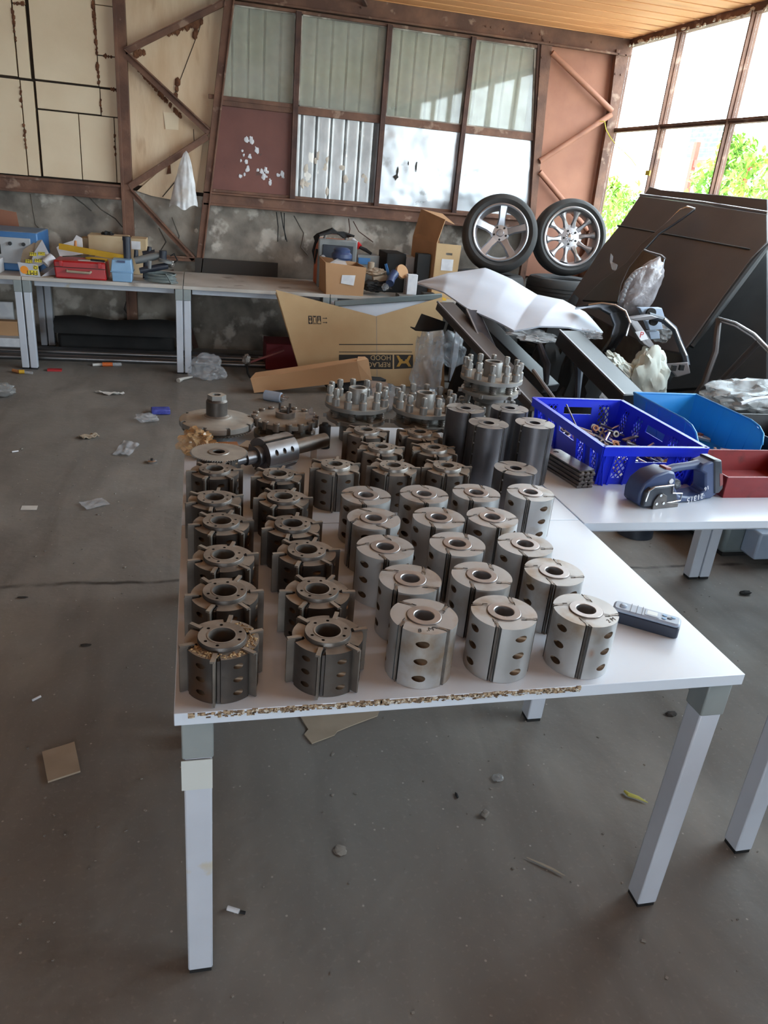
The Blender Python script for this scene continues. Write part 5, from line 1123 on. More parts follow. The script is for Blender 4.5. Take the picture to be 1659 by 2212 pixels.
# welding machine
t = thing('welding_machine', 'grey and orange welding machine with a cable on top, against the wall', 'welding machine', (.96, 7.3, ZB))
q0, q1, q2 = (1.053, 7.120, 0.800), (1.410, 7.120, 0.842), (1.042, 7.120, 1.162)
b = MB(); b.bb(q0[0], q1[0], 7.12, 7.15, ZB, q2[2]); b.build('front_panel', 'grey_plastic', t, bevel=.02)
b = MB(); b.bb(q0[0] + .02, q1[0] - .02, 7.15, 7.50, ZB, q2[2] - .02); b.build('case', 'orange', t, bevel=.01)
b = MB(); b.bb(q0[0] + .04, q1[0] - .04, 7.112, 7.121, ZB + .22, q2[2] - .05); b.build('control_plate', 'tool_dark', t, bevel=.003)
b = MB(); b.bb(q0[0] + .10, q1[0] - .10, 7.105, 7.114, ZB + .06, ZB + .18); b.build('socket_plate', 'black_plastic', t, bevel=.003)
zt_ = q2[2]; xm = (q0[0] + q1[0]) / 2
b = MB(); b.tube([(xm - .1, 7.3, zt_ - .02), (xm - .09, 7.3, zt_ + .04), (xm + .09, 7.3, zt_ + .04), (xm + .1, 7.3, zt_ - .02)], .014, 10); b.build('carry_handle', 'grey_plastic', t)
b = MB(); b.cyl((q0[0] + .045, 7.11, ZB + .26), (q0[0] + .045, 7.10, ZB + .26), .022, n=20); b.build('round_mark', 'fmt_card', t)
b = MB()
for k in range(5): b.tube([(xm - .19, 7.2 + .03 * k, zt_ - .05 + .01 * k), (xm - .17, 7.15 + .03 * k, zt_ + .02), (xm - .05, 7.2, zt_ + .05 + .008 * k), (xm + .06, 7.22, zt_ + .055 - .01 * k), (xm + .16, 7.22 + .02 * k, zt_ + .03)], .010, 8)
b.tube([(xm - .19, 7.2, zt_ - .03), (xm - .215, 7.18, zt_ - .12), (xm - .20, 7.16, zt_ - .22), (xm - .18, 7.18, zt_ - .1)], .012, 8)
solo(b, 'welding_cable', 'black_matte', 'black cable bundled on the welding machine', 'cable')
t = thing('cable_plug', 'red and white three pin plug hanging beside the welding machine', 'plug', (1.455, 7.300, 1.111))
b = MB(); b.cyl((1.395, 7.300, 1.152), (1.429, 7.260, 1.125), .022, n=16); b.build('sleeve', 'label_white', t)
b = MB(); b.cyl((1.429, 7.260, 1.125), (1.453, 7.240, 1.100), .028, n=16); b.build('socket', 'case_red', t)
b = MB(); b.tube([(1.453, 7.240, 1.100), (1.511, 7.240, 1.080), (1.557, 7.200, 1.055)], [.015, .018, .012], 10); b.build('tail', 'black_matte', t)
# wires on the wall
for i, pts in enumerate(([(0.727, 7.700, 1.322), (0.748, 7.700, 1.193), (0.748, 7.700, 1.060)], [(0.770, 7.700, 1.325), (0.796, 7.700, 1.196), (0.836, 7.700, 1.066)], [(0.801, 7.700, 1.320), (0.806, 7.700, 1.176), (0.822, 7.700, 1.082)], [(1.417, 7.700, 1.317), (1.437, 7.700, 1.223), (1.425, 7.700, 1.137)], [(1.464, 7.700, 1.296), (1.525, 7.700, 1.208), (1.664, 7.650, 1.124)])):
    b = MB(); b.tube(pts, .005, 6); solo(b, 'wire', 'rust_dark' if i > 2 else 'black_matte', ['black wire hanging on the plaster, leftmost of three', 'black wire hanging on the plaster, longest middle one of three', 'black wire hanging on the plaster, short right one of three', 'rusty wire hanging above the welding machine', 'rusty wire curling right above the red plug'][i], 'wire')
b = MB(); b.bb(-.02, .75, 7.63, 7.655, ZB, ZB + .13); solo(b, 'board_strip', 'print_black', 'dark board standing along the wall behind the bare bench', 'board')
# carton with rim and grinder head
q0, q1 = (1.080, 6.700, 0.768), (1.401, 6.700, 0.783); zc = (1.227, 6.700, 0.992)[2]; xl = (1.060, 6.860, 0.815)[0]
t = thing('carton', 'open brown carton with a white sticker, full of black tool parts', 'carton', ((q0[0] + q1[0]) / 2, 6.80, ZB))
b = MB(); b.slab([(q0[0], 6.70, ZB), (q1[0], 6.70, ZB), (q1[0] + .01, 6.69, zc - .01), (q0[0] - .02, 6.70, zc + .01)], .006); b.build('front_panel', 'carton_orange', t)
b = MB(); b.slab([(q0[0], 6.70, ZB), (xl, 6.98, ZB), (xl - .01, 6.98, zc + .03), (q0[0] - .02, 6.70, zc + .01)], .006); b.build('side_panel', 'carton_orange', t)
b = MB(); b.slab([(q1[0], 6.70, ZB), (q1[0] - .02, 6.98, ZB), (q1[0] - .02, 6.98, zc), (q1[0] + .01, 6.69, zc - .01)], .006); b.build('side_panel', 'carton_orange', t)
b = MB(); b.slab([(xl, 6.98, ZB), (q1[0] - .02, 6.98, ZB), (q1[0] - .02, 6.98, zc), (xl - .01, 6.98, zc + .03)], .006); b.build('back_panel', 'carton_orange', t)
b = MB(); b.slab([(1.206, 6.688, 0.908), (1.323, 6.688, 0.912), (1.313, 6.688, 0.826), (1.199, 6.688, 0.839)], .002); b.build('sticker', 'label_white', t)
t2 = thing('tool_heap', 'black round lamp shade shaped lid and parts sticking out of the brown carton', 'machine part', (q0[0] + .15, 6.85, ZB))
b = MB(); b.blob((q0[0] + .15, 6.84, ZB + .12), (.15, .11, .10), 6, .2, 2, 3, None); b.build('lower_part', 'tool_dark', t2)
c_ = Vector((1.220, 6.840, 1.037)); b = MB(); b.lathe([(.075, -.02), (.09, .0), (.088, .03), (.07, .045), (.072, .065), (.05, .08), (.0, .085)], 28, Matrix.Translation(c_)); b.build('round_lid', 'tool_blue', t2)
b = MB(); b.slab([(1.098, 6.720, 0.997), (1.220, 6.800, 1.057), (1.254, 6.740, 0.989), (1.188, 6.700, 0.967)], .003); b.build('film', 'film_clear', t2)
# display box, paper sack, cups
t = thing('instrument_box', 'grey box with a blue display behind the paper sack', 'instrument', (1.528, 7.100, 0.893))
q0, q1 = (1.420, 7.150, 0.900), (1.626, 7.150, 1.044); b = MB(); b.bb(q0[0], q1[0], 7.15, 7.35, ZB, q1[2]); b.build('case', 'grey_plastic', t, bevel=.004)
q0, q1 = (1.431, 7.140, 0.963), (1.539, 7.140, 1.019); b = MB(); b.bb(q0[0], q1[0], 7.14, 7.149, q0[2], q1[2]); b.build('display', 'machine_blue', t)
b = MB(); b.blob(Vector((1.552, 6.920, 0.924)), (.10, .08, .035), 11, .35, 2.5, 4); b.bar((1.514, 6.840, 0.869), (1.638, 6.840, 0.896), .05, .045); solo(b, 'paper_sack', 'carton_grey', 'crumpled brown paper sack right of the brown carton', 'sack')
b = MB(); a_ = Vector((1.510, 6.950, 0.942)); b.lathe([(.030, 0), (.030, .06), (.022, .065), (.012, .065)], 24, Matrix.Translation((a_.x, a_.y, a_.z))); solo(b, 'abrasive_roll', 'carton_grey', 'small grey brown roll on the paper sack', 'roll')
b = MB(); b.blob(Vector((1.540, 6.820, 0.817)), (.13, .08, .05), 3, .35, 3, 4, None, -.055); solo(b, 'cable_heap', 'black_matte', 'heap of black cable below the paper sack', 'cable')
b = MB(); b.cyl((1.661, 6.760, 0.904), (1.634, 6.700, 0.863), .036, n=24); b.cyl((1.697, 6.800, 0.940), (1.661, 6.760, 0.904), .040, .036, n=24); t = solo(b, 'torch', 'tool_blue', 'blue and white capped cylinder lying at the bench edge', 'torch')
b = MB(); b.bar((1.618, 6.850, 1.008), (1.657, 6.830, 0.902), .016, .02); solo(b, 'blue_strip', 'machine_blue', 'narrow blue strip standing next to the paper sack', 'tool')
b = MB(); b.cyl((1.759, 6.830, 0.948), (1.769, 6.810, 0.959), .062, n=32); o = solo(b, 'grinding_disc', 'carton_orange', 'brown abrasive disc standing on edge', 'disc')
t = thing('computer_case', 'dark small machine case with a grey perforated front', 'machine', (1.803, 7.000, 0.922))
q0, q1 = (1.672, 7.050, 0.867), (1.942, 7.050, 1.063)
b = MB(); b.bb(q0[0], q1[0] - .09, 7.05, 7.40, ZB, q1[2] + .02); b.build('case', 'black_matte', t, bevel=.006)
b = MB(); b.bb(q1[0] - .088, q1[0], 7.045, 7.38, ZB, q1[2]); b.build('front_panel', 'machine_white', t, bevel=.003)
b = MB()
for k in range(9): b.bb(q1[0] - .075, q1[0] - .02, 7.042, 7.046, ZB + .03 + k * .018, ZB + .038 + k * .018)
b.build('vent', 'print_black', t)
q0, q1 = (1.804, 6.740, 0.867), (1.895, 6.740, 0.924); b = MB(); b.bb(q0[0], q1[0], 6.74, 6.80, ZB + .03, q1[2] + .02); solo(b, 'switch_box', 'label_white', 'small white plastic box at the bench edge', 'box', bevel=.004)
q0, q1 = (1.730, 6.700, 0.782), (1.900, 6.700, 0.863); b = MB(); b.bb(q0[0], q1[0], 6.70, 6.84, ZB, ZB + .03); solo(b, 'battery_pack', 'scrap_light', 'flat grey battery pack below the small white box', 'battery')
b = MB(); q_ = Vector((1.601, 6.720, 0.827)); b.blob(q_, (.03, .03, .03), 2, .4, 3, 3); solo(b, 'film_scrap', 'film_clear', 'scrap of clear film at the bench edge beside the cable heap', 'film')
# tall open carton
t = thing('carton', 'tall open carton with a handle hole and white label, under the first wheel', 'carton', (2.099, 6.900, 0.933))
L0, L1, L2, L3 = (2.065, 6.840, 0.930), (2.269, 6.840, 0.942), (2.269, 6.840, 1.209), (2.084, 6.840, 1.204)
zb = ZB; b = MB(); x0, x1 = L0[0], L1[0] + .01; zt_ = L2[2]
outer = [(x0, zb), (x1, zb), (x1 + .015, zt_), (x0, zt_ + .005)]
Mf = Matrix.Translation((0, 6.84, 0)) @ Matrix.Rotation(R(90), 4, 'X')
b.prism(outer, -.003, .003, Mf); o = b.build('front_panel', 'carton', t)
c = MB(); hx, hz_ = (2.188, 6.840, 1.129)[0] - t.location.x, (2.188, 6.840, 1.129)[2] - t.location.z; c.bb(hx - .03, hx + .03, 6.84 - t.location.y - .02, 6.84 - t.location.y + .02, hz_ - .01, hz_ + .01); boolean(o, c)
q0, q1 = (2.125, 6.833, 0.987), (2.235, 6.833, 1.085); b = MB(); b.bb(q0[0], q1[0], 6.834, 6.836, q0[2], q1[2]); b.build('label', 'label_white', t)
B0 = (x0 - .10, 7.3)
b = MB(); b.slab([(x0, 6.84, zb), (B0[0], B0[1], zb), (B0[0], B0[1], zt_ + .02), (x0, 6.84, zt_)], .006); b.build('side_panel', 'carton_orange', t)
b = MB(); b.slab([(x0, 6.84, zt_), (B0[0], B0[1], zt_ + .02), (B0[0] + .04, B0[1] - .05, zt_ + .26), (x0 + .06, 6.86, zt_ + .20)], .006); b.build('open_flap', 'carton_orange', t)
b = MB(); b.slab([(x0 + .06, 6.86, zt_ + .20), (B0[0] + .04, B0[1] - .05, zt_ + .26), (x0 + .10, 7.1, zt_ + .24), (x0 + .16, 6.9, zt_ + .17)], .006); b.build('top_flap', 'carton_orange', t)
b = MB(); b.slab([(B0[0], B0[1], zb), (x1 - .05, B0[1], zb), (x1 - .05, B0[1], zt_), (B0[0], B0[1], zt_ + .02)], .006); b.build('back_panel', 'carton_orange', t)
q0, q1 = (1.904, 6.860, 0.905), (2.066, 6.860, 1.111); b = MB(); b.bb(q0[0] + .01, x0 - .03, 6.88, 6.98, ZB, q1[2]); solo(b, 'black_box', 'black_matte', 'black box wedged left of the tall carton', 'box', bevel=.004)
q0 = (2.016, 6.760, 0.925); b = MB(); b.bb(q0[0] - .06, q0[0] + .05, 6.72, 6.80, ZB + .02, ZB + .055); solo(b, 'sanding_block', 'print_black', 'dark block lying before the tall carton', 'block', bevel=.003)
b = MB(); b.box((q0[0] + .02, 6.76, ZB + .010), (.26, .12, .019), None, .12); solo(b, 'yellow_board', 'yellow', 'yellowish flat board under the dark block', 'board')

# hanging plastic bag on the brace
b = MB(); a_ = Vector((-0.085, 7.600, 1.769)); l_ = Vector((-0.236, 7.560, 1.297)); r_ = Vector((0.009, 7.560, 1.309))
def fb(u, v):
    top = a_; e = l_.lerp(r_, u); p = top.lerp(e, v); p.x += (u - .5) * (r_.x - l_.x) * (v ** .6 - v) * .9; bul = sin(pi * u) * .07 * v; p.z += .02 * sin(u * 9) * v
    p.y -= bul + .02 * noise.noise(Vector((u * 6, v * 3, 3))) * v; p.x += .012 * noise.noise(Vector((u * 5, v * 6, 1))) * v; return p
b.grid(fb, 24, 20, .002); t = solo(b, 'plastic_bag', 'film_white', 'translucent bag hanging by its tip on the rusted brace', 'bag')

# below the bench
for i, (y, z, x0, x1, r_) in enumerate(((7.02, .022, -4.0, .95, .022), (7.10, .022, -4.0, 1.3, .022), (7.22, .03, -4.0, .55, .03), (7.32, .028, -3.5, 1.1, .028))):
    b = MB(); b.cyl((x0, y, z + .001), (x1, y + .01, z + .001), r_, n=16); solo(b, 'steel_pipe', 'steel_pipe', ['long steel pipe on the floor under the bench, nearest one', 'long steel pipe on the floor under the bench, second one', 'thicker steel pipe on the floor under the bench, third one', 'long steel pipe on the floor under the bench, rearmost one'][i], 'pipe')
b = MB(); b.grid(lambda u, v: (-1.24 + 1.05 * u + .01 * noise.noise(Vector((u * 4, v * 9, 0))), 7.40 + .12 * cos(pi * v), .19 + (.135 + .03 * noise.noise(Vector((u * 3, 1, 0)))) * sin(pi * v) - .04 * (1 - v)), 24, 12, .012); solo(b, 'rubber_mat', 'black_matte', 'black floppy mat slumped under the bench', 'mat')
b = MB(); b.bb(-1.24, -.22, 7.42, 7.58, .0, .17); solo(b, 'black_bundle', 'black_matte', 'black bundle on the floor behind the long pipes', 'bundle', bevel=.03)
b = MB(); q0, q1 = (0.601, 6.950, -0.004), (0.871, 6.950, 0.240); b.bb(q0[0], q1[0] + .12, 6.95, 7.3, 0, q1[2]); solo(b, 'red_box', 'red_box', 'dark red box under the bench beside the hood carton', 'box', bevel=.005)
t = thing('pallet_jack_handle', 'grey metal lever with a pinkish rod on the floor under the bench', 'lever', (0.417, 6.750, 0.080))
b = MB(); b.blob(Vector((0.416, 6.750, 0.133)), (.04, .03, .05), 5, .3, 2, 3); b.build('joint', 'old_steel_light', t)
b = MB(); b.cyl((0.444, 6.750, 0.110), (0.738, 6.720, 0.234), .010, n=10); b.build('rod', 'tool_red', t)
b = MB(); b.tube([(0.416, 6.750, 0.100), (0.416, 6.600, 0.055), (0.430, 6.500, 0.039)], .010, 8); b.build('lower_rod', 'black_matte', t)
b = MB(); q0 = (-0.662, 7.700, 0.303); b.tube([(-0.659, 7.680, 0.426), (-0.675, 7.680, 0.357), (-0.640, 7.680, 0.299), (-0.624, 7.680, 0.373)], .006, 8); solo(b, 'wire_hook', 'alu_bright', 'small wire hook on the wall below the bench', 'hook')
for i, (p, s_, m, lab) in enumerate((((-1.665, 7.400, 0.223), (.16, .1, .07), 'carton_orange', 'torn orange brown carton scrap at the left frame edge under the bench'), ((-1.626, 7.300, 0.115), (.22, .12, .035), 'label_white', 'white sheet scraps at the left frame edge under the bench'), ((-1.693, 7.600, 0.350), (.1, .04, .07), 'label_white', 'pale scrap propped at the wall under the bench, far left'))):
    b = MB(); b.bb(p[0] - s_[0], p[0] + s_[0] * .7, p[1] - s_[1] / 2, p[1] + s_[1] / 2, 0 if i else 0, p[2] + s_[2] * .5); solo(b, 'scrap', m, lab, 'scrap', bevel=.004)

# ================================================================== HOOD CARTON
hc = thing('hood_carton', 'big brown carton printed with upside down lettering and an emblem', 'carton', (1.25, 5.95, 0))
pts = [(0.634, 6.557, 0.771), (1.498, 6.540, 0.601), (2.080, 6.559, 0.791), (2.176, 6.480, 0.003), (0.886, 6.481, 0.014)]
b = MB(); b.slab(pts, .008); b.build('front_panel', 'carton', hc)
P1 = [Vector(p) for p in pts]
b = MB(); b.slab([P1[0], P1[4], P1[4] + Vector((.0, .08, 0)), P1[0] + Vector((.03, .05, -.02))], .008); b.build('side_panel', 'carton', hc)
b = MB(); b.slab([P1[0] + Vector((0, .05, -.03)), P1[1] + Vector((0, .05, -.03)), P1[2] + Vector((0, .05, -.03)), P1[3] + Vector((0, .08, 0)), P1[4] + Vector((0, .08, 0))], .008); b.build('back_panel', 'carton', hc)
b = MB(); b.slab([(1.499, 6.540, 0.597), (1.506, 6.540, 0.598), (1.549, 6.480, -0.003), (1.542, 6.480, -0.003)], .0095); b.build('fold', 'carton_grey', hc)
def pr4(a, c, d, e, name, m, th=.0095):
    b = MB(); b.slab([a, c, d, e], th); return b.build(name, m, hc)
pr4((1.185, 6.515, 0.353), (1.848, 6.518, 0.381), (1.849, 6.517, 0.373), (1.185, 6.515, 0.345), 'printed_line', 'print_black')
pr4((1.188, 6.509, 0.289), (1.845, 6.511, 0.314), (1.845, 6.511, 0.308), (1.188, 6.508, 0.283), 'printed_line', 'print_black')
pr4((1.466, 6.511, 0.311), (1.835, 6.513, 0.327), (1.836, 6.512, 0.322), (1.466, 6.511, 0.306), 'printed_line', 'carton_grey')
pr4((1.189, 6.506, 0.263), (1.669, 6.508, 0.281), (1.678, 6.496, 0.156), (1.195, 6.494, 0.140), 'printed_band', 'print_black')
pr4((1.682, 6.508, 0.282), (1.855, 6.509, 0.288), (1.865, 6.497, 0.171), (1.691, 6.496, 0.157), 'emblem_field', 'print_black')
# emblem: upturned H shape with a notch
e0, e1, e2 = Vector((1.775, 6.503, 0.229)), Vector((1.860, 6.503, 0.232)), Vector((1.770, 6.509, 0.285)); ex = (e1 - e0) / 20; ez = (e2 - e0) / 14; nn = ex.cross(ez).normalized()
def em(poly):
    b = MB(); b.slab([e0 + ex * x + ez * z + nn * .005 for x, z in poly], .003, nn); b.build('emblem', 'print_gold', hc)
em([(-16, 12), (-11, 12), (-6, 4), (6, 4), (11, 12), (16, 12), (10, -1), (-10, -1)][::-1]); em([(-10, -1), (10, -1), (16, -12), (10, -12), (5, -5), (-5, -5), (-10, -12), (-16, -12)][::-1]); 
b = MB(); b.slab([e0 + ex * x + ez * z + nn * .0075 for x, z in [(-3, 7), (3, 7), (3, 2), (1, 0), (-1, 0), (-3, 2)]], .002, nn); b.build('emblem_notch', 'print_black', hc)
Mh = Matrix((ex.normalized().to_4d(), ez.normalized().to_4d(), nn.to_4d(), (0, 0, 0, 1))).transposed(); Mh[0][3] = Mh[1][3] = Mh[2][3] = 0; Mh[3][0] = Mh[3][1] = Mh[3][2] = 0; Mh[3][3] = 1
for s_, p, z in (('HOOD', (1.562, 6.505, 0.253), .060), ('REPLACEMENT', (1.457, 6.499, 0.189), .060)):
    text(s_, z, Matrix.Translation(Vector(p) + nn * .0056) @ Mh @ Matrix.Rotation(pi, 4, 'Z'), 'carton', hc, 'lettering', .0006)
# handling marks
for k in range(3):
    c = Vector((0.928, 6.534, 0.543)) + ex.normalized() * (.0 + k * .038); b = MB(); b.slab([c + nn * .005 + ex.normalized() * dx + ez.normalized() * dz_ for dx, dz_ in ((-.016, -.034), (.016, -.034), (.016, .034), (-.016, .034))], .001, nn); mk_ = b.build('handling_mark', 'print_black', hc)
    b = MB()
    if k == 0: sh = [(0, -.03), (.012, -.008), (.002, -.006), (.002, .012), (.01, .025), (-.01, .025), (-.002, .012), (-.002, -.006), (-.012, -.008)]
    elif k == 1: sh = [(-.012, .03), (-.008, 0), (-.012, -.03), (-.004, -.03), (0, -.012), (.004, -.03), (.012, -.03), (.008, 0), (.012, .03), (.004, .02), (-.004, .02)]
    else: sh = [(-.004, .028), (.004, .028), (.003, .0), (.011, -.015), (.012, -.028), (-.012, -.028), (-.011, -.015), (-.003, 0)]
    b.slab([c + nn * .006 + ex.normalized() * dx + ez.normalized() * dz_ for dx, dz_ in sh], .001, nn); b.build('handling_symbol', 'carton', mk_)
for dz_, sg in ((.018, 1), (-.018, -1)):
    c = Vector((1.055, 6.534, 0.545)) + ez.normalized() * dz_; b = MB(); b.slab([c + nn * .005 + ex.normalized() * x + ez.normalized() * z for x, z in ((-.02, -.0025), (.008, -.0025), (.008, -.008), (.02, 0), (.008, .008), (.008, .0025), (-.02, .0025))], .001, nn); b.build('handling_mark', 'print_black', hc)
# pale panel inside the carton
b = MB(); b.slab([(1.116, 6.620, 0.697), (2.081, 6.630, 0.788), (2.136, 6.630, 0.690), (2.070, 6.610, 0.466), (1.145, 6.600, 0.426)], .015); solo(b, 'foam_sheet', 'foam_white', 'pale bluish sheet standing inside the big printed carton', 'sheet', bevel=.008)
b = MB(); b.bar((1.137, 6.595, 0.679), (2.092, 6.600, 0.793), .02, .05); solo(b, 'edge_profile', 'panel_grey_green', 'grey metal edge profile along the top of the pale sheet', 'profile', bevel=.006)
# long open carton lying before it
t = thing('long_carton', 'long open brown carton lying on the floor before the big printed carton', 'carton', (1.0, 5.7, 0))
A_, B_, C_, D_ = Vector((0.371, 5.550, 0.268)), Vector((1.200, 5.750, 0.375)), Vector((1.209, 5.750, 0.244)), Vector((0.399, 5.550, 0.161))
A_, B_, C_, D_ = [Vector(p) for p in ((0.409, 6.120, 0.124), (1.290, 6.220, 0.272), (1.341, 6.220, 0.112), (0.440, 6.120, 0.008))]
b = MB(); b.slab([A_, B_, C_, D_], .01); b.build('front_panel', 'carton_orange', t)
b = MB(); b.slab([A_, B_, B_ + Vector((.03, .13, .0)), A_ + Vector((.05, .14, .015))], .006); b.build('top_flap', 'carton_orange', t)
b = MB(); b.slab([B_, C_, C_ + Vector((.10, .03, 0)), B_ + Vector((.11, .05, .01))], .008); b.build('end_flap', 'carton_orange', t)
b = MB(); b.slab([B_, B_ + Vector((.11, .05, .01)), B_ + Vector((.08, .06, .03)), B_ + Vector((.02, .05, .03))], .008); b.build('end_flap', 'carton_orange', t)
b = MB(); b.slab([(1.371, 6.000, 0.170), (1.521, 6.000, 0.159), (1.537, 5.950, 0.028), (1.395, 5.950, 0.044)], .008); solo(b, 'carton_scrap', 'carton_orange', 'brown carton flap standing behind the left bolt ringed spindle head', 'carton')
b = MB(); b.blob((1.35, 6.32, .05), (.28, .12, .07), 9, .3, 2, 3, None, -.05); solo(b, 'black_rag', 'black_matte', 'black rag on the floor under the long open carton', 'rag')
# metal can
t = thing('metal_cylinder', 'blue grey metal cylinder with terminals lying on the floor before the long carton', 'cylinder', (0.581, 5.975, 0.000))
c0, c1 = Vector((0.512, 5.947, 0.040)), Vector((0.637, 5.878, 0.040)); b = MB(); b.cyl(c0, c1, .04, n=28); b.build('body', 'laser_grey', t, bevel=.004)
d_ = (c1 - c0).normalized(); b = MB(); b.cyl(c1, c1 + d_ * .02, .03, n=20); b.cyl(c1 + Vector((0, -.01, .01)), c1 + d_ * .06 + Vector((0, -.01, .01)), .006, n=8); b.cyl(c1 + Vector((0, .01, -.01)), c1 + d_ * .05 + Vector((0, .01, -.01)), .006, n=8); b.build('terminal', 'alu_bright', t)

# ================================================================== WHEELS AND TYRES
def tyre_mesh(mb, R0, Ri, w, M):
    h = w / 2; prof = [(Ri, -h * .72), (Ri + .012, -h * .86), (Ri + (R0 - Ri) * .45, -h), (R0 - .028, -h * .92), (R0 - .008, -h * .70), (R0, -h * .35), (R0, -h * .30), (R0 - .006, -h * .29), (R0 - .006, -h * .25), (R0, -h * .24), (R0 + .001, -h * .04), (R0 - .006, -h * .03), (R0 - .006, h * .03), (R0 + .001, h * .04)]
    prof += [(r, -z) for r, z in prof[:10][::-1]]; mb.lathe(prof, 72, M, True)
def wheel(name, label, c, nrm, roll, spoke, R0=.365, Ri=.262, w=.235, m='wheel_silver'):
    c = Vector(c); nrm = Vector(nrm).normalized(); M = Matrix.Translation(c) @ nrm.to_track_quat('Z', 'Y').to_matrix().to_4x4() @ Matrix.Rotation(roll, 4, 'Z')
    t = thing(name, label, 'wheel', tuple(c - Vector((0, 0, R0)))); h = w / 2
    b = MB(); tyre_mesh(b, R0, Ri, w, M)
    for k in range(60):
        a = 2 * pi * k / 60; p = M @ Vector(((R0 - .003) * cos(a), (R0 - .003) * sin(a), h * .55)); q = M @ Vector(((R0 - .003) * cos(a + .04), (R0 - .003) * sin(a + .04), h * .75))
    b.build('tyre', 'tyre', t)
    b = MB(); b.lathe([(Ri + .004, h * .86), (Ri + .006, h * .90), (Ri - .004, h * .93), (Ri - .016, h * .88), (Ri - .020, h * .70), (Ri - .034, h * .5), (Ri - .040, -h * .4), (Ri - .02, -h * .8), (Ri + .002, -h * .86), (Ri + .0, -h * .7), (Ri - .03, -h * .3), (Ri - .025, h * .5), (Ri - .008, h * .72)], 72, M, True); b.build('rim', m, t)
    if spoke == 5:
        for k in range(5):
            a = 2 * pi * k / 5; Ms = M @ T((0, 0, 0), a); z = h * .60
            b = MB(); P = lambda x, y, zz: Ms @ Vector((x, y, zz))
            for (w0, w1, w2, z0, z1, z2, th) in ((.043, .031, .040, z - .030, z, z + .018, .022),):
                vs = []; 
                for x, ww, zz in ((.045, w0, z0), (.13, w1, z1), (.232, w2, z2)): vs += [P(x, -ww, zz - .008), P(x, -ww * .72, zz + .012), P(x, ww * .72, zz + .012), P(x, ww, zz - .008), P(x, ww, zz - th - .01), P(x, -ww, zz - th - .01)]
                fs = []
                for s_ in range(2):
                    for j in range(6): fs.append((s_ * 6 + j, s_ * 6 + (j + 1) % 6, s_ * 6 + 6 + (j + 1) % 6, s_ * 6 + 6 + j))
                fs += [(0, 1, 2, 3, 4, 5), (12, 13, 14, 15, 16, 17)]; b.add(vs, fs)
            b.build('spoke', m, t, smooth=25)
        b = MB(); b.lathe([(.0, h * .30), (.082, h * .30), (.085, h * .42), (.07, h * .52), (.0, h * .55)], 40, M); b.build('hub', m, t)
        b = MB(); b.lathe([(.034, h * .5), (.034, h * .62), (.028, h * .68), (.0, h * .69)], 30, M); b.build('hub_cap', 'wheel_grey', t)
        for k in range(5):
            a = 2 * pi * (k + .5) / 5; p = Vector((.057 * cos(a), .057 * sin(a), h * .50)); b = MB(); b.cyl(M @ p, M @ (p + Vector((0, 0, .008))), .0095, n=12); b.build('bolt_hole', 'hole_black', t)
    else:
        # web disc with ten rounded windows narrowing to split spokes
        n_ = 240; outer = []; 
        b = MB()
        NS = 10
        for k in range(NS):
            a = 2 * pi * k / NS; Ms = M @ T((0, 0, 0), a); z = h * .45
            vs = []; S_ = [(.085, .036, z - .012), (.122, .022, z - .004), (.155, .0165, z + .006), (.19, .021, z + .016), (.228, .040, z + .024)]
            for x, ww, zz in S_: vs += [Ms @ Vector(v) for v in ((x, -ww, zz - .010), (x, -ww * .5, zz + .006), (x, ww * .5, zz + .006), (x, ww, zz - .010), (x, ww * .9, zz - .028), (x, -ww * .9, zz - .028))]
            fs = [(0, 1, 2, 3, 4, 5), (24, 25, 26, 27, 28, 29)]
            for s_ in range(4):
                for j in range(6): fs.append((s_ * 6 + j, s_ * 6 + (j + 1) % 6, s_ * 6 + 6 + (j + 1) % 6, s_ * 6 + 6 + j))
            b = MB(); b.add(vs, fs); 
            b.build('spoke', m, t, smooth=50)
        b = MB(); b.lathe([(.0, h * .20), (.110, h * .22), (.112, h * .34), (.07, h * .42), (.0, h * .45)], 50, M); b.build('hub', m, t)
        b = MB(); b.lathe([(.036, h * .42), (.036, h * .50), (.026, h * .60), (.0, h * .64)], 30, M)
        for k in range(12):
            a = 2 * pi * k / 12; b.box((.039 * cos(a), .039 * sin(a), h * .46), (.008, .008, .01), M, a)
        b.build('hub_cap', 'alu_bright', t)
        for k in range(5):
            a = 2 * pi * (k + .5) / 5; p = Vector((.062 * cos(a), .062 * sin(a), h * .43)); b = MB(); b.cyl(M @ p, M @ (p + Vector((0, 0, .006))), .0095, n=12); b.build('bolt_hole', 'hole_black', t)
    return t
W1, W2 = Vector((2.719, 7.050, 1.319)), Vector((3.428, 7.080, 1.335))
wheel('alloy_wheel', 'tyre on a bright five spoke alloy rim, left of the two wheels', W1, (-.30, -1, .22), .30, 5, R0=.345, Ri=.248)
wheel('alloy_wheel', 'tyre on a greyish many spoke alloy rim, right of the two wheels', W2, (-.16, -1, .16), .16, 10, R0=.345, Ri=.262, m='wheel_grey')
zb1 = min(W1.z, W2.z) - .345
t5 = [((W1.x - .02, 7.10, 0), 'lying tyre at the top of the left pile under the five spoke wheel'), ((W2.x + .03, 7.10, 0), 'lying tyre at the top of the right pile under the many spoke wheel')]
lv = int(zb1 / .215)
for i, (p, lab) in enumerate(t5):
    hh = zb1 / lv
    for k in range(lv):
        b = MB(); tyre_mesh(b, .34, .2, hh - .002, Matrix.Translation((p[0] + .01 * (-1) ** k, p[1], hh * (k + .5)))); 
        solo(b, 'tyre', 'tyre', lab if k == lv - 1 else ('lying tyre number %s from the floor in the %s dark pile under the wheels' % (['one', 'two', 'three', 'four'][k], ['left', 'right'][i])), 'tyre', 'tyres piled under the alloy wheels')

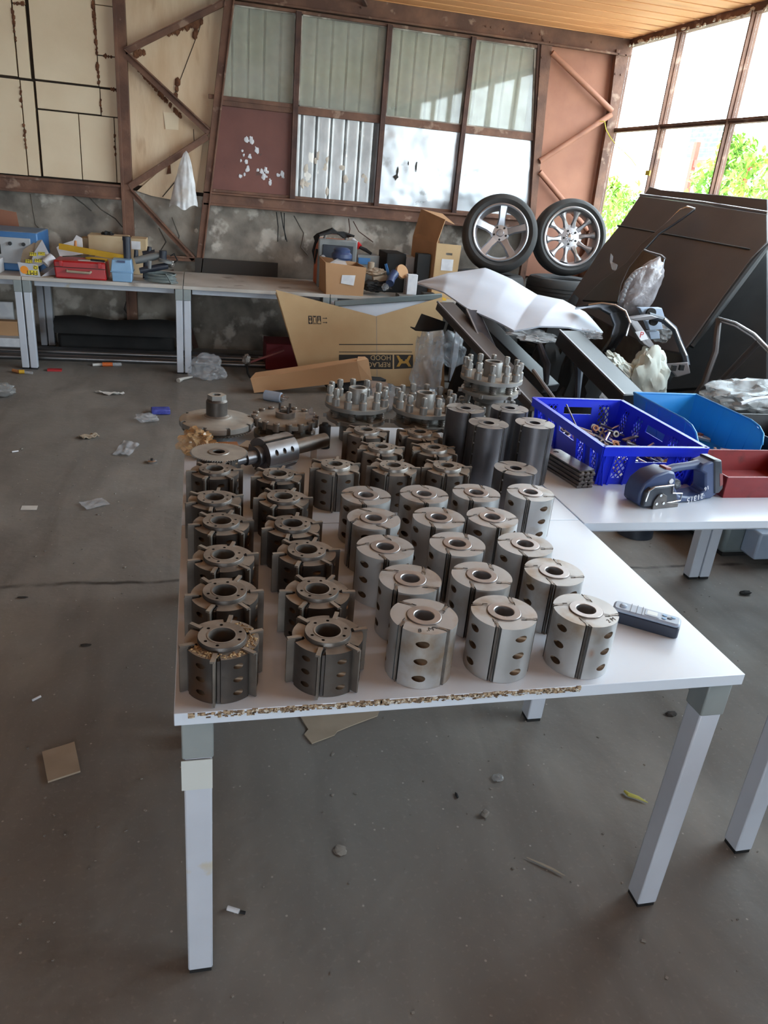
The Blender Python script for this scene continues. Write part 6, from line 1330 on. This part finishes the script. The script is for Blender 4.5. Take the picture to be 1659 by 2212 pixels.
# ================================================================== CAR BODY PANELS
def panel(name, pts, th, m, label, cat='car panel', bevel=.006, group=None):
    b = MB(); b.slab(pts, th); return solo(b, name, m, label, cat, group, None, bevel)
t = thing('bonnet_panel', 'large dark primed bonnet leaning against the right windows', 'car panel', (3.204, 5.023, 0.762))
Hp = [Vector(p) for p in ((3.738, 6.475, 1.748), (3.906, 5.006, 1.693), (3.804, 4.800, 1.518), (3.717, 4.802, 1.403), (3.308, 4.671, 0.833), (3.250, 4.673, 0.757), (3.192, 4.960, 0.734), (3.100, 6.212, 0.849), (3.437, 6.385, 1.331), (3.561, 6.397, 1.499))]
b = MB(); b.slab(Hp, .02); b.build('skin', 'primer_dark', t, bevel=.008)
b = MB(); b.tube([(3.744, 6.490, 1.759), (3.841, 5.694, 1.737), (3.913, 5.020, 1.705)], .012, 8); b.build('front_edge', 'primer_edge', t)
nh = (Hp[1] - Hp[0]).cross(Hp[4] - Hp[0]).normalized(); nh = nh if nh.dot(Vector((0, 0, 1.67)) - Hp[0]) > 0 else -nh
b = MB(); b.tube([Vector((3.554, 6.421, 1.493)) + nh * .006, Vector((3.662, 5.557, 1.473)) + nh * .006, Vector((3.746, 4.877, 1.455)) + nh * .006], .009, 8); b.build('crease', 'black_matte', t)
b = MB(); b.tube([Vector((3.811, 4.813, 1.530)) - nh * .02, Vector((3.697, 4.787, 1.373)) - nh * .02, Vector((3.516, 4.735, 1.122)) - nh * .02, Vector((3.302, 4.668, 0.824)) - nh * .02], [.02, .03, .03, .02], 10); b.build('folded_edge', 'black_matte', t)
panel('bonnet_panel', [(3.922, 6.654, 1.833), (3.923, 6.458, 1.812), (3.992, 5.158, 1.793), (3.928, 5.013, 1.645), (3.850, 6.668, 1.689)], .02, 'primer_dark', 'second dark bonnet behind the large one, only its edge showing', group=None)
panel('door_panel', [(4.102, 5.170, 1.494), (3.586, 4.157, 0.674), (3.544, 4.400, 0.609), (3.423, 4.980, 0.415), (3.651, 5.121, 0.778), (3.946, 5.171, 1.246)], .03, 'black_matte', 'dark door leaning low against the right wall')
# window frame of the door
t = thing('door_frame', 'black car door frame with bright curved window trim at the right edge', 'car door', (3.300, 4.485, 0.530))
b = MB(); b.tube([(3.450, 4.634, 1.020), (3.420, 4.410, 1.026), (3.380, 4.160, 1.001), (3.340, 3.964, 0.955), (3.300, 3.751, 0.870)], .010, 8); b.build('window_trim', 'alu_bright', t)
b = MB(); b.tube([(3.450, 4.626, 1.003), (3.420, 4.401, 1.006), (3.380, 4.161, 0.981), (3.340, 3.955, 0.935), (3.300, 3.740, 0.845)], .008, 8); b.build('window_trim', 'alu_bright', t)
b = MB(); b.tube([(3.450, 4.635, 1.011), (3.380, 4.488, 0.819), (3.300, 4.414, 0.614), (3.270, 4.434, 0.518)], .022, 10); b.build('pillar', 'primer_dark', t)
b = MB(); b.tube([(3.380, 4.102, 0.967), (3.360, 4.209, 0.805), (3.300, 4.273, 0.644)], .022, 10); b.build('pillar', 'primer_dark', t)
b = MB(); b.slab([(3.250, 4.451, 0.500), (3.300, 4.331, 0.660), (3.300, 4.094, 0.674), (3.250, 4.125, 0.579)], .03); b.build('sill', 'tool_dark', t, bevel=.006)
# fender with a raised tip
t = thing('fender', 'dark curved fender leaning on the large bonnet, its bright tip up', 'car panel', (3.013, 5.331, 1.002))
b = MB(); b.slab([(3.692, 5.559, 1.685), (3.688, 5.630, 1.694), (3.655, 5.696, 1.675), (3.561, 5.670, 1.582), (3.360, 5.665, 1.391), (3.226, 5.596, 1.252), (3.067, 5.625, 1.107), (2.914, 5.589, 0.956), (3.027, 5.247, 0.999), (3.120, 5.404, 1.116), (3.216, 5.511, 1.227), (3.332, 5.570, 1.347), (3.472, 5.617, 1.488), (3.555, 5.586, 1.560), (3.621, 5.569, 1.619)], .02); b.build('skin', 'black_plastic', t, bevel=.006)
b = MB(); b.tube([(3.695, 5.564, 1.688), (3.680, 5.647, 1.690), (3.646, 5.685, 1.665), (3.558, 5.669, 1.578), (3.446, 5.666, 1.472)], [.006, .016, .012, .008, .004], 8); b.build('bright_edge', 'alu_bright', t)
b = MB(); b.tube([(3.344, 5.619, 1.367), (3.351, 5.511, 1.354), (3.370, 5.370, 1.346), (3.366, 5.305, 1.330)], .010, 8); b.build('bracket_edge', 'primer_edge', t)
panel('liner_panel', [(3.338, 5.613, 1.360), (3.365, 5.296, 1.327), (3.269, 5.145, 1.209), (3.150, 5.069, 1.083), (3.056, 5.319, 1.040), (3.199, 5.562, 1.220)], .015, 'black_gloss', 'black glossy wheel arch liner below the fender tip')
b = MB(); b.slab([(3.227, 5.856, 1.301), (3.222, 5.811, 1.288), (3.190, 5.749, 1.246), (3.195, 5.664, 1.235), (3.161, 5.614, 1.194), (3.156, 5.664, 1.198), (3.187, 5.773, 1.247)], .01); solo(b, 'film_scrap', 'film_clear', 'upright curl of clear film on the left slope of the pile', 'film')
# bubble wrapped lamp
b = MB(); c_ = Vector((3.011, 4.950, 1.140)); M = Matrix.Rotation(R(-38), 4, 'Y'); 
b.blob(c_, (.12, .08, .215), 13, .22, 1.6, 4, Matrix.Rotation(R(30), 4, 'Y')); o = solo(b, 'wrapped_lamp', 'lamp_wrap', 'bubble wrapped headlamp standing up on the pile', 'headlamp')
b = MB(); 
for k in range(13):
    t_ = k / 12; px = Vector((2.867, 4.930, 1.063)).lerp(Vector((3.057, 4.930, 1.297)), t_); px += Vector((-.05, 0, .04)) * sin(pi * t_); b.blob(px, (.02, .02, .02), k, .2, 2, 2)
solo(b, 'bubble_strip', 'film_clear', 'strip of bubble film round the wrapped headlamp', 'film')
# fill of black parts inside the pile
def arc(p, q, r_, bulge, n=10):
    p, q = Vector(p), Vector(q); return [p.lerp(q, i / n) + Vector(bulge) * sin(pi * i / n) for i in range(n + 1)]
t = thing('bumper_cover', 'glossy black arched bumper cover in the middle of the pile', 'bumper', (2.783, 4.750, 0.801))
b = MB(); Pp = [Vector(p) for p in ((2.546, 4.850, 1.036), (2.612, 4.800, 1.060), (2.682, 4.750, 1.059), (2.737, 4.700, 1.031), (2.758, 4.650, 0.968), (2.751, 4.650, 0.882), (2.733, 4.700, 0.778), (2.753, 4.800, 0.677))]
b.grid(lambda u, v: (lambda s_, k: Pp[k].lerp(Pp[min(k + 1, 7)], s_))(u * 7 - min(int(u * 7), 6), min(int(u * 7), 6)) + Vector((-.02 - .03 * sin(pi * v), .16 * v - .08, -.05 * v)), 28, 8, .008); b.build('shell', 'black_gloss', t)
b = MB(); b.tube([p + Vector((-.01, -.085, .0)) for p in Pp[:6]], .008, 8); b.build('bright_edge', 'alu_bright', t)
# front frame
t = thing('front_frame', 'grey plastic car front frame with two loops in the pile', 'car frame', (2.934, 4.600, 0.839))
b = MB(); b.slab([(2.728, 4.600, 0.994), (2.793, 4.600, 0.991), (2.891, 4.600, 0.898), (2.982, 4.600, 0.816), (2.959, 4.580, 0.791), (2.875, 4.580, 0.834), (2.804, 4.600, 0.919)], .04); b.slab([(2.728, 4.600, 0.994), (2.898, 4.600, 1.023), (2.960, 4.600, 1.008), (2.896, 4.600, 0.990), (2.796, 4.600, 0.979)], .05); b.build('left_arm', 'primer_edge', t, bevel=.005)
b = MB(); b.tube([(2.902, 4.620, 1.014), (3.018, 4.620, 0.992), (3.104, 4.600, 0.939), (3.171, 4.600, 0.849), (3.204, 4.550, 0.767), (3.211, 4.520, 0.711)], [.022, .022, .020, .020, .022, .025], 10); b.build('right_arm', 'tool_dark', t)
b = MB(); b.tube([(3.018, 4.620, 0.992), (3.102, 4.600, 0.933), (3.169, 4.600, 0.842), (3.201, 4.550, 0.767)], .008, 6); b.v = [p + Vector((-.004, -.022, .008)) for p in b.v]; b.build('bright_edge', 'alu_bright', t)
b = MB(); b.slab([(3.063, 4.550, 0.711), (3.193, 4.500, 0.740), (3.218, 4.480, 0.670), (3.137, 4.500, 0.634)], .07); b.build('foot_bracket', 'primer_edge', t, bevel=.006)
for q_ in ((3.069, 4.450, 0.707), (3.119, 4.440, 0.714)): b = MB(); b.box(q_, (.03, .02, .035)); b.build('opening', 'hole_black', t)
b = MB(); b.tube([(3.016, 4.600, 0.764), (3.080, 4.550, 0.699), (3.128, 4.500, 0.643)], .014, 8); b.build('lower_arm', 'tool_dark', t)
b = MB(); b.slab([(2.802, 4.570, 0.909), (2.864, 4.570, 0.921), (2.909, 4.570, 0.868), (2.857, 4.570, 0.854)], .008); b.build('sticker', 'label_white', t)
text('P', .055, Matrix.Translation((2.839, 4.545, 0.895)) @ Matrix.Rotation(R(90), 4, 'X'), 'case_red', t, 'lettering', .001)
t = thing('bracket_box', 'grey plastic bracket box with round openings behind the frame loops', 'bracket', (3.016, 4.750, 0.938))
b = MB(); b.slab([(2.924, 4.800, 1.037), (3.093, 4.800, 1.045), (3.143, 4.800, 0.966), (2.995, 4.800, 0.953)], .05); b.slab([(2.945, 4.720, 0.965), (3.055, 4.720, 0.976), (3.086, 4.720, 0.915), (2.988, 4.720, 0.904)], .05); b.slab([(2.996, 4.740, 0.891), (3.073, 4.740, 0.898), (3.094, 4.740, 0.848), (3.024, 4.740, 0.839)], .05); b.build('plates', 'laser_grey', t, bevel=.004)
for q_, r_ in (((3.000, 4.760, 1.010), .035), ((2.977, 4.670, 0.972), .03)): b = MB(); q_ = Vector(q_); b.cyl(q_, q_ + Vector((0, -.02, 0)), r_, n=20); b.build('opening', 'hole_black', t)
b = MB(); b.blob(Vector((3.186, 4.850, 0.863)), (.07, .05, .06), 5, .4, 3, 3); solo(b, 'film_scrap', 'film_grey', 'crumpled film stuffed between the frame loops', 'film')
# white bag with orange print
b = MB(); b.blob(Vector((2.968, 4.550, 0.616)), (.125, .10, .22), 17, .35, 1.6, 4, Matrix.Rotation(R(-14), 4, 'Y')); b.blob(Vector((2.789, 4.600, 0.645)), (.16, .07, .06), 8, .5, 2, 4, Matrix.Rotation(R(38), 4, 'Y')); solo(b, 'cloth_bag', 'bag_white', 'white sack with an orange stain hanging in the pile above the bins', 'sack')
b = MB(); b.blob(Vector((2.673, 4.500, 0.509)), (.06, .05, .10), 3, .35, 2, 4); solo(b, 'film_scrap', 'film_white', 'whitish film hanging just above the deep blue crate', 'film')
# diagonal bars
def rail(name, p, q, w_, h_, m, label, edge=True):
    t = thing(name, label, 'car part', p); p, q = Vector(p), Vector(q); d = (q - p).normalized(); b = MB(); b.bar(p, q, w_, h_); b.build('bar', m, t, bevel=.008)
    if edge:
        sd = d.cross(Vector((0, 0, 1))).normalized(); u = sd.cross(d); o_ = -sd * w_ * .5 + u * h_ * .5 if (-sd).dot(Vector((0, -1, 0))) > 0 else sd * w_ * .5 + u * h_ * .5
        b = MB(); b.bar(p + o_, q + o_, .012, .012); b.build('ridge', 'primer_edge', t)
    return t
rail('bumper_beam', (2.338, 4.600, 0.849), (2.469, 3.900, 0.618), .16, .10, 'black_plastic', 'straight black bar slanting down to the light blue bin')
rail('bumper_beam', (1.705, 5.300, 0.903), (2.035, 4.200, 0.486), .14, .06, 'primer_dark', 'dusty dark bar slanting down behind the stacked spindle heads')
rail('bumper_beam', (1.910, 5.500, 0.899), (2.289, 4.600, 0.502), .15, .06, 'black_plastic', 'black bar slanting down beside the dusty dark one', False)
rail('bumper_beam', (1.864, 5.150, 0.898), (1.905, 4.800, 0.691), .10, .03, 'tool_dark', 'short dark strip with clips between the slanting bars')
b = MB(); b.tube([(2.001, 4.300, 0.691), (2.016, 4.150, 0.638), (2.048, 4.050, 0.581)], .012, 8); solo(b, 'chrome_strip', 'primer_edge', 'thin bright trim strip left of the deep blue crate', 'trim strip')
b = MB(); b.slab([(1.469, 5.300, 0.742), (1.504, 5.300, 0.737), (1.556, 5.350, 0.829), (1.727, 5.300, 0.787), (1.719, 5.300, 0.734), (1.600, 5.280, 0.719), (1.507, 5.280, 0.722)], .02); solo(b, 'plastic_bracket', 'black_matte', 'black pointed plastic bracket in front of the big printed carton', 'bracket', bevel=.003)
# dark core of parts under the foam sheet, heaped up from the floor
for i, (x, y, rx_, ry_, h_, lab, sd) in enumerate(((2.20, 5.25, .28, .20, .60, 'black bumper core under the white foam sheet', 2), (2.80, 5.15, .26, .18, .62, 'black engine cover lying below the arched bumper', 5),
    (3.42, 5.10, .28, .20, .50, 'dark heap of liners at the foot of the large bonnet', 12), (3.08, 6.12, .28, .18, .85, 'dark bulging liner below the right wheel', 15), (3.05, 3.98, .42, .26, .46, 'dark heap on the floor behind the bins', 19), (2.28, 5.72, .24, .16, .45, 'dark heap behind the slanting bars', 23), (2.42, 6.22, .28, .24, .75, 'dark heap under the five spoke wheel', 27))):
    b = MB(); b.blob((x, y, .002), (rx_, ry_, h_), sd, .30, 1.8, 4, None, 0.0); solo(b, 'black_liner', 'black_matte', lab, 'car part')
for i, (a_, c_, lab) in enumerate((((2.223, 4.750, 0.762), (2.250, 4.600, 0.533), 'dark upright strut under the white foam sheet, left one'), ((2.392, 4.620, 0.796), (2.389, 4.400, 0.498), 'dark upright strut under the white foam sheet, right one'))):
    b = MB(); b.tube([a_, (Vector(a_) + Vector(c_)) / 2 + Vector((.02, -.02, 0)), c_], [.02, .028, .015], 8); solo(b, 'strut', 'tool_dark', lab, 'strut')
# white foam sheet on top
F0 = [Vector(p) for p in ((1.664, 5.900, 0.973), (1.899, 5.900, 1.056), (2.161, 5.800, 1.112), (2.308, 5.600, 1.072), (2.444, 5.400, 0.993), (2.556, 5.200, 0.997), (2.640, 5.000, 0.944), (2.693, 4.800, 0.850))]
F1 = [Vector(p) for p in ((1.667, 5.880, 0.962), (1.752, 5.500, 0.960), (1.846, 5.200, 0.901), (1.958, 5.000, 0.866), (2.049, 4.800, 0.827), (2.201, 4.750, 0.880), (2.395, 4.700, 0.887), (2.683, 4.780, 0.847))]
def ff(u, v):
    k = min(int(u * 7), 6); s_ = u * 7 - k; s_ = s_ * s_ * (3 - 2 * s_) * .5 + s_ * .5
    a, c = F0[k].lerp(F0[k + 1], s_), F1[k].lerp(F1[k + 1], s_); p = a.lerp(c, v); p.z += .03 * sin(pi * v) * sin(pi * u) + .012 * noise.noise(Vector((u * 5, v * 3, 4))); return p
b = MB(); b.grid(ff, 70, 18, .012); solo(b, 'foam_sheet', 'foam_white', 'large white foam wrapped sheet lying across the pile', 'foam sheet')
b = MB(); b.blob(Vector((2.208, 4.850, 0.803)), (.17, .07, .04), 5, .5, 2.4, 4, Matrix.Rotation(R(5), 4, 'Y')); solo(b, 'film_scrap', 'film_white', 'loose film hanging under the white foam sheet', 'film')
b = MB(); b.blob(Vector((2.547, 4.720, 0.853)), (.10, .05, .03), 7, .5, 3, 4); solo(b, 'film_scrap', 'film_clear', 'clear shiny film at the right tip of the white foam sheet', 'film')
# clear bags before the hood carton
for i, (x, y, z, s_, sd, m, lab) in enumerate(((1.80, 5.85, .34, (.12, .10, .33), 3, 'film_clear', 'tall crumpled clear bag in front of the big printed carton'), (1.93, 5.72, .50, (.12, .08, .12), 9, 'film_clear', 'shiny clear film above the stacked spindle heads'), (1.62, 5.3, .13, (.18, .12, .14), 14, 'film_clear', 'clear film bag behind the middle bolt ringed spindle head'), (1.42, 5.75, .10, (.18, .12, .11), 21, 'film_clear', 'clear film at the foot of the big printed carton'))):
    b = MB(); b.blob((x, y, z), s_, sd, .42, 1.7, 4, None, -z + .002); solo(b, 'plastic_bag', m, lab, 'bag', smooth=80)
b = MB(); b.blob((.985, 2.80, ZT + .07), (.035, .055, .095), 6, .35, 2.0, 4, None, -.0695); solo(b, 'plastic_bag', 'film_clear', 'clear film draped beside the middle bolt ringed spindle head', 'bag', smooth=80)
b = MB(); b.blob((1.27, 2.90, ZT + .07), (.02, .035, .09), 16, .35, 2.2, 4, None, -.0695); solo(b, 'plastic_bag', 'film_clear', 'pale film standing right of the stacked spindle heads', 'bag', smooth=80)
# grey bag and hose at the right edge
b = MB(); b.blob(Vector((3.118, 3.750, 0.705)), (.30, .14, .10), 31, .4, 2.2, 4); solo(b, 'plastic_bag', 'film_grey', 'grey dusty plastic bag behind the black tray at the right edge', 'bag')
b = MB(); b.tube([(2.713, 3.300, 0.786), (2.788, 3.300, 0.812), (2.882, 3.300, 0.825), (2.984, 3.300, 0.817)], .010, 8); solo(b, 'hose', 'label_white', 'thin white hose curving behind the black tray', 'hose')
b = MB(); b.blob(Vector((3.089, 3.700, 0.531)), (.4, .16, .11), 41, .3, 2.2, 4); solo(b, 'black_liner', 'black_matte', 'dark liner on which the grey dusty bag rests', 'car part')

# under the side desk
b = MB(); q_ = Vector((2.356, 3.363, 0.000)); b.lathe([(.10, 0), (.085, .28), (.075, .28), (.085, .02), (.0, .02)], 28, Matrix.Translation((q_.x, q_.y + .05, .001))); solo(b, 'bucket', 'tool_dark', 'dark round bucket on the floor under the side desk', 'bucket')
t = thing('brake_hub', 'dark dusty wheel hub on the floor behind the bucket', 'hub', (2.628, 3.474, 0.000))
q_ = Vector((2.614, 3.500, 0.000)); b = MB(); b.lathe([(.05, 0), (.06, .03), (.14, .05), (.14, .08), (.06, .10), (.05, .16), (.02, .16)], 28, Matrix.Translation((q_.x, q_.y, .001))); b.build('disc', 'old_steel', t)
t = thing('metal_housing', 'grey green metal housing on the floor behind the double desk leg', 'housing', (2.863, 3.086, 0.000))
q0 = Vector((2.676, 3.085, -0.000)); b = MB(); b.bb(q0.x, q0.x + .9, q0.y, q0.y + .5, .03, .27); b.build('case', 'panel_grey_green', t, bevel=.02)
b = MB(); b.bb(q0.x - .03, q0.x + .93, q0.y - .03, q0.y + .53, .27, .295); b.build('lid', 'panel_grey_green', t, bevel=.006)
b = MB(); b.bb(q0.x + .10, q0.x + .6, q0.y - .12, q0.y, .05, .20); b.build('front_box', 'laser_grey', t, bevel=.012)
b = MB(); b.bb(q0.x + .03, q0.x + .87, q0.y + .03, q0.y + .47, .0, .03); b.build('base', 'black_matte', t)

# ================================================================== LITTER ON THE FLOOR
def sheet(name, pts, m, label, cat='litter', h=.002, crumple=0, lift=.0012):
    P = [Vector(p) for p in pts]
    b = MB()
    if len(P) == 4 and crumple:
        b.grid(lambda u, v: P[0].lerp(P[1], u).lerp(P[3].lerp(P[2], u), v) + Vector((0, 0, lift + h + crumple * (.5 + noise.noise(Vector((u * 4 + P[0].x * 9, v * 4, P[0].y)))))), 14, 10, h)
    else: b.slab([p + Vector((0, 0, h / 2 + lift)) for p in P], h, (0, 0, 1))
    return solo(b, name, m, label, cat)
sheet('cardboard_square', [(-0.470, 1.971, 0.000), (-0.383, 2.006, 0.000), (-0.349, 1.875, 0.000), (-0.433, 1.842, 0.000)], 'carton_grey', 'square grey brown cardboard piece on the floor at the left', h=.006)
sheet('cardboard_scrap', [(0.313, 2.088, -0.000), (0.420, 2.165, 0.000), (0.609, 2.080, 0.000), (0.583, 2.025, 0.000), (0.504, 1.993, 0.000), (0.473, 1.980, 0.000), (0.433, 1.962, 0.000), (0.421, 1.945, 0.000), (0.343, 1.914, 0.000), (0.324, 1.961, 0.000), (0.340, 1.982, 0.000)], 'carton_grey', 'torn brown cardboard on the floor under the chipped desk edge', h=.004)
b = MB(); b.cyl((0.057, 1.348, 0.006), (0.084, 1.334, 0.006), .0058, n=14); solo(b, 'cigarette_end', 'label_white', 'white cigarette end on the floor in front of the desk', 'cigarette end')
b = MB(); b.cyl((0.087, 1.334, 0.004), (0.099, 1.329, 0.004), .004, n=10); solo(b, 'burnt_end', 'black_matte', 'burnt black bit beside the white cigarette end', 'litter')
b = MB(); b.cyl((-0.543, 2.231, 0.004), (-0.521, 2.251, 0.004), .004, n=10); solo(b, 'cigarette_end', 'label_white', 'small pale cigarette end on the floor above the cardboard square', 'cigarette end')
b = MB(); b.cyl((-1.085, 4.660, 0.004), (-1.053, 4.677, 0.004), .004, n=10); solo(b, 'cigarette_end', 'label_white', 'small pale cigarette end on the floor far left', 'cigarette end')
b = MB(); b.tube([(1.273, 1.579, 0.008), (1.277, 1.562, 0.010), (1.301, 1.547, 0.009), (1.324, 1.526, 0.006)], [.004, .006, .005, .001], 8); solo(b, 'leaf', 'leaf_yellow', 'long yellow curled leaf on the floor under the desk', 'leaf')
b = MB(); b.tube([(0.866, 1.386, 0.005), (0.898, 1.359, 0.006), (0.923, 1.337, 0.006), (0.947, 1.313, 0.005)], [.001, .0028, .003, .001], 7); solo(b, 'twig', 'twig', 'thin dry twig on the floor under the desk', 'twig')
b = MB(); b.box(Vector((0.803, 1.551, 0.008)), (.02, .018, .015), None, .6); solo(b, 'pebble', 'stone', 'square light pebble on the dark smear under the desk', 'pebble', bevel=.003)
sheet('oil_smear', [(0.756, 1.578, 0.000), (0.803, 1.581, 0.000), (0.822, 1.537, 0.000), (0.822, 1.499, 0.000), (0.804, 1.495, 0.000), (0.769, 1.523, 0.000)], 'rust_dark', 'dark stain on the floor under the light pebble', h=.0006, lift=.0002) if False else None
for i, (p, r_, m, lab) in enumerate((((0.894, 1.688, 0.006), (.018, .015, .007), 'film_grey', 'small crushed grey cap on the floor under the desk'), ((1.647, 1.913, 0.006), (.022, .012, .008), 'print_black', 'small dark lump on the floor near the right desk leg'), ((0.362, 1.484, 0.003), (.018, .018, .003), 'stone', 'round flat grey pebble on the floor under the desk middle'),
  ((2.556, 2.718, 0.010), (.03, .014, .010), 'black_matte', 'black plastic plug on the floor at the right edge'), ((0.743, 1.635, 0.004), (.004, .012, .003), 'black_matte', 'tiny black splinter on the floor left of the crushed cap'), ((-0.416, 2.548, 0.003), (.02, .008, .003), 'print_black', 'small dark crumb on the floor left of the desk corner'), ((-0.703, 2.918, 0.003), (.02, .006, .003), 'print_black', 'dark splinter on the floor at the left frame edge'))):
    b = MB(); b.blob(p, r_, i * 3, .3, 2, 3); solo(b, 'litter_piece', m, lab, 'litter')
sheet('zip_bag', [(-0.611, 3.874, 0.000), (-0.504, 3.940, 0.000), (-0.455, 3.859, 0.000), (-0.560, 3.784, 0.000)], 'film_clear', 'flat clear zip bag on the floor left of the desk', crumple=.008)
sheet('zip_bag', [(-0.513, 4.619, 0.000), (-0.467, 4.873, 0.000), (-0.369, 4.813, -0.000), (-0.417, 4.588, 0.000)], 'film_clear', 'upright folded clear bag with white label on the floor', crumple=.014)
sheet('paper_scrap', [(-0.877, 3.803, 0.000), (-0.879, 3.855, 0.000), (-0.804, 3.854, 0.000), (-0.801, 3.801, 0.000)], 'paper_white', 'small white paper scrap on the floor at the left', h=.001)
b = MB(); b.blob((-0.348, 5.315, 0.030), (.075, .05, .03), 5, .4, 2.5, 3, None, -.029); solo(b, 'film_ball', 'film_clear', 'crumpled clear wrapper on the floor beside the blue packet', 'wrapper')
b = MB(); b.box(Vector((-0.267, 5.522, 0.020)), (.13, .09, .035), None, .1); solo(b, 'blue_packet', 'blue_wrap', 'small blue packet on the floor', 'packet', bevel=.006)
sheet('cardboard_scrap', [(-0.753, 4.954, 0.000), (-0.710, 4.900, 0.000), (-0.623, 4.950, 0.000), (-0.658, 5.005, 0.000)], 'carton_grey', 'small dark cardboard flap on the floor left of the folded bag', h=.006, crumple=.02)
sheet('wrapper', [(-0.772, 6.031, 0.000), (-0.652, 6.004, 0.000), (-0.549, 5.988, 0.000), (-0.673, 5.949, 0.000)], 'paper_white', 'thin pale wrapper lying on the floor in the distance', crumple=.02)
t = thing('lidded_cup', 'small shiny steel cap on the floor left of the saw blade', 'cap', (-0.278, 4.509, 0.000)); b = MB(); b.lathe([(.028, 0), (.030, .012), (.022, .018), (.0, .018)], 20, Matrix.Translation((-0.277, 4.499, 0.001))); b.build('cap', 'alu_bright', t); b = MB(); b.lathe([(.008, .018), (.008, .026), (0, .026)], 12, Matrix.Translation((-0.277, 4.499, 0.001))); b.build('knob', 'hole_black', t)
b = MB(); b.blob((0.076, 6.555, 0.090), (.145, .10, .11), 9, .4, 1.6, 4, None, -.088); solo(b, 'plastic_bag', 'film_clear', 'crumpled clear bag on the floor beside the bench legs', 'bag')
b = MB(); b.tube([(-0.162, 6.413, 0.015), (-0.126, 6.467, 0.018), (-0.051, 6.563, 0.012)], [.02, .012, .008], 8); solo(b, 'paper_roll', 'paper_white', 'small rolled pale paper left of the clear bag on the floor', 'paper')
b = MB(); b.blob((-1.389, 5.861, 0.050), (.10, .06, .05), 6, .3, 2, 3, None, -.049); solo(b, 'plastic_bottle', 'film_grey', 'crushed grey green bottle at the left frame edge', 'bottle')
t = thing('marker_pen', 'yellow and clear tool lying on the floor by the left bench legs', 'pen', (-1.403, 6.602, 0.000)); b = MB(); b.cyl((-1.456, 6.580, 0.015), (-1.404, 6.541, 0.015), .014, n=12); b.build('tip', 'wood_handle', t); b = MB(); b.cyl((-1.403, 6.537, 0.016), (-1.363, 6.542, 0.016), .016, n=12); b.build('barrel', 'yellow', t); b = MB(); b.cyl((-1.363, 6.543, 0.012), (-1.302, 6.529, 0.010), .012, n=12); b.build('cap', 'film_clear', t)
t = thing('screwdriver', 'orange handled tool with clear end on the floor under the bench middle', 'tool', (-0.742, 6.961, 0.000)); b = MB(); b.cyl((-0.883, 6.872, 0.012), (-0.807, 6.900, 0.012), .012, n=12); b.build('tip', 'paper_white', t); b = MB(); b.cyl((-0.804, 6.875, 0.018), (-0.722, 6.888, 0.018), .018, n=12); b.build('handle', 'orange', t); b = MB(); b.cyl((-0.723, 6.896, 0.016), (-0.652, 6.916, 0.014), .016, n=12); b.build('end', 'film_clear', t)
b = MB(); b.box(Vector((-1.156, 6.667, 0.008)), (.11, .05, .014), None, .05); solo(b, 'red_tag', 'case_red', 'flat red plastic piece on the floor under the bench', 'litter')
# fine grit on the concrete
b = MB(); rnd = random.Random(55)
for k in range(900):
    x, y = rnd.uniform(-1.2, 2.4), rnd.uniform(.55, 4.8); s_ = rnd.uniform(.0012, .0042) * (1 if rnd.random() < .93 else 1.8)
    b.box((x, y, s_ * .35), (s_ * rnd.uniform(.8, 2.2), s_ * rnd.uniform(.8, 1.6), s_ * .7), None, rnd.uniform(0, 3))
solo(b, 'grit', 'stone', 'pale grit and crumbs scattered over the concrete floor', 'grit', None, 'stuff')
